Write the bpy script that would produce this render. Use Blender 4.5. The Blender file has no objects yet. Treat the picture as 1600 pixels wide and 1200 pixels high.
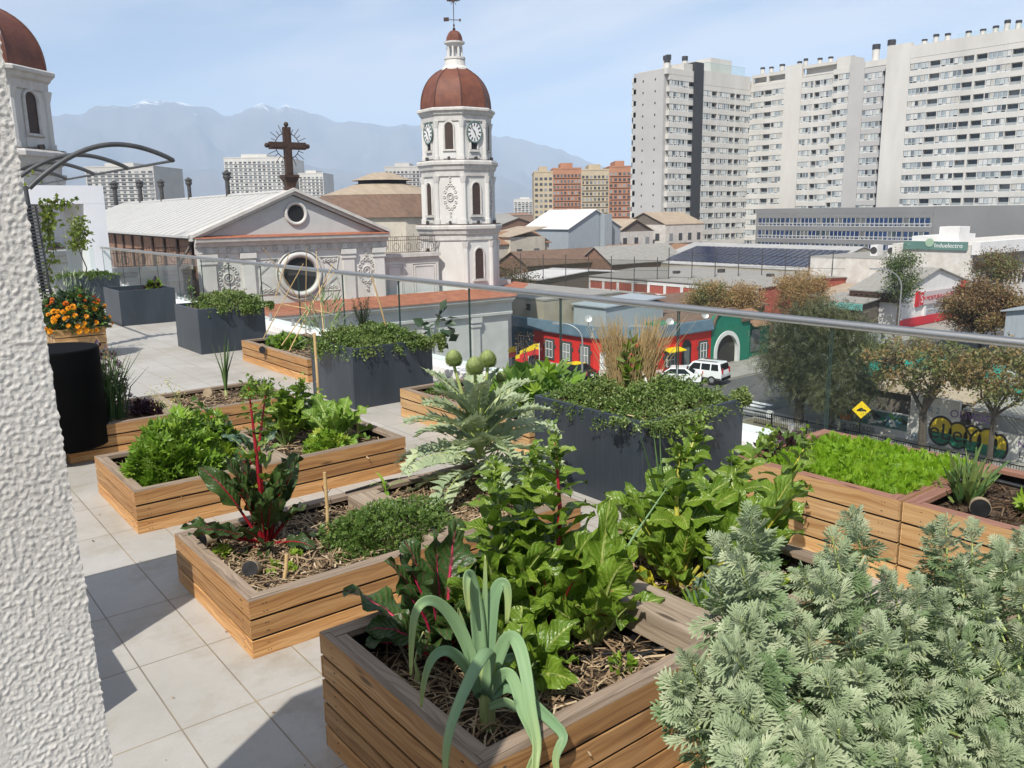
import bpy, math, random
import numpy as np
from mathutils import Vector, Matrix, noise as mnoise
RD = random.Random(11)
rng = np.random.default_rng(11)
sc = bpy.context.scene
COL = sc.collection
rad = math.radians
PI = math.pi

# ------------------------------------------------------------------ camera
F_PX, PITCH, ROLL, YAW = 1301.4, 0.205858, -0.014676, 0.669917
EYE = np.array([0, 0, 2.0])
_F = np.array([math.sin(YAW) * math.cos(PITCH), math.cos(YAW) * math.cos(PITCH), -math.sin(PITCH)])
_R = np.array([math.cos(YAW), -math.sin(YAW), 0.0])
_U = np.cross(_R, _F)
_R, _U = _R * math.cos(ROLL) + _U * math.sin(ROLL), _U * math.cos(ROLL) - _R * math.sin(ROLL)
cam_d = bpy.data.cameras.new('camera')
cam = bpy.data.objects.new('camera', cam_d)
COL.objects.link(cam)
cam_d.sensor_width = 36
cam_d.lens = 36 * F_PX / 1600
cam_d.clip_start = 0.05
cam_d.clip_end = 30000
cam.matrix_world = Matrix(((_R[0], _U[0], -_F[0], EYE[0]), (_R[1], _U[1], -_F[1], EYE[1]), (_R[2], _U[2], -_F[2], EYE[2]), (0, 0, 0, 1)))
sc.camera = cam

# surveying the photograph: where the sight line of a pixel meets a real plane of the place
def sight(u, v): return _F + _R * ((u - 800) / F_PX) - _U * ((v - 600) / F_PX)
def onz(u, v, z): d = sight(u, v); return EYE + d * ((z - EYE[2]) / d[2])
def onx(u, v, x): d = sight(u, v); return EYE + d * (x / d[0])
def ony(u, v, y): d = sight(u, v); return EYE + d * (y / d[1])

# ------------------------------------------------------------------ mesh builder
class MB:
    def __init__(s, M=None):
        s.V = []; s.L = []; s.S = []; s.UV = []; s.MI = []; s.n = 0; s.nl = 0; s.M = M; s.SM = []
    def add(s, V, Fc, uv=None, m=0, smooth=False):
        """V (n,3); Fc (k,j) array or list of index lists; uv per loop, flat (nl,2)"""
        V = np.asarray(V, float).reshape(-1, 3)
        if s.M is not None:
            A = np.array(s.M); V = V @ A[:3, :3].T + A[:3, 3]
        if isinstance(Fc, np.ndarray):
            k, j = Fc.shape
            lo = (Fc + s.n).ravel(); st = s.nl + np.arange(k) * j; nl = k * j
        else:
            lo = np.concatenate([np.asarray(f, int) for f in Fc]) + s.n
            ln = np.array([len(f) for f in Fc]); st = s.nl + np.concatenate([[0], np.cumsum(ln)[:-1]]); nl = int(ln.sum()); k = len(Fc)
        s.V.append(V); s.L.append(lo); s.S.append(st)
        s.UV.append(np.zeros((nl, 2)) if uv is None else np.asarray(uv, float).reshape(-1, 2))
        s.MI.append(np.full(k, m, int)); s.SM.append(np.full(k, smooth, bool))
        s.n += len(V); s.nl += nl
    def build(s, name, mats, parent=None, loc=None, rotz=0):
        me = bpy.data.meshes.new(name)
        if s.n:
            V = np.concatenate(s.V); L = np.concatenate(s.L); S = np.concatenate(s.S)
            me.vertices.add(len(V)); me.vertices.foreach_set('co', V.astype(np.float32).ravel())
            me.loops.add(len(L)); me.loops.foreach_set('vertex_index', L.astype(np.int32))
            me.polygons.add(len(S)); me.polygons.foreach_set('loop_start', S.astype(np.int32))
            me.polygons.foreach_set('material_index', np.concatenate(s.MI).astype(np.int32))
            me.polygons.foreach_set('use_smooth', np.concatenate(s.SM))
            ul = me.uv_layers.new(name='UVMap'); ul.data.foreach_set('uv', np.concatenate(s.UV).astype(np.float32).ravel())
            me.update(calc_edges=True); me.validate()
        for m in (mats if isinstance(mats, (list, tuple)) else [mats]): me.materials.append(m)
        o = bpy.data.objects.new(name, me); COL.objects.link(o)
        if parent is not None: o.parent = parent
        if loc is not None: o.location = loc
        if rotz: o.rotation_euler = (0, 0, rotz)
        return o
    # --- primitives
    def box(s, x0, x1, y0, y1, z0, z1, m=0):
        P = np.array([[x, y, z] for x in (x0, x1) for y in (y0, y1) for z in (z0, z1)])
        Fc = np.array([[0, 1, 3, 2], [4, 6, 7, 5], [0, 4, 5, 1], [2, 3, 7, 6], [0, 2, 6, 4], [1, 5, 7, 3]])
        d = [x1 - x0, y1 - y0, z1 - z0]; ax = int(np.argmax(d))
        uv = []
        for f in Fc:
            q = P[f]; ext = q.max(0) - q.min(0)
            axes = [i for i in range(3) if ext[i] > 1e-9]
            if len(axes) < 2: axes = [0, 1]
            ua = ax if ax in axes else axes[0]; va = [a for a in axes if a != ua][0]
            uv += [[p[ua], p[va]] for p in q]
        s.add(P, Fc, uv, m)
    def obox(s, c, sx, sy, sz, rz=0, rx=0, m=0):
        M = np.array(Matrix.Rotation(rz, 3, 'Z') @ Matrix.Rotation(rx, 3, 'X'))
        P = np.array([[x, y, z] for x in (-sx / 2, sx / 2) for y in (-sy / 2, sy / 2) for z in (-sz / 2, sz / 2)])
        s.add(P @ M.T + np.array(c), np.array([[0, 1, 3, 2], [4, 6, 7, 5], [0, 4, 5, 1], [2, 3, 7, 6], [0, 2, 6, 4], [1, 5, 7, 3]]), None, m)
    def poly(s, pts, m=0, uv=None): s.add(pts, [list(range(len(pts)))], uv, m)
    def prism(s, pts, a, b, m=0):
        """pts polygon (n,3) extruded from +a to +b"""
        pts = np.asarray(pts, float); n = len(pts)
        V = np.vstack([pts + np.array(a), pts + np.array(b)])
        s.add(V, [list(range(n))[::-1], list(range(n, 2 * n))] + [[i, (i + 1) % n, n + (i + 1) % n, n + i] for i in range(n)], None, m)
    def tube(s, pts, r, n=8, m=0, cap=True, smooth=True):
        pts = np.asarray(pts, float); k = len(pts)
        r = np.full(k, r, float) if np.isscalar(r) else np.asarray(r, float)
        T = np.gradient(pts, axis=0); T /= (np.linalg.norm(T, axis=1)[:, None] + 1e-12)
        a = np.array([0, 0, 1.]) if abs(T[0][2]) < .9 else np.array([1., 0, 0])
        A = np.zeros_like(pts)
        for i in range(k):
            a = a - T[i] * (a @ T[i]); a /= np.linalg.norm(a) + 1e-12; A[i] = a
        B = np.cross(T, A)
        th = np.arange(n) * 2 * PI / n
        V = (pts[:, None, :] + r[:, None, None] * (A[:, None, :] * np.cos(th)[None, :, None] + B[:, None, :] * np.sin(th)[None, :, None])).reshape(-1, 3)
        i, j = np.meshgrid(np.arange(k - 1), np.arange(n), indexing='ij'); j2 = (j + 1) % n
        Fc = np.stack([i * n + j, i * n + j2, (i + 1) * n + j2, (i + 1) * n + j], -1).reshape(-1, 4)
        ln = np.concatenate([[0], np.cumsum(np.linalg.norm(np.diff(pts, axis=0), axis=1))])
        uv = np.stack([np.stack([ln[i], j / n], -1), np.stack([ln[i], (j + 1) / n], -1), np.stack([ln[i + 1], (j + 1) / n], -1), np.stack([ln[i + 1], j / n], -1)], 2).reshape(-1, 2)
        s.add(V, Fc, uv, m, smooth)
        if cap: s.add(V[:n], [list(range(n))[::-1]], None, m); s.add(V[-n:], [list(range(n))], None, m)
    def cyl(s, c, r, z0, z1, n=16, m=0, r2=None, smooth=True):
        s.tube([[c[0], c[1], z0], [c[0], c[1], z1]], [r, r if r2 is None else r2], n, m, True, smooth)
    def lathe(s, prof, c=(0, 0, 0), n=24, m=0, smooth=False, rot=0.0):
        prof = np.asarray(prof, float); k = len(prof); th = np.arange(n) * 2 * PI / n + rot
        V = np.stack([prof[:, 0:1] * np.cos(th) + c[0], prof[:, 0:1] * np.sin(th) + c[1], np.repeat(prof[:, 1:2], n, 1) + c[2]], -1).reshape(-1, 3)
        i, j = np.meshgrid(np.arange(k - 1), np.arange(n), indexing='ij'); j2 = (j + 1) % n
        s.add(V, np.stack([i * n + j, i * n + j2, (i + 1) * n + j2, (i + 1) * n + j], -1).reshape(-1, 4), None, m, smooth)
    def disc(s, c, nrm, r, n=16, m=0, thick=0.0):
        nrm = np.asarray(nrm, float) / np.linalg.norm(nrm); s.tube([np.asarray(c, float), np.asarray(c, float) + nrm * max(thick, 1e-4)], r, n, m, True, False)
    def ring(s, c, nrm, R0, r, n=24, m=0):
        nrm = np.asarray(nrm, float) / np.linalg.norm(nrm); a = np.cross(nrm, [0, 0, 1.]) if abs(nrm[2]) < .9 else np.array([1., 0, 0]); a /= np.linalg.norm(a); b = np.cross(nrm, a)
        th = np.linspace(0, 2 * PI, n + 1); s.tube([np.asarray(c) + R0 * (a * math.cos(t) + b * math.sin(t)) for t in th], r, 6, m, False)
    def hwall(s, pts_outer, hole, m=0):
        pass

def scatter(mb, tV, tF, P, D, Nrm, S, m=0, Wd=None, smooth=False):
    """copies of a small leaf template (x sideways, y along, z normal) at points P, along D, facing Nrm, size S"""
    D = D / (np.linalg.norm(D, axis=1)[:, None] + 1e-9)
    X = np.cross(D, Nrm); X /= (np.linalg.norm(X, axis=1)[:, None] + 1e-9); Z = np.cross(X, D)
    S = np.broadcast_to(np.asarray(S, float), (len(P),)); Wd = S if Wd is None else np.broadcast_to(np.asarray(Wd, float), (len(P),))
    V = P[:, None, :] + X[:, None, :] * (tV[None, :, 0:1] * Wd[:, None, None]) + D[:, None, :] * (tV[None, :, 1:2] * S[:, None, None]) + Z[:, None, :] * (tV[None, :, 2:3] * S[:, None, None])
    k = len(tV); Fc = (tF[None] + (np.arange(len(P)) * k)[:, None, None]).reshape(-1, tF.shape[1])
    mb.add(V.reshape(-1, 3), Fc, np.tile([.33, .62], (Fc.size, 1)), m, smooth)

def thing(name, label, cat, loc=(0, 0, 0), rotz=0, group=None):
    o = bpy.data.objects.new(name, None); COL.objects.link(o); o.empty_display_size = .2
    o.location = loc; o.rotation_euler = (0, 0, rotz); o['label'] = label; o['category'] = cat
    if group: o['group'] = group
    return o
def tag(o, label, cat, group=None):
    o['label'] = label; o['category'] = cat
    if group: o['group'] = group
    return o
def struct(o): o['kind'] = 'structure'; return o
def stuff(o, label=None, cat=None):
    o['kind'] = 'stuff'
    if label: o['label'] = label; o['category'] = cat
    return o
def dup(o, loc=None, rotz=None, label=None, group=None, parent=None):
    r = o.copy(); COL.objects.link(r)
    if parent is not None: r.parent = parent
    if loc is not None: r.location = loc
    if rotz is not None: r.rotation_euler = (0, 0, rotz)
    if label: r['label'] = label
    if group: r['group'] = group
    for ch in list(o.children): dup(ch, parent=r)
    return r
def text(name, body, size, mtl, parent, loc, rot, ext=.004, align='LEFT'):
    c = bpy.data.curves.new(name, 'FONT'); c.body = body; c.size = size; c.extrude = ext; c.align_x = align
    tmp = bpy.data.objects.new(name, c); COL.objects.link(tmp); bpy.context.view_layer.update()
    me = bpy.data.meshes.new_from_object(tmp.evaluated_get(bpy.context.evaluated_depsgraph_get())); me.materials.clear(); me.materials.append(mtl); bpy.data.objects.remove(tmp)
    o = bpy.data.objects.new(name, me); COL.objects.link(o); o.parent = parent; o.location = loc; o.rotation_euler = rot
    return o

# ------------------------------------------------------------------ materials
def srgb(r, g, b):
    f = lambda c: (c / 255 / 12.92) if c / 255 <= .04045 else ((c / 255 + .055) / 1.055) ** 2.4
    return (f(r), f(g), f(b))
class N:
    def __init__(s, name):
        s.m = bpy.data.materials.new(name); s.m.use_nodes = True; s.t = s.m.node_tree; s.t.nodes.clear()
        s.out = s.t.nodes.new('ShaderNodeOutputMaterial')
    def n(s, ty, ins=None, **kw):
        x = s.t.nodes.new(ty)
        for k, v in kw.items(): setattr(x, k, v)
        for k, v in (ins or {}).items():
            sk = x.inputs[k]
            if hasattr(v, 'is_linked') or isinstance(v, bpy.types.NodeSocket): s.t.links.new(v, sk)
            else:
                if sk.type == 'RGBA' and len(v) == 3: v = (*v, 1)
                sk.default_value = v
        return x
    def link(s, a, b): s.t.links.new(a, b)
    def coord(s, kind='Object'):
        return s.n('ShaderNodeTexCoord').outputs[kind]
    def noise(s, vec, scale, detail=4, rough=.55, sc3=None):
        if sc3: vec = s.n('ShaderNodeMapping', {'Vector': vec, 'Scale': sc3}).outputs[0]
        return s.n('ShaderNodeTexNoise', {'Vector': vec, 'Scale': scale, 'Detail': detail, 'Roughness': rough}).outputs['Fac']
    def ramp(s, fac, stops):
        x = s.n('ShaderNodeValToRGB', {'Fac': fac}); e = x.color_ramp.elements
        while len(e) < len(stops): e.new(.5)
        for i, (p, c) in enumerate(stops): e[i].position = p; e[i].color = (*c, 1) if len(c) == 3 else c
        return x.outputs[0]
    def mix(s, fac, a, b, bt='MIX'):
        x = s.n('ShaderNodeMix', data_type='RGBA', blend_type=bt)
        for k, v in ((0, fac), (6, a), (7, b)):
            if isinstance(v, bpy.types.NodeSocket): s.link(v, x.inputs[k])
            else: x.inputs[k].default_value = v if k == 0 else ((*v, 1) if len(v) == 3 else v)
        return x.outputs[2]
    def math(s, op, a, b=0.0, c=0.0):
        x = s.n('ShaderNodeMath', operation=op)
        for i, v in enumerate((a, b, c)):
            if isinstance(v, bpy.types.NodeSocket): s.link(v, x.inputs[i])
            else: x.inputs[i].default_value = v
        return x.outputs[0]
    def island(s): return s.n('ShaderNodeNewGeometry').outputs['Random Per Island']
    def vary(s, col, fac, amt):
        """value of col times (1-amt .. 1+amt) by fac"""
        v = s.math('MULTIPLY_ADD', fac, 2 * amt, 1 - amt)
        return s.mix(1.0, col, s.n('ShaderNodeCombineColor', {0: v, 1: v, 2: v}).outputs[0], 'MULTIPLY')
    def bump(s, h, strength=.5, dist=.01):
        return s.n('ShaderNodeBump', {'Height': h, 'Strength': strength, 'Distance': dist}).outputs[0]
    def fin(s, col, rough=.6, metal=0.0, spec=.5, nrm=None, trans=None, tfac=.3):
        b = s.n('ShaderNodeBsdfPrincipled')
        for k, v in (('Base Color', col), ('Roughness', rough), ('Metallic', metal), ('Specular IOR Level', spec)):
            if isinstance(v, bpy.types.NodeSocket): s.link(v, b.inputs[k])
            else: b.inputs[k].default_value = (*v, 1) if k == 'Base Color' else v
        if nrm is not None: s.link(nrm, b.inputs['Normal'])
        sh = b.outputs[0]
        if trans is not None:
            t = s.n('ShaderNodeBsdfTranslucent', {'Color': trans}); x = s.n('ShaderNodeMixShader', {0: tfac}); s.link(sh, x.inputs[1]); s.link(t.outputs[0], x.inputs[2]); sh = x.outputs[0]
        s.link(sh, s.out.inputs[0]); return s.m

def pm(name, c1, c2=None, scale=3.0, rough=.75, isl=0.0, bump=None, metal=0.0, spec=.4, sc3=None, detail=5, lo=.35, hi=.65):
    """plain weathered surface: two tones by noise, variation per piece, fine bump"""
    k = N(name); co = k.coord('Object')
    col = c1 if c2 is None else k.ramp(k.noise(co, scale, detail, .6, sc3), [(lo, c1), (hi, c2)])
    if isl: col = k.vary(col if c2 is not None else k.mix(0, c1, c1), k.island(), isl)
    nb = k.bump(k.noise(co, bump[0], 4), bump[2] if len(bump) > 2 else .5, bump[1]) if bump else None
    return k.fin(col, rough, metal, spec, nb)
def leafmat(name, c1, c2, c3=None, tr=None, rough=.45, tfac=.25, spec=.5, scale=30, bump=None, isl=.25):
    """leaf: tone per leaf plus mottling, light passing through"""
    k = N(name); co = k.coord('Object'); r = k.island()
    st = [(0, c1), (1, c2)] if c3 is None else [(0, c1), (.72, c2), (1, c3)]
    col = k.ramp(r, st); col = k.vary(col, k.noise(co, scale, 3), isl)
    nb = k.bump(k.noise(co, bump[0], 2), .6, bump[1]) if bump else None
    return k.fin(col, rough, 0, spec, nb, tr or c2, tfac)
def veinmat(name, c1, c2, c3, vein, tr=None, rough=.38, tfac=.22, spec=.4, isl=.2, pucker=.006):
    """broad leaf with midrib and side veins along its own UV, puckered between the veins"""
    k = N(name); co = k.coord('Object'); r = k.island(); sx = k.n('ShaderNodeSeparateXYZ', {0: k.coord('UV')}); u, v = sx.outputs[0], sx.outputs[1]; av = k.math('ABSOLUTE', v)
    col = k.vary(k.ramp(r, [(0, c1), (.6, c2), (1, c3)]), k.noise(co, 30, 3), isl)
    ph = k.math('SUBTRACT', k.math('MULTIPLY', u, 11.0), k.math('MULTIPLY', av, 2.6)); ph = k.math('ADD', ph, k.math('MULTIPLY', k.noise(co, 25, 2), 1.2))
    saw = k.math('ABSOLUTE', k.math('SUBTRACT', k.math('FRACT', ph), .5))
    side = k.ramp(saw, [(.0, (1, 1, 1)), (.07, (.55, .55, .55)), (.16, (0, 0, 0))]); mid = k.ramp(av, [(.0, (1, 1, 1)), (.05, (1, 1, 1)), (.11, (0, 0, 0))])
    m_ = k.math('MAXIMUM', k.math('MULTIPLY', side, .38), k.math('MULTIPLY', mid, .85)); col = k.mix(m_, col, vein)
    h = k.math('ADD', k.math('MULTIPLY', saw, 1.2), k.math('MULTIPLY', k.noise(co, 70, 2), .9))
    return k.fin(col, rough, 0, spec, k.bump(h, .7, pucker), tr or c2, tfac)
def woodmat(name, ca, cb, cc, dark=(.03, .018, .01), rough=.62, vary=.22, grey=None, gs=.7):
    """boards: grain along u of the board's own UV, knots, tone per board"""
    k = N(name); uv = k.coord('UV'); r = k.island()
    off = k.n('ShaderNodeCombineXYZ', {0: k.math('MULTIPLY', r, 37.0), 1: k.math('MULTIPLY', r, 91.0), 2: k.math('MULTIPLY', r, 13.0)}).outputs[0]
    v = k.n('ShaderNodeVectorMath', {0: uv, 1: off}, operation='ADD').outputs[0]
    warp = k.noise(v, 2.2, 2, .5, (1, 3, 1))
    v2 = k.n('ShaderNodeVectorMath', {0: v, 1: k.n('ShaderNodeCombineXYZ', {1: k.math('MULTIPLY', warp, .12)}).outputs[0]}, operation='ADD').outputs[0]
    g = k.noise(v2, 1.0, 5, .62, (2.2, 95, 1))
    g2 = k.noise(v2, 1.0, 3, .5, (.9, 22, 1))
    col = k.ramp(g2, [(.3, ca), (.55, cb), (.75, cc)])
    col = k.mix(k.ramp(g, [(.42, (0, 0, 0)), (.7, (1, 1, 1))]), col, cc, 'MIX')
    vo = k.n('ShaderNodeTexVoronoi', {'Vector': k.n('ShaderNodeMapping', {'Vector': v, 'Scale': (2.1, 9, 1)}).outputs[0], 'Scale': 1.0}); 
    kn = k.ramp(vo.outputs['Distance'], [(.0, (1, 1, 1)), (.07, (1, 1, 1)), (.14, (0, 0, 0))])
    col = k.mix(k.math('MULTIPLY', kn, .75), col, dark)
    if grey: col = k.mix(k.ramp(k.noise(k.coord('Object'), 3.0, 4), [(.4, (0, 0, 0)), (.7, (gs, gs, gs))]), col, grey)
    col = k.vary(col, r, vary)
    return k.fin(col, rough, 0, .3, k.bump(g, .35, .002))
SUN_E, SKY_STR, EXPO, HAZE_D = 5.0, .082, .42, 1.6e-4
CLOUD_LOC, CLOUD_COL = (5.5, 3.3, 0), (8.4, 7.9, 7.8)
# ================================================================== MATERIALS
M = {}
M['wood'] = woodmat('cedar_boards', (.62, .365, .16), (.52, .275, .10), (.27, .115, .04), vary=.34, grey=(.36, .26, .16), gs=.22)
M['wood_pale'] = woodmat('pine_boards', (.68, .45, .22), (.58, .36, .155), (.38, .19, .07), vary=.26, grey=(.42, .33, .24), gs=.2)
M['wood_tan'] = woodmat('tan_boards', (.60, .38, .20), (.50, .29, .13), (.36, .19, .08), grey=(.30, .25, .20))
M['wood_silver'] = woodmat('weathered_divider', (.44, .36, .27), (.35, .275, .20), (.22, .165, .115), vary=.15, rough=.8)
M['wood_grey'] = woodmat('weathered_rim', (.37, .29, .215), (.28, .21, .15), (.17, .125, .09), vary=.15, rough=.8)
M['wood_red'] = woodmat('reddish_rim', (.36, .19, .13), (.29, .145, .10), (.2, .10, .07), vary=.12, rough=.7)
M['screw'] = pm('screw_head', (.05, .04, .03), None, 1, .5)
M['liner'] = pm('black_liner', (.005, .005, .0055), (.011, .011, .012), 20, .55, bump=(14, .01))
M['soil'] = pm('potting_soil', (.035, .022, .014), (.12, .08, .05), 26, .95, bump=(60, .02, 1.0))
M['straw'] = leafmat('straw_bits', (.20, .13, .075), (.40, .29, .175), (.56, .45, .30), rough=.85, tfac=.05, spec=.1)
M['bark'] = leafmat('bark_chips', (.045, .028, .018), (.12, .075, .045), (.20, .14, .09), rough=.9, tfac=.0, spec=.1)
M['steel'] = pm('brushed_steel', (.56, .55, .52), (.45, .44, .42), 8, .46, metal=1.0, sc3=(40, .5, 40))
M['steel_dull'] = pm('dull_steel', (.085, .088, .092), (.06, .062, .066), 5, .5, metal=.2)
M['black_metal'] = pm('black_metal', (.002, .002, .0022), (.003, .003, .0033), 6, .7, spec=.06)
M['black_rubber'] = pm('black_hose', (.012, .012, .013), None, 4, .55)
M['bamboo'] = pm('bamboo', (.62, .44, .22), (.48, .31, .13), 9, .5)
M['brass'] = pm('log_side', (.42, .33, .22), (.30, .22, .13), 20, .6)
M['white_paint'] = pm('white_render', (.80, .79, .77), (.72, .71, .69), 1.5, .85, bump=(60, .003))
M['portal'] = pm('white_panels', (.78, .79, .81), (.73, .74, .77), .8, .7)
def planter_mat():
    k = N('slate_planter_paint'); co = k.coord('Object')
    a = k.noise(co, 3.0, 5, .6, (1, 1, .35)); b = k.noise(co, 1.0, 3, .6, (55, 55, 2))
    col = k.ramp(k.math('ADD', k.math('MULTIPLY', a, .7), k.math('MULTIPLY', b, .3)), [(.35, (.027, .036, .047)), (.65, (.046, .058, .073))])
    st = k.ramp(k.noise(co, 6, 3, .5, (6, 6, .5)), [(.62, (0, 0, 0)), (.8, (.5, .5, .5))])
    col = k.mix(st, col, (.085, .098, .11))
    return k.fin(col, .40, 0, .5, k.bump(b, .12, .002))
M['planter'] = planter_mat()
def tile_mat():
    k = N('deck_paving'); co = k.coord('Object')
    br = k.n('ShaderNodeTexBrick', {'Vector': k.n('ShaderNodeMapping', {'Vector': co, 'Location': (-.795, -3.145, 0)}).outputs[0], 'Color1': (0, 0, 0), 'Color2': (1, 1, 1), 'Mortar': (.5, .5, .5), 'Scale': 1.0, 'Mortar Size': .0035, 'Mortar Smooth': .15, 'Bias': 0, 'Brick Width': .305, 'Row Height': .605}, offset=0.0, squash=1.0)
    n1 = k.noise(co, 1.1, 5, .6); n2 = k.noise(co, 14, 5, .65); n3 = k.noise(co, 90, 3, .6)
    base = k.ramp(n1, [(.3, (.385, .365, .325)), (.7, (.47, .45, .415))])
    base = k.vary(base, n2, .10); base = k.vary(base, n3, .07)
    tone = k.n('ShaderNodeSeparateColor', {0: br.outputs['Color']}).outputs[0]
    base = k.vary(base, tone, .045)
    vo = k.ramp(k.noise(co, 2.1, 7, .75), [(.50, (0, 0, 0)), (.70, (.75, .75, .75))])
    base = k.mix(vo, base, (.31, .27, .205))
    joint = k.ramp(k.noise(co, 1.7, 3), [(.4, (.20, .175, .14)), (.62, (.36, .29, .19))])
    col = k.mix(br.outputs['Fac'], base, joint)
    h = k.math('SUBTRACT', k.math('MULTIPLY', n3, .25), k.math('MULTIPLY', br.outputs['Fac'], 1.0))
    return k.fin(col, k.math('MULTIPLY_ADD', n2, .25, .45), 0, .35, k.bump(h, .5, .003))
M['tile'] = tile_mat()
def stucco_mat():
    k = N('roughcast_stucco'); co = k.coord('Object')
    n = k.noise(co, 55, 5, .6)
    col = k.ramp(k.noise(co, 5, 4), [(.3, (.50, .475, .435)), (.7, (.59, .57, .53))])
    return k.fin(k.vary(col, n, .10), .9, 0, .2, k.bump(k.noise(co, 160, 4, .6), .6, .004))
M['stucco'] = stucco_mat()
def glass_mat(name, tint=(.955, .985, .972), milk=.05, refl=1.0):
    k = N(name); t = k.n('ShaderNodeBsdfTransparent', {'Color': tint}); g = k.n('ShaderNodeBsdfGlossy', {'Roughness': .02})
    d = k.n('ShaderNodeBsdfDiffuse', {'Color': (.75, .82, .80)})
    fr = k.math('MULTIPLY', k.n('ShaderNodeFresnel', {'IOR': 1.45}).outputs[0], k.math('SUBTRACT', 1.0, k.n('ShaderNodeNewGeometry').outputs['Backfacing']))
    a = k.n('ShaderNodeMixShader', {0: milk}); k.link(t.outputs[0], a.inputs[1]); k.link(d.outputs[0], a.inputs[2])
    b = k.n('ShaderNodeMixShader', {0: k.math('MULTIPLY', fr, refl)}); k.link(a.outputs[0], b.inputs[1]); k.link(g.outputs[0], b.inputs[2])
    k.link(b.outputs[0], k.out.inputs[0]); return k.m
M['glass'] = glass_mat('railing_glass', milk=.003, refl=.7)
M['glass_edge'] = pm('glass_edge', (.03, .06, .055), None, 1, .3)

# ================================================================== DECK (setting)
b = MB(); b.box(-4, 6.12, -3, 27.2, -.25, 0); struct(b.build('deck_floor', M['tile']))
b = MB(); b.box(-4, 6.05, -3, 27.2, -12, -.254); struct(b.build('terrace_base', M['white_paint']))
b = MB(); b.box(5.62, 6.115, -3, 27.0, .004, .10)
b.build('parapet_kerb', M['white_paint']); struct(bpy.data.objects['parapet_kerb'])

# stucco wall beside the camera, real roughcast relief
def stucco_wall():
    b = MB(); y0, y1, x0, zt = 1.0, 2.05, -.42, 2.32
    nz, nx = 1200, 104
    zs = np.concatenate([[0.0, .4, .8], np.linspace(1.12, zt, nz - 3)])
    def xr(z): return .153 + .0225 * (2.13 - z)
    def disp(P, k=1): return np.array([mnoise.fractal(Vector(p) * 75, .9, 2.1, 2) * .0004 + max(-.15, mnoise.noise(Vector((p[0] * 215, p[1] * 215, p[2] * 190)))) * .0020 for p in P])
    # front face patch near the visible corner, then the coarse rest
    F0 = []
    for z in zs:
        xe = xr(z)
        for i in range(nx): F0.append([xe - .10 * (1 - i / (nx - 1)) ** 1.0, y0, z])
    F0 = np.array(F0); d = disp(F0)
    edge = np.tile(np.arange(nx) == nx - 1, nz)
    V = F0.copy(); V[:, 1] -= d; V[edge, 0] += d[edge] * 1.2
    i, j = np.meshgrid(np.arange(nz - 1), np.arange(nx - 1), indexing='ij')
    b.add(V, np.stack([i * nx + j, i * nx + j + 1, (i + 1) * nx + j + 1, (i + 1) * nx + j], -1).reshape(-1, 4), None, 0, True)
    # return face (+x), displaced strip sharing the silhouette
    ny = 30; R_ = []
    for z in zs:
        for q in range(ny): R_.append([xr(z), y0 + (y1 - y0) * (q / (ny - 1)) ** 2, z])
    R_ = np.array(R_); d2 = disp(R_); V2 = R_.copy(); V2[:, 0] += d2; 
    e2 = np.tile(np.arange(ny) == 0, nz); V2[e2] = V[edge]
    i, j = np.meshgrid(np.arange(nz - 1), np.arange(ny - 1), indexing='ij')
    b.add(V2, np.stack([i * ny + j, i * ny + j + 1, (i + 1) * ny + j + 1, (i + 1) * ny + j], -1).reshape(-1, 4), None, 0, True)
    xa, xb = xr(0), xr(zt)
    b.poly([[x0, y0, 0], [xa - .1, y0, 0], [xb - .1, y0, zt], [x0, y0, zt]]); b.poly([[x0, y1, 0], [x0, y0, 0], [x0, y0, zt], [x0, y1, zt]])
    b.poly([[xa, y1, 0], [x0, y1, 0], [x0, y1, zt], [xb, y1, zt]]); b.poly([[x0, y0, zt], [xb, y0, zt], [xb, y1, zt], [x0, y1, zt]])
    tag(b.build('stucco_wall', M['stucco']), 'rough white stucco wall end close to the camera along the photo edge', 'wall')
stucco_wall()
b = MB(); b.box(-1.6, .31, 3.29, 4.28, 0, .6); b.box(-1.6, .245, 3.68, 4.279, .6, 1.56)  # unseen two-step block, added and shaped only for its shadow on the paving
tag(b.build('stepped_shadow_caster', M['stucco']), 'unseen stepped stucco block added behind the rough wall end to throw a shadow on the paving', 'wall')

# ================================================================== RAILING
rail = thing('glass_railing', 'frameless glass balustrade with steel handrail along the terrace edge', 'railing', (5.92, 0, 0))
b = MB(); b.tube([[0, y, 1.105] for y in np.linspace(-1.5, 26.6, 40)], .034, 14); b.build('handrail', M['steel'], rail)
seams = [-1.2, .6, 2.02, 3.47, 5.0, 6.62, 8.29, 9.95, 11.6, 13.2, 14.8, 16.4, 18.0, 19.6, 21.2, 22.8, 24.4, 26.5]
for a, c in zip(seams[:-1], seams[1:]):
    b = MB(); b.box(-.006, .006, a + .012, c - .012, .10, 1.085)
    g = b.build('glass_panel', M['glass'], rail)
    for e_ in (a + .008, c - .0118): b = MB(); b.box(-.0065, .0065, e_, e_ + .0038, .10, 1.085); b.build('edge', M['glass_edge'], g)
    for y in (a + (c - a) * .2, a + (c - a) * .8):
        b = MB(); b.cyl((0, y), .042, .1, .112, 16); b.cyl((0, y), .024, .112, .24, 14); b.build('spigot', M['steel'], rail)

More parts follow.
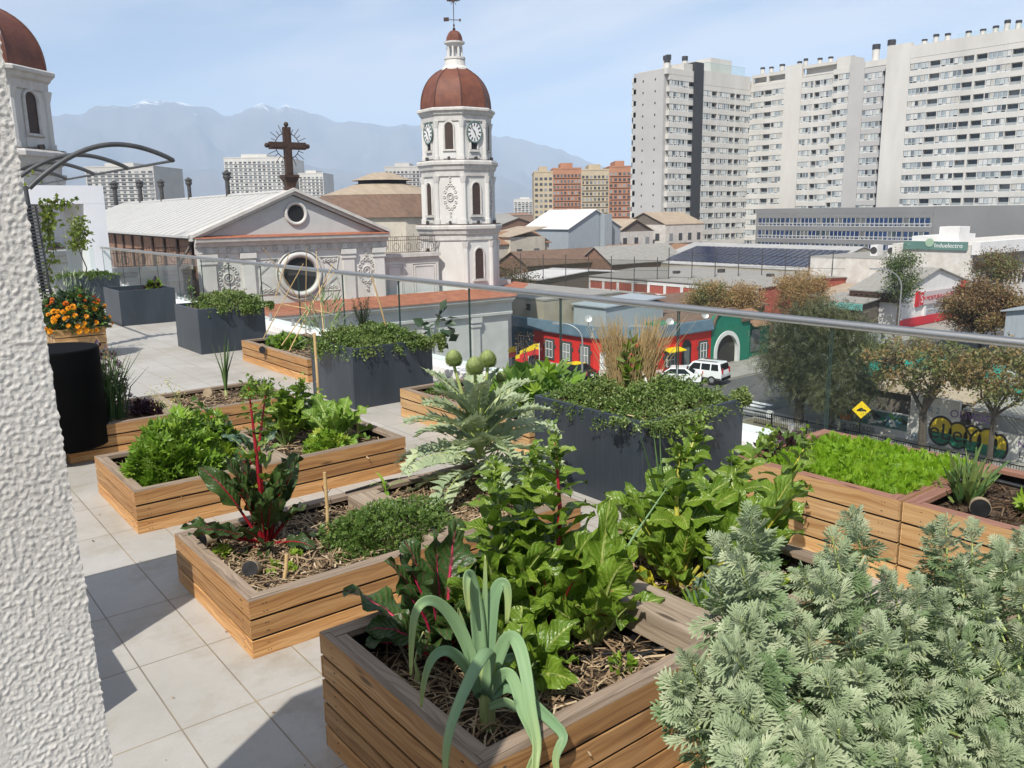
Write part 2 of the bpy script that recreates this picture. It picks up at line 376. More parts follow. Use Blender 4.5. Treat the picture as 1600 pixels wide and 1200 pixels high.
# ================================================================== WOODEN PLANTER BOXES
def soil_patch(par, x0, x1, y0, y1, z, nm='soil', mul='straw', n=500, seed=0, amp=.018):
    r = np.random.default_rng(seed + 5); nx, ny = 26, 18; b = MB(); V = []
    for i in range(nx):
        for j in range(ny):
            x = x0 + (x1 - x0) * i / (nx - 1); y = y0 + (y1 - y0) * j / (ny - 1)
            V.append([x, y, z + amp * mnoise.fractal(Vector((x * 7 + seed, y * 7, 0)), .8, 2, 4)])
    i, j = np.meshgrid(np.arange(nx - 1), np.arange(ny - 1), indexing='ij')
    b.add(V, np.stack([i * ny + j, (i + 1) * ny + j, (i + 1) * ny + j + 1, i * ny + j + 1], -1).reshape(-1, 4), None, 0, True)
    s = b.build(nm, M['soil'], par)
    if n:
        b = MB(); P = np.stack([r.uniform(x0 + .02, x1 - .02, n), r.uniform(y0 + .02, y1 - .02, n), np.full(n, z + .012) + r.uniform(0, .018, n)], 1)
        a = r.uniform(0, 2 * PI, n); D = np.stack([np.cos(a), np.sin(a), r.normal(0, .22, n)], 1); Nn = r.normal(0, .35, (n, 3)) + [0, 0, 1]
        tV = np.array([[-.5, -.5, 0], [.5, -.5, 0], [.5, 0, .06], [-.5, 0, .06], [.5, .5, 0], [-.5, .5, 0]]); tF = np.array([[0, 1, 2, 3], [3, 2, 4, 5]])
        scatter(b, tV, tF, P, D, Nn, r.gamma(2.2, .026, n) + .012, 0, r.uniform(.003, .009, n))
        stuff(b.build('mulch', M[mul], s))
    return s
def wood_box(label, x0, x1, y0, y1, H, n, wood='wood', rim='wood_grey', soil=.2, divs=(), mul='straw', nm=900, seed=0, group='wooden planter boxes on the terrace', splits=()):
    cx, cy = (x0 + x1) / 2, (y0 + y1) / 2
    t = thing('planter_box', label, 'planter box', (cx, cy, 0), 0, group)
    x0 -= cx; x1 -= cx; y0 -= cy; y1 -= cy; th = .026; tp = .007; gap = .0135; ph = (H - gap * (n - 1)) / n
    r = random.Random(seed)
    def side(kind):
        b = MB()
        for i in range(n):
            z0 = i * (ph + gap); z1 = z0 + ph
            j = [r.uniform(-.0012, .0012) for _ in range(4)]
            sc_ = [x0 + .07, x0 + .085, (x0 + x1) / 2 + .01, x1 - .08] if kind == 'f' else [y0 + .09, y0 + .105, y1 - .10]
            for q_ in sc_:
                for zz in (z0 + ph * .25, z0 + ph * .72):
                    if kind == 'f': b.disc([q_ + r.uniform(-.006, .006), y0 + .003, zz], [0, -1, 0], .0030, 7, 1, .0042)
                    if kind == 'l': b.disc([x0 + .003, q_ + r.uniform(-.006, .006), zz], [-1, 0, 0], .0030, 7, 1, .0042)
            if kind == 'f': b.box(x0 + j[0], x1 + j[1], y0 + j[2], y0 + tp, z0, z1)
            if kind == 'b': b.box(x0 + j[0], x1 + j[1], y1 - tp, y1 + j[2], z0, z1)
            if kind == 'l': b.box(x0 + j[0], x0 + tp, y0 + tp + .001, y1 - tp - .001, z0, z1)
            if kind == 'r': b.box(x1 - tp, x1 + j[0], y0 + tp + .001, y1 - tp - .001, z0, z1)
        # screws near the corners
        return b.build('side_panel', [M[wood], M['screw']], t)
    for k in 'fblr': side(k)
    b = MB()   # dark battens behind the gaps and the black liner
    e = th + .002; g = tp + .002
    b.box(x0 + g, x1 - g, y0 + g, y0 + e + .012, .012, H - .026); b.box(x0 + g, x1 - g, y1 - e - .012, y1 - g, .012, H - .026)
    b.box(x0 + g, x0 + e + .012, y0 + e + .013, y1 - e - .013, .012, H - .026); b.box(x1 - e - .012, x1 - g, y0 + e + .013, y1 - e - .013, .012, H - .026)
    b.build('liner', M['liner'], t)
    b = MB(); w = .046; zt = H + .001; zb = H - .022; q = th + .001
    b.box(x0 + q, x1 - q, y0 + q, y0 + q + w, zb, zt + .002); b.box(x0 + q, x1 - q, y1 - q - w, y1 - q, zb, zt + .002)
    b.box(x0 + q, x0 + q + w, y0 + q + w + .002, y1 - q - w - .002, zb, zt); b.box(x1 - q - w, x1 - q, y0 + q + w + .002, y1 - q - w - .002, zb, zt)
    # weathered top edge of the side boards
    f = .0012
    b.box(x0 + f, x1 - f, y0 + f, y0 + th - .001, H - .0005, H + .0025); b.box(x0 + f, x1 - f, y1 - th + .001, y1 - f, H - .0005, H + .0025)
    b.box(x0 + f, x0 + th - .001, y0 + th + .003, y1 - th - .003, H - .0005, H + .002); b.box(x1 - th + .001, x1 - f, y0 + th + .003, y1 - th - .003, H - .0005, H + .002)
    b.build('rim', M[rim], t)
    edges = [x0 + e + .013]
    for (a, c) in divs:
        a -= cx; c -= cx; b = MB(); wd = (c - a - .006) / 2
        ya, yc = y0 + q + w + .004, y1 - q - w - .004
        b.box(a, a + wd, ya, yc, H - .035, H + .0035); b.box(a + wd + .006, c, ya, yc, H - .035, H + .0028)
        b.box(a + .002, a + .02, ya, yc, H - .10, H - .036); b.box(c - .02, c - .002, ya, yc, H - .10, H - .036)
        d = b.build('divider', M['wood_silver'] if rim == 'wood_grey' else M[rim], t)
        b = MB(); b.box(a + .021, c - .021, ya, yc, .02, H - .04); b.build('liner', M['liner'], d)
        edges += [a, c]
    edges.append(x1 - e - .013)
    for i in range(0, len(edges), 2):
        soil_patch(t, edges[i], edges[i + 1], y0 + e + .013, y1 - e - .013, soil, 'soil', mul, nm, seed + i)
    return t
BOX = {}
BOX['A'] = wood_box('long low wooden planter box holding bright celery, lettuce and spinach', 1.24, 3.24, 5.44, 6.50, .28, 3, 'wood', soil=.19, divs=[(2.16, 2.32)], seed=1)
BOX['B'] = wood_box('low wooden planter box holding the red-stemmed chard, herb mound and artichoke', 1.22, 3.27, 3.48, 4.56, .28, 3, 'wood', soil=.215, divs=[(2.24, 2.44)], seed=2, nm=1900)
BOX['F'] = wood_box('tall five-board wooden planter box with the leek, closest to the camera', 1.197, 3.24, 1.67, 2.69, .47, 5, 'wood', soil=.33, divs=[(2.23, 2.43)], seed=3, nm=1500)
BOX['G'] = wood_box('low wooden planter box with chives and a single onion beside the black cylinder', 1.24, 3.22, 7.44, 8.42, .28, 3, 'wood', soil=.22, divs=[(2.06, 2.24)], seed=4)
BOX['C'] = wood_box('low wooden planter box with bamboo teepee between two slate planters', 4.18, 5.16, 9.22, 11.32, .28, 3, 'wood', soil=.2, seed=5)
BOX['E'] = wood_box('low wooden planter box of squash leaves behind the artichoke', 4.15, 5.15, 5.02, 7.03, .28, 3, 'wood_pale', soil=.21, seed=6)
BOX['H'] = wood_box('pale wooden planter box with reddish rim filled with bright feathery carrot tops', 4.18, 5.20, 1.996, 3.06, .47, 4, 'wood_pale', 'wood_red', soil=.40, seed=7, mul='bark')
BOX['I'] = wood_box('pale wooden planter box with reddish rim holding lettuce near the silver shrubs', 4.18, 5.20, .92, 1.984, .47, 4, 'wood_pale', 'wood_red', soil=.38, seed=8, mul='bark')
BOX['J'] = wood_box('square wooden planter box of orange marigolds by the black trellis', 2.14, 2.80, 12.85, 13.48, .46, 4, 'wood_pale', 'wood_pale', soil=.42, seed=9, nm=60)
# reddish board joining the two pale boxes by the railing
# ================================================================== SLATE METAL PLANTERS
def slate_planter(label, x0, x1, y0, y1, H=.64, soil=.57, seed=0):
    cx, cy = (x0 + x1) / 2, (y0 + y1) / 2; t = thing('metal_planter', label, 'planter', (cx, cy, 0), 0, 'slate grey metal planters')
    hx, hy, w = (x1 - x0) / 2, (y1 - y0) / 2, .028; b = MB()
    b.box(-hx, hx, -hy, -hy + w, 0, H); b.box(-hx, hx, hy - w, hy, 0, H); b.box(-hx, -hx + w, -hy + w, hy - w, 0, H); b.box(hx - w, hx, -hy + w, hy - w, 0, H)
    o = b.build('shell', M['planter'], t)
    md = o.modifiers.new('edge', 'BEVEL'); md.width = .004; md.segments = 2; md.limit_method = 'ANGLE'
    soil_patch(t, -hx + w + .002, hx - w - .002, -hy + w + .002, hy - w - .002, soil, n=120, seed=seed)
    return t
slate_planter('slate planter near the carrot box with tall tan grass rising from it', 3.91, 4.97, 3.57, 4.67, .64, .6, 1)
slate_planter('slate planter with dark rosemary and a trailing green mound over its rim', 3.93, 4.90, 7.58, 8.56, .64, .6, 2)
slate_planter('slate planter with a low green mound, left of the bamboo teepee', 3.90, 4.90, 12.2, 13.28, .66, .6, 3)
slate_planter('nearly empty slate planter with one small seedling', 3.87, 4.87, 16.45, 17.6, .65, .54, 4)
slate_planter('farthest slate planter with a thin young tree, by the white portal', 3.86, 5.02, 21.1, 22.2, .65, .6, 5)
r = np.random.default_rng(41); b = MB(); n = 170; P = np.stack([r.uniform(.5, 4.1, n), r.uniform(1.3, 9.5, n), np.full(n, .006)], 1); D = r.normal(0, 1, (n, 3)) * [1, 1, .1]
scatter(b, np.array([[0, 0, 0], [-.3, .5, .12], [0, 1, .02], [.3, .5, .1]]), np.array([[0, 1, 2, 3]]), P, D, np.tile([0, 0, 1.], (n, 1)), r.uniform(.006, .026, n)); stuff(b.build('fallen_bits', M['straw']), 'specks of dry leaf and straw lying on the terrace paving', 'litter')
# black cylinder on low plinth
t = thing('low_plinth', 'low wooden plinth under the black cylinder', 'plinth', (1.05, 7.66, 0))
b = MB(); b.box(-.62, .60, -.14, .14, 0, .118); b.build('side_board', M['wood_tan'], t)
b = MB(); b.box(-.62, .60, -.14, .14, .119, .13); b.build('top_board', M['wood_tan'], t)
b = MB(); b.lathe([(0, .131), (.345, .131), (.352, .14), (.345, .93), (.338, .945), (.32, .948), (0, .945)], (1.24, 7.62, 0), 48, 0, True)
o = b.build('black_cylinder', M['black_metal']); tag(o, 'big plain black metal cylinder standing against the white stucco edge', 'cylinder')
o.data.polygons.foreach_set('use_smooth', [abs(p.normal.z) < .6 for p in o.data.polygons])

# ================================================================== TRELLIS, CANOPY, PORTAL
t = thing('trellis_canopy', 'dark steel trellis post with slotted panel carrying a leaf-shaped canopy', 'canopy', (2.25, 13.62, 0))
b = MB()
for k in range(46):
    z = .04 + k * .047; dx = -.075 * z / 2.2
    b.box(-.075 + dx + .0, .085 + dx, -.03, .03, z, z + .022)
for s in (-.085, .088):
    b.tube([[s, 0, 0], [s - .1, 0, 2.15]], .012, 6)
b.build('slotted_panel', M['steel_dull'], t)
b = MB(); b.tube([[-.0, 0.05, 0], [-.1, .05, 2.43]], .03, 8); b.build('post', M['steel_dull'], t)
ty = [0, 2.6, 5.1, 7.7]
for q, y in enumerate(ty):
    b = MB(); P = []
    for s in np.linspace(0, 1, 24):
        x = -.06 + 2.01 * s; z = 2.40 + .42 * s + .40 * math.sin(PI * min(1, s * 1.0)) ** .9
        P.append([x, y, z])
    b.tube(P, .036, 8); b.build('arch', M['steel_dull'], t)
b = MB(); b.tube([[1.95, y, 2.82] for y in (0, 4, 8, 11.0)], .022, 8); b.build('edge_bar', M['steel_dull'], t)
b = MB(); b.tube([[-.08, y, 2.40] for y in (0, 4, 8, 11.0)], .022, 8); b.build('edge_bar', M['steel_dull'], t)
for y in (5.1, 11.0):
    b = MB(); b.tube([[-.08, y, 0], [-.08, y, 2.4]], .03, 8); b.build('post', M['steel_dull'], t)

t = thing('white_portal', 'white boxy portal frame closing the far end of the terrace', 'portal', (5.3, 26.9, 0))
b = MB(); b.box(.30, .86, -.25, .25, 0, 2.35); b.build('pillar', M['portal'], t)
b = MB(); b.box(-2.6, .86, -.252, 2.6, 2.352, 2.86); b.build('lintel', M['portal'], t)
b = MB(); b.box(-2.6, -1.2, -.25, .25, 0, 2.35); b.build('pillar', M['portal'], t)
b = MB(); b.box(-2.6, -.35, 2.3, 2.6, 0, 2.351); b.build('back_wall', M['white_paint'], t)
b = MB(); b.box(.25, .30, .26, 2.6, 0, 2.351); b.build('side_wall', M['white_paint'], t)
t = thing('glass_gate', 'short glass screen standing inside the white portal', 'glass screen', (5.0, 25.6, 0))
b = MB(); b.box(-.6, .5, -.006, .006, .1, 1.15); b.build('glass_panel', M['glass'], t)
b = MB(); b.box(-.6, .5, -.02, .02, .003, .1); b.build('foot_rail', M['steel'], t)
# ================================================================== CITY MATERIALS
GZ = -12.0
M['asphalt'] = pm('asphalt', (.085, .085, .085), (.115, .113, .11), 3, .9, bump=(80, .01))
M['pavement'] = pm('pavement_concrete', (.34, .32, .285), (.26, .245, .215), 1.2, .9, bump=(30, .01))
M['dirt'] = pm('dirt_strip', (.20, .165, .11), (.10, .10, .055), 1.6, .95, bump=(25, .03))
M['cityground'] = pm('city_ground', (.17, .155, .135), (.25, .23, .20), .05, .95)
M['church'] = pm('church_plaster', (.68, .665, .63), (.55, .535, .495), .55, .85, bump=(9, .02, .3), lo=.42, hi=.72, sc3=(1, 1, .45))
M['church_trim'] = pm('church_trim', (.62, .60, .565), (.50, .475, .44), 2.0, .85)
M['church_grey'] = pm('church_grey_plaster', (.47, .475, .46), (.55, .55, .53), .7, .85)
M['copper'] = pm('dome_tiles', (.20, .072, .04), (.135, .045, .028), 1.3, .6, bump=(26, .03, .4))
M['copper_edge'] = pm('dome_ribs', (.09, .035, .025), None, 3, .6)
M['redtile'] = pm('red_roof_tile', (.40, .155, .09), (.29, .105, .06), 1.8, .85, bump=(12, .03))
M['dark'] = pm('dark_opening', (.012, .011, .011), None, 1, .6)
M['shutter'] = pm('brown_louvre', (.075, .045, .035), (.045, .028, .022), 1.5, .6, sc3=(1, 1, 16))
M['iron'] = pm('rusty_iron', (.045, .025, .018), (.075, .04, .026), 5, .7)
M['ironrail'] = pm('brown_iron_railing', (.09, .05, .04), None, 5, .7)
M['metalroof'] = pm('white_metal_roof', (.54, .535, .51), (.45, .445, .425), 1.2, .6, sc3=(.6, 6, 1))
M['terracotta'] = pm('old_timber_cladding', (.30, .165, .10), (.19, .11, .075), 2.0, .85)
M['vent'] = pm('dark_vent_metal', (.045, .042, .04), (.075, .07, .066), 3, .6)
M['hr_white'] = pm('tower_white_concrete', (.66, .64, .595), (.53, .51, .47), .22, .85, sc3=(1, 1, .25), lo=.3, hi=.75)
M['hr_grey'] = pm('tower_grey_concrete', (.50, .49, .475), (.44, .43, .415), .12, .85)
M['hr_dark'] = pm('charcoal_cladding', (.035, .036, .04), (.045, .046, .05), .3, .6)
M['podium'] = pm('grey_podium', (.20, .20, .20), (.235, .235, .232), .12, .8)
def pane_mat(name, stops, rough=.12):
    k = N(name); r = k.math('FRACT', k.math('ADD', k.n('ShaderNodeObjectInfo').outputs['Random'], k.island()))
    x = k.n('ShaderNodeValToRGB', {'Fac': r}); x.color_ramp.interpolation = 'CONSTANT'; e = x.color_ramp.elements
    while len(e) < len(stops): e.new(.5)
    for i, (p, c) in enumerate(stops): e[i].position = p; e[i].color = (*c, 1)
    return k.fin(x.outputs[0], rough, 0, .5)
M['pane'] = pane_mat('curtained_window', [(0, (.46, .50, .50)), (.24, (.60, .61, .58)), (.44, (.32, .37, .39)), (.64, (.17, .20, .22)), (.80, (.04, .045, .05)), (.90, (.50, .48, .43))])
M['pane_dark'] = pane_mat('dark_window', [(0, (.07, .075, .08)), (.45, (.13, .145, .15)), (.8, (.28, .29, .29))])
M['pane_blue'] = pane_mat('blue_window', [(0, (.012, .035, .10)), (.35, (.02, .05, .13)), (.6, (.03, .055, .075)), (.8, (.13, .14, .14))])
M['frame_white'] = pm('white_frame', (.72, .72, .70), None, 1, .5)
M['solar'] = pm('solar_cells', (.018, .024, .055), (.028, .036, .075), .8, .2)
M['pinkwall'] = pm('red_wall', (.42, .11, .075), (.33, .085, .06), 1.0, .85)
M['greyroof'] = pm('grey_sheet_roof', (.33, .315, .285), (.25, .24, .215), 1.0, .85, sc3=(1, 5, 1))
M['brownroof'] = pm('brown_sheet_roof', (.20, .125, .085), (.13, .085, .06), .9, .85, sc3=(4, 1, 1))
M['rustroof'] = pm('rusty_roof', (.33, .185, .105), (.22, .12, .07), .8, .85, sc3=(4, 1, 1))
M['tanroof'] = pm('tan_roof', (.42, .34, .25), (.33, .26, .19), .5, .85, sc3=(3, 1, 1))
M['beige'] = pm('beige_plaster', (.40, .36, .28), (.32, .285, .22), .7, .9)
M['cream'] = pm('cream_plaster', (.58, .53, .44), (.48, .43, .35), .7, .9)
M['bluegrey'] = pm('blue_grey_sheet', (.36, .40, .43), (.30, .34, .37), 1.0, .6, sc3=(5, 5, .5))
M['brick'] = pm('brick_wall', (.26, .15, .10), (.19, .11, .075), 2, .9)
M['timber'] = pm('grey_timber', (.19, .16, .13), (.12, .10, .085), 2, .9, sc3=(5, 5, .6))
M['white'] = pm('white_wall', (.76, .75, .73), (.68, .67, .65), .6, .85)
M['dirtywhite'] = pm('dirty_white_wall', (.66, .635, .59), (.54, .50, .45), .9, .9)
M['redpaint'] = pm('red_house_paint', (.74, .026, .018), (.60, .022, .016), .9, .75, bump=(5, .03))
M['bluepaint'] = pm('blue_house_paint', (.045, .15, .235), (.035, .12, .19), .9, .8, bump=(5, .03))
M['bluecornice'] = pm('blue_grey_cornice', (.115, .18, .235), (.085, .135, .18), .9, .7)
M['greenpaint'] = pm('green_house_paint', (.012, .20, .125), (.012, .165, .10), .9, .8)
M['orange'] = pm('orange_wall', (.46, .225, .13), (.40, .19, .11), .3, .9)
M['sand'] = pm('sand_wall', (.52, .43, .30), (.46, .38, .26), .3, .9)
M['signred'] = pm('sign_red', (.55, .02, .035), None, 1, .5)
M['signgreen'] = pm('sign_green', (.10, .20, .17), (.13, .235, .205), .4, .5)
M['signwhite'] = pm('sign_white', (.78, .78, .76), None, 1, .5)
M['yellow'] = pm('sign_yellow', (.85, .60, .01), None, 1, .5)
M['black'] = pm('black_paint', (.01, .01, .011), None, 1, .5)
M['greentarp'] = pm('green_tarp', (.01, .22, .17), (.015, .30, .23), .6, .6)
M['carwhite'] = pm('white_car_paint', (.78, .78, .78), None, 1, .22)
M['carglass'] = pm('car_glass', (.012, .014, .016), None, 1, .06)
M['tyre'] = pm('tyre_rubber', (.012, .012, .012), None, 1, .8)
M['galv'] = pm('galvanised_steel', (.42, .43, .43), (.34, .35, .35), 2, .45, metal=.5)
def netmat():
    k = N('net_mesh'); t = k.n('ShaderNodeBsdfTransparent', {'Color': (1, 1, 1)}); d = k.n('ShaderNodeBsdfDiffuse', {'Color': (.06, .065, .04)})
    x = k.n('ShaderNodeMixShader', {0: .30}); k.link(t.outputs[0], x.inputs[1]); k.link(d.outputs[0], x.inputs[2]); k.link(x.outputs[0], k.out.inputs[0]); return k.m
M['net'] = netmat()

# ================================================================== GROUND, STREETS (setting)
b = MB(); b.poly([[-16000, -16000, GZ], [16000, -16000, GZ], [16000, 16000, GZ], [-16000, 16000, GZ]]); struct(b.build('ground', M['cityground']))
def sheet(nm, mt, x0, x1, y0, y1, dz): b = MB(); b.poly([[x0, y0, GZ + dz], [x1, y0, GZ + dz], [x1, y1, GZ + dz], [x0, y1, GZ + dz]]); return struct(b.build(nm, mt))
sheet('road', M['asphalt'], 24, 190, 33.0, 41.6, .008)
def slab(nm, mt, x0, x1, y0, y1, h): b = MB(); b.box(x0, x1, y0, y1, GZ, GZ + h); return struct(b.build(nm, mt))
slab('pavement', M['pavement'], 46.2, 48.6, 46.0, 120, .13); slab('pavement', M['pavement'], 46.2, 100, 41.8, 45.95, .12)
slab('pavement', M['pavement'], 46.4, 48.7, -40, 32.6, .13); slab('verge', M['dirt'], 44.4, 46.35, -40, 32.4, .12)
slab('yard', M['pavement'], 100.2, 160, 26, 46, .1)
b = MB()
for i in range(7): b.box(45.0 + i * .9, 45.5 + i * .9, 34.0, 40.6, GZ + .009, GZ + .014)
struct(b.build('crossing_marking', M['signwhite']))

# ================================================================== CHURCH
def arch_pts(w, h, n=10):
    """arched opening outline in (s,z), foot at z=0"""
    r = w / 2; return [(-r, 0), (r, 0)] + [(r * math.cos(a), h - r + r * math.sin(a)) for a in np.linspace(0, PI, n)]
def on_face(O, t, n): # local (s, z, out) -> xyz
    O, t, n = map(lambda q: np.asarray(q, float), (O, t, n))
    return lambda s, z, o=0.0: O + t * s + n * o + np.array([0, 0, z])
def arched_window(par, fr, w, h, z0, pane, trim, frame_r=.09, name='window'):
    b = MB(); P = arch_pts(w, h); b.prism([fr(s, z0 + z, .01) for s, z in P], fr(0, 0, 0) * 0, fr(0, 0, .03) - fr(0, 0, 0)); o = b.build(name, pane, par)
    b = MB(); Q = P[1:] + [P[0]]; b.tube([fr(s * (1 + frame_r / w), z0 + z, .06) for s, z in Q], frame_r, 6, 0, True, False)
    b.box(*[v for pr in zip(np.minimum(fr(-w * .75, z0 - .2, 0), fr(w * .75, z0 - .04, .22)), np.maximum(fr(-w * .75, z0 - .2, 0), fr(w * .75, z0 - .04, .22))) for v in pr]) if abs((fr(0, 0, 1) - fr(0, 0, 0))[0] * (fr(0, 0, 1) - fr(0, 0, 0))[1]) < .01 else b.tube([fr(-w * .72, z0 - .1, .08), fr(w * .72, z0 - .1, .08)], .1, 6)
    b.build('frame', trim, o); return o
def medallion(par, fr, zc, sx, sz, mt):
    b = MB(); n = fr(0, 0, 1) - fr(0, 0, 0)
    b.ring(fr(0, zc, .05), n, sx * .28, .06, 16); b.ring(fr(0, zc, .05), n, sx * .15, .05, 12)
    for k in range(14):
        a = k * 2 * PI / 14; c = fr(sx * .5 * math.cos(a), zc + sz * .36 * math.sin(a), .04)
        b.ring(c, n, .085 * sx / .9, .04, 8)
    for z in (sz * .47, -sz * .47, sz * .58, -sz * .58): b.ring(fr(0, zc + z, .04), n, .08, .05, 8)
    return b.build('medallion', mt, par)
def bell_tower(label, loc, rotz, clock=True):
    t = thing('bell_tower', label, 'bell tower', loc, rotz, 'twin church bell towers'); o8 = PI / 8; ck = 1 / math.cos(o8)
    def oct_(b, prof, m=0, rot=o8): b.lathe([(r * ck, z) for r, z in prof], (0, 0, 0), 8, m, False, rot)
    b = MB(); oct_(b, [(3.5, 0), (3.5, 12.2)]); oct_(b, [(3.2, 12.9), (3.2, 17.2)]); oct_(b, [(3.02, 17.8), (3.02, 21.4)])
    b.build('shaft', M['church'], t)
    for (z, r, rr) in ((12.2, 3.5, 3.2), (17.2, 3.2, 3.02), (21.4, 3.02, 2.95)):
        b = MB(); h = .7 if z < 20 else .5
        oct_(b, [(r, z - .55), (r + .12, z - .5), (r + .14, z - .1), (r + .28, z), (r + .36, z + h * .4), (r + .5, z + h * .55), (r + .5, z + h * .85), (r + .42, z + h), (rr, z + h + .02)]); b.build('cornice', M['church_trim'], t)
    for z, r in ((12.9, 3.94), (17.9, 3.62)): b = MB(); oct_(b, [(r, z + .01), (r - .1, z + .05), (r - .6, z + .07)]); b.build('ledge_flashing', M['iron'], t)
    for (z0, z1, r) in ((7, 11.6, 3.5), (12.95, 16.7, 3.2), (17.85, 20.9, 3.02)):
        for k in range(8):
            b = MB(); a = k * PI / 4 + o8; c = (r * ck * .985 * math.cos(a), r * ck * .985 * math.sin(a)); s = .24 if z0 < 15 else .2
            b.cyl(c, s, z0, z1, 8, 0, None, False); b.cyl(c, s * 1.35, z0, z0 + .4, 8, 0, None, False); b.cyl(c, s * 1.1, z1 - .5, z1, 8, 0, s * 1.7, False); b.build('pilaster', M['church'], t)
    for k in range(8):
        a = k * PI / 4; nn = np.array([math.cos(a), math.sin(a), 0]); tt = np.array([-math.sin(a), math.cos(a), 0])
        card = k % 2 == 0; vis = k in (3, 4, 5, 6, 7)
        if not vis: continue
        f1, f2, f3 = (on_face(nn * r, tt, nn) for r in (3.5, 3.2, 3.02))
        if card: arched_window(t, f1, 1.0, 2.5, 8.6, M['shutter'], M['church_trim'])
        if card: arched_window(t, f2, .95, 2.55, 13.7, M['shutter'], M['church_trim'])
        else: medallion(t, f2, 15.1, 1.15, 2.6, M['church_trim'])
        b = MB(); z0 = 18.05; b.prism([f3(-.6, z0, 0), f3(.6, z0, 0), f3(.6, z0 + .55, 0), f3(-.6, z0 + .55, 0)], nn * 0, nn * .06); b.build('apron_panel', M['church'], t); b = MB()
        b.prism([f2(-.55, 13.05, 0), f2(.55, 13.05, 0), f2(.55, 13.5, 0), f2(-.55, 13.5, 0)], nn * 0, nn * .05); b.build('apron_panel', M['church'], t)
        if card and clock:
            w_ = arched_window(t, f3, .7, 1.6, 18.75, M['dark'], M['church_trim'])
            c = MB(); c.disc(f3(0, 20.05, .12), nn, .78, 28, 0, .06); ck_ = c.build('clock', M['signwhite'], t)
            c = MB(); c.ring(f3(0, 20.05, .16), nn, .80, .075, 28); c.build('rim', pmc['clockrim'], ck_)
            c = MB()
            for h in range(12):
                ang = h * PI / 6; ca, sa = math.cos(ang), math.sin(ang); w2 = .045
                q = [f3(sa * r_ + ca * s_, 20.05 + ca * r_ - sa * s_, .182) for r_, s_ in ((.46, -w2), (.70, -w2), (.70, w2), (.46, w2))]; c.prism(q, nn * 0, nn * .02)
            c.build('numerals', M['black'], ck_)
            for ang, ln, w2 in ((3.55, .38, .05), (.75, .6, .035)):
                c = MB(); ca, sa = math.cos(ang), math.sin(ang)
                q = [f3(-(sa * r_ + ca * s_), 20.05 + ca * r_ - sa * s_, .205) for r_, s_ in ((-.1, -w2), (ln, -w2 * .5), (ln, w2 * .5), (-.1, w2))]; c.prism(q, nn * 0, nn * .02); c.build('hand', M['black'], ck_)
        else: arched_window(t, f3, .85, 2.1, 18.75, M['shutter'], M['church_trim'])
        for (ff, z0) in ((f2, 12.98), (f3, 17.95)):
            c = MB(); c.obox(ff(0, z0 + .12, .35), .28, .2, .22, a, .3); c.build('floodlight', M['vent'], t)
    b = MB(); pr = [(3.12 * (1 - ((z) / 3.36) ** 2.35) ** .5, 21.88 + z) for z in np.linspace(0, 3.14, 14)]; oct_(b, pr); b.build('dome', M['copper'], t)
    b = MB()
    for k in range(8):
        a = k * PI / 4 + o8; b.tube([[r * ck * math.cos(a) * 1.005, r * ck * math.sin(a) * 1.005, z] for r, z in pr], .06, 5)
    oct_(b, [(3.13, 21.86), (3.2, 21.92), (3.12, 22.0)]); b.build('dome_ribs', M['copper_edge'], t)
    b = MB(); b.lathe([(1.35, 24.85), (1.3, 25.1), (1.05, 25.3), (.95, 25.75), (1.02, 25.8), (1.02, 25.95), (.0, 25.95)], n=16); b.lathe([(0, 26.75), (.72, 26.75), (.74, 26.9), (.98, 27.0), (1.0, 27.12), (.8, 27.16), (0, 27.16)], n=16)
    for k in range(8): b.cyl((.68 * math.cos(k * PI / 4), .68 * math.sin(k * PI / 4)), .1, 25.95, 26.75, 8)
    b.cyl((0, 0), .32, 25.95, 26.75, 8); b.build('lantern', M['church'], t)
    b = MB(); b.lathe([(.8 * math.cos(q) ** .8, 27.16 + .85 * math.sin(q)) for q in np.linspace(0, 1.5, 8)], n=8); b.build('lantern_cap', M['copper'], t)
    b = MB(); b.lathe([(0.02, 27.95), (.14, 28.05), (.14, 28.15), (.04, 28.25), (.1, 28.4), (.03, 28.5), (.045, 30.8), (0, 30.82)], n=8)
    dv = np.array([.74, -.67, 0]) 
    b.tube([dv * -.62 + [0, 0, 30.25], dv * .62 + [0, 0, 30.25]], .075, 6)
    for k in range(10):
        a = k * PI / 5 + .3; b.tube([[0, 0, 30.25], dv * .42 * math.cos(a) + [0, 0, 30.25 + .42 * math.sin(a)]], .022, 4)
    b.disc(np.array([0, 0, 30.25]) + [-.05, -.05, 0], [-.67, -.74, 0], .2, 12, 0, .12)
    b.tube([dv * -.9 + [0, 0, 28.85], dv * .6 + [0, 0, 28.75]], .03, 5); b.obox(dv * -.72 + np.array([0, 0, 28.85]), .5, .03, .3, -.73); b.obox(dv * .6 + np.array([0, 0, 28.75]), .16, .04, .2, -.73)
    b.build('weathervane_cross', M['iron'], t); t.scale = (.84, .84, 1) if clock else (1, 1, 1)
    return t
pmc = {'clockrim': pm('clock_rim', (.10, .16, .15), None, 2, .6)}
CH_R = rad(-3.7); CH_K = np.array([41.4, 52.7, GZ])
CU = np.array([math.cos(CH_R), math.sin(CH_R), 0]); CV = np.array([-math.sin(CH_R), math.cos(CH_R), 0])
def chw(u, v, z=0): return CH_K + CU * u + CV * v + np.array([0, 0, z])
bell_tower('white bell tower with two clock faces and red tiled dome', chw(-1.3, 5), CH_R, True)
bell_tower('white bell tower with red tiled dome partly cut off by the rough wall', (6.55, 52.2, GZ - .55), CH_R, False)

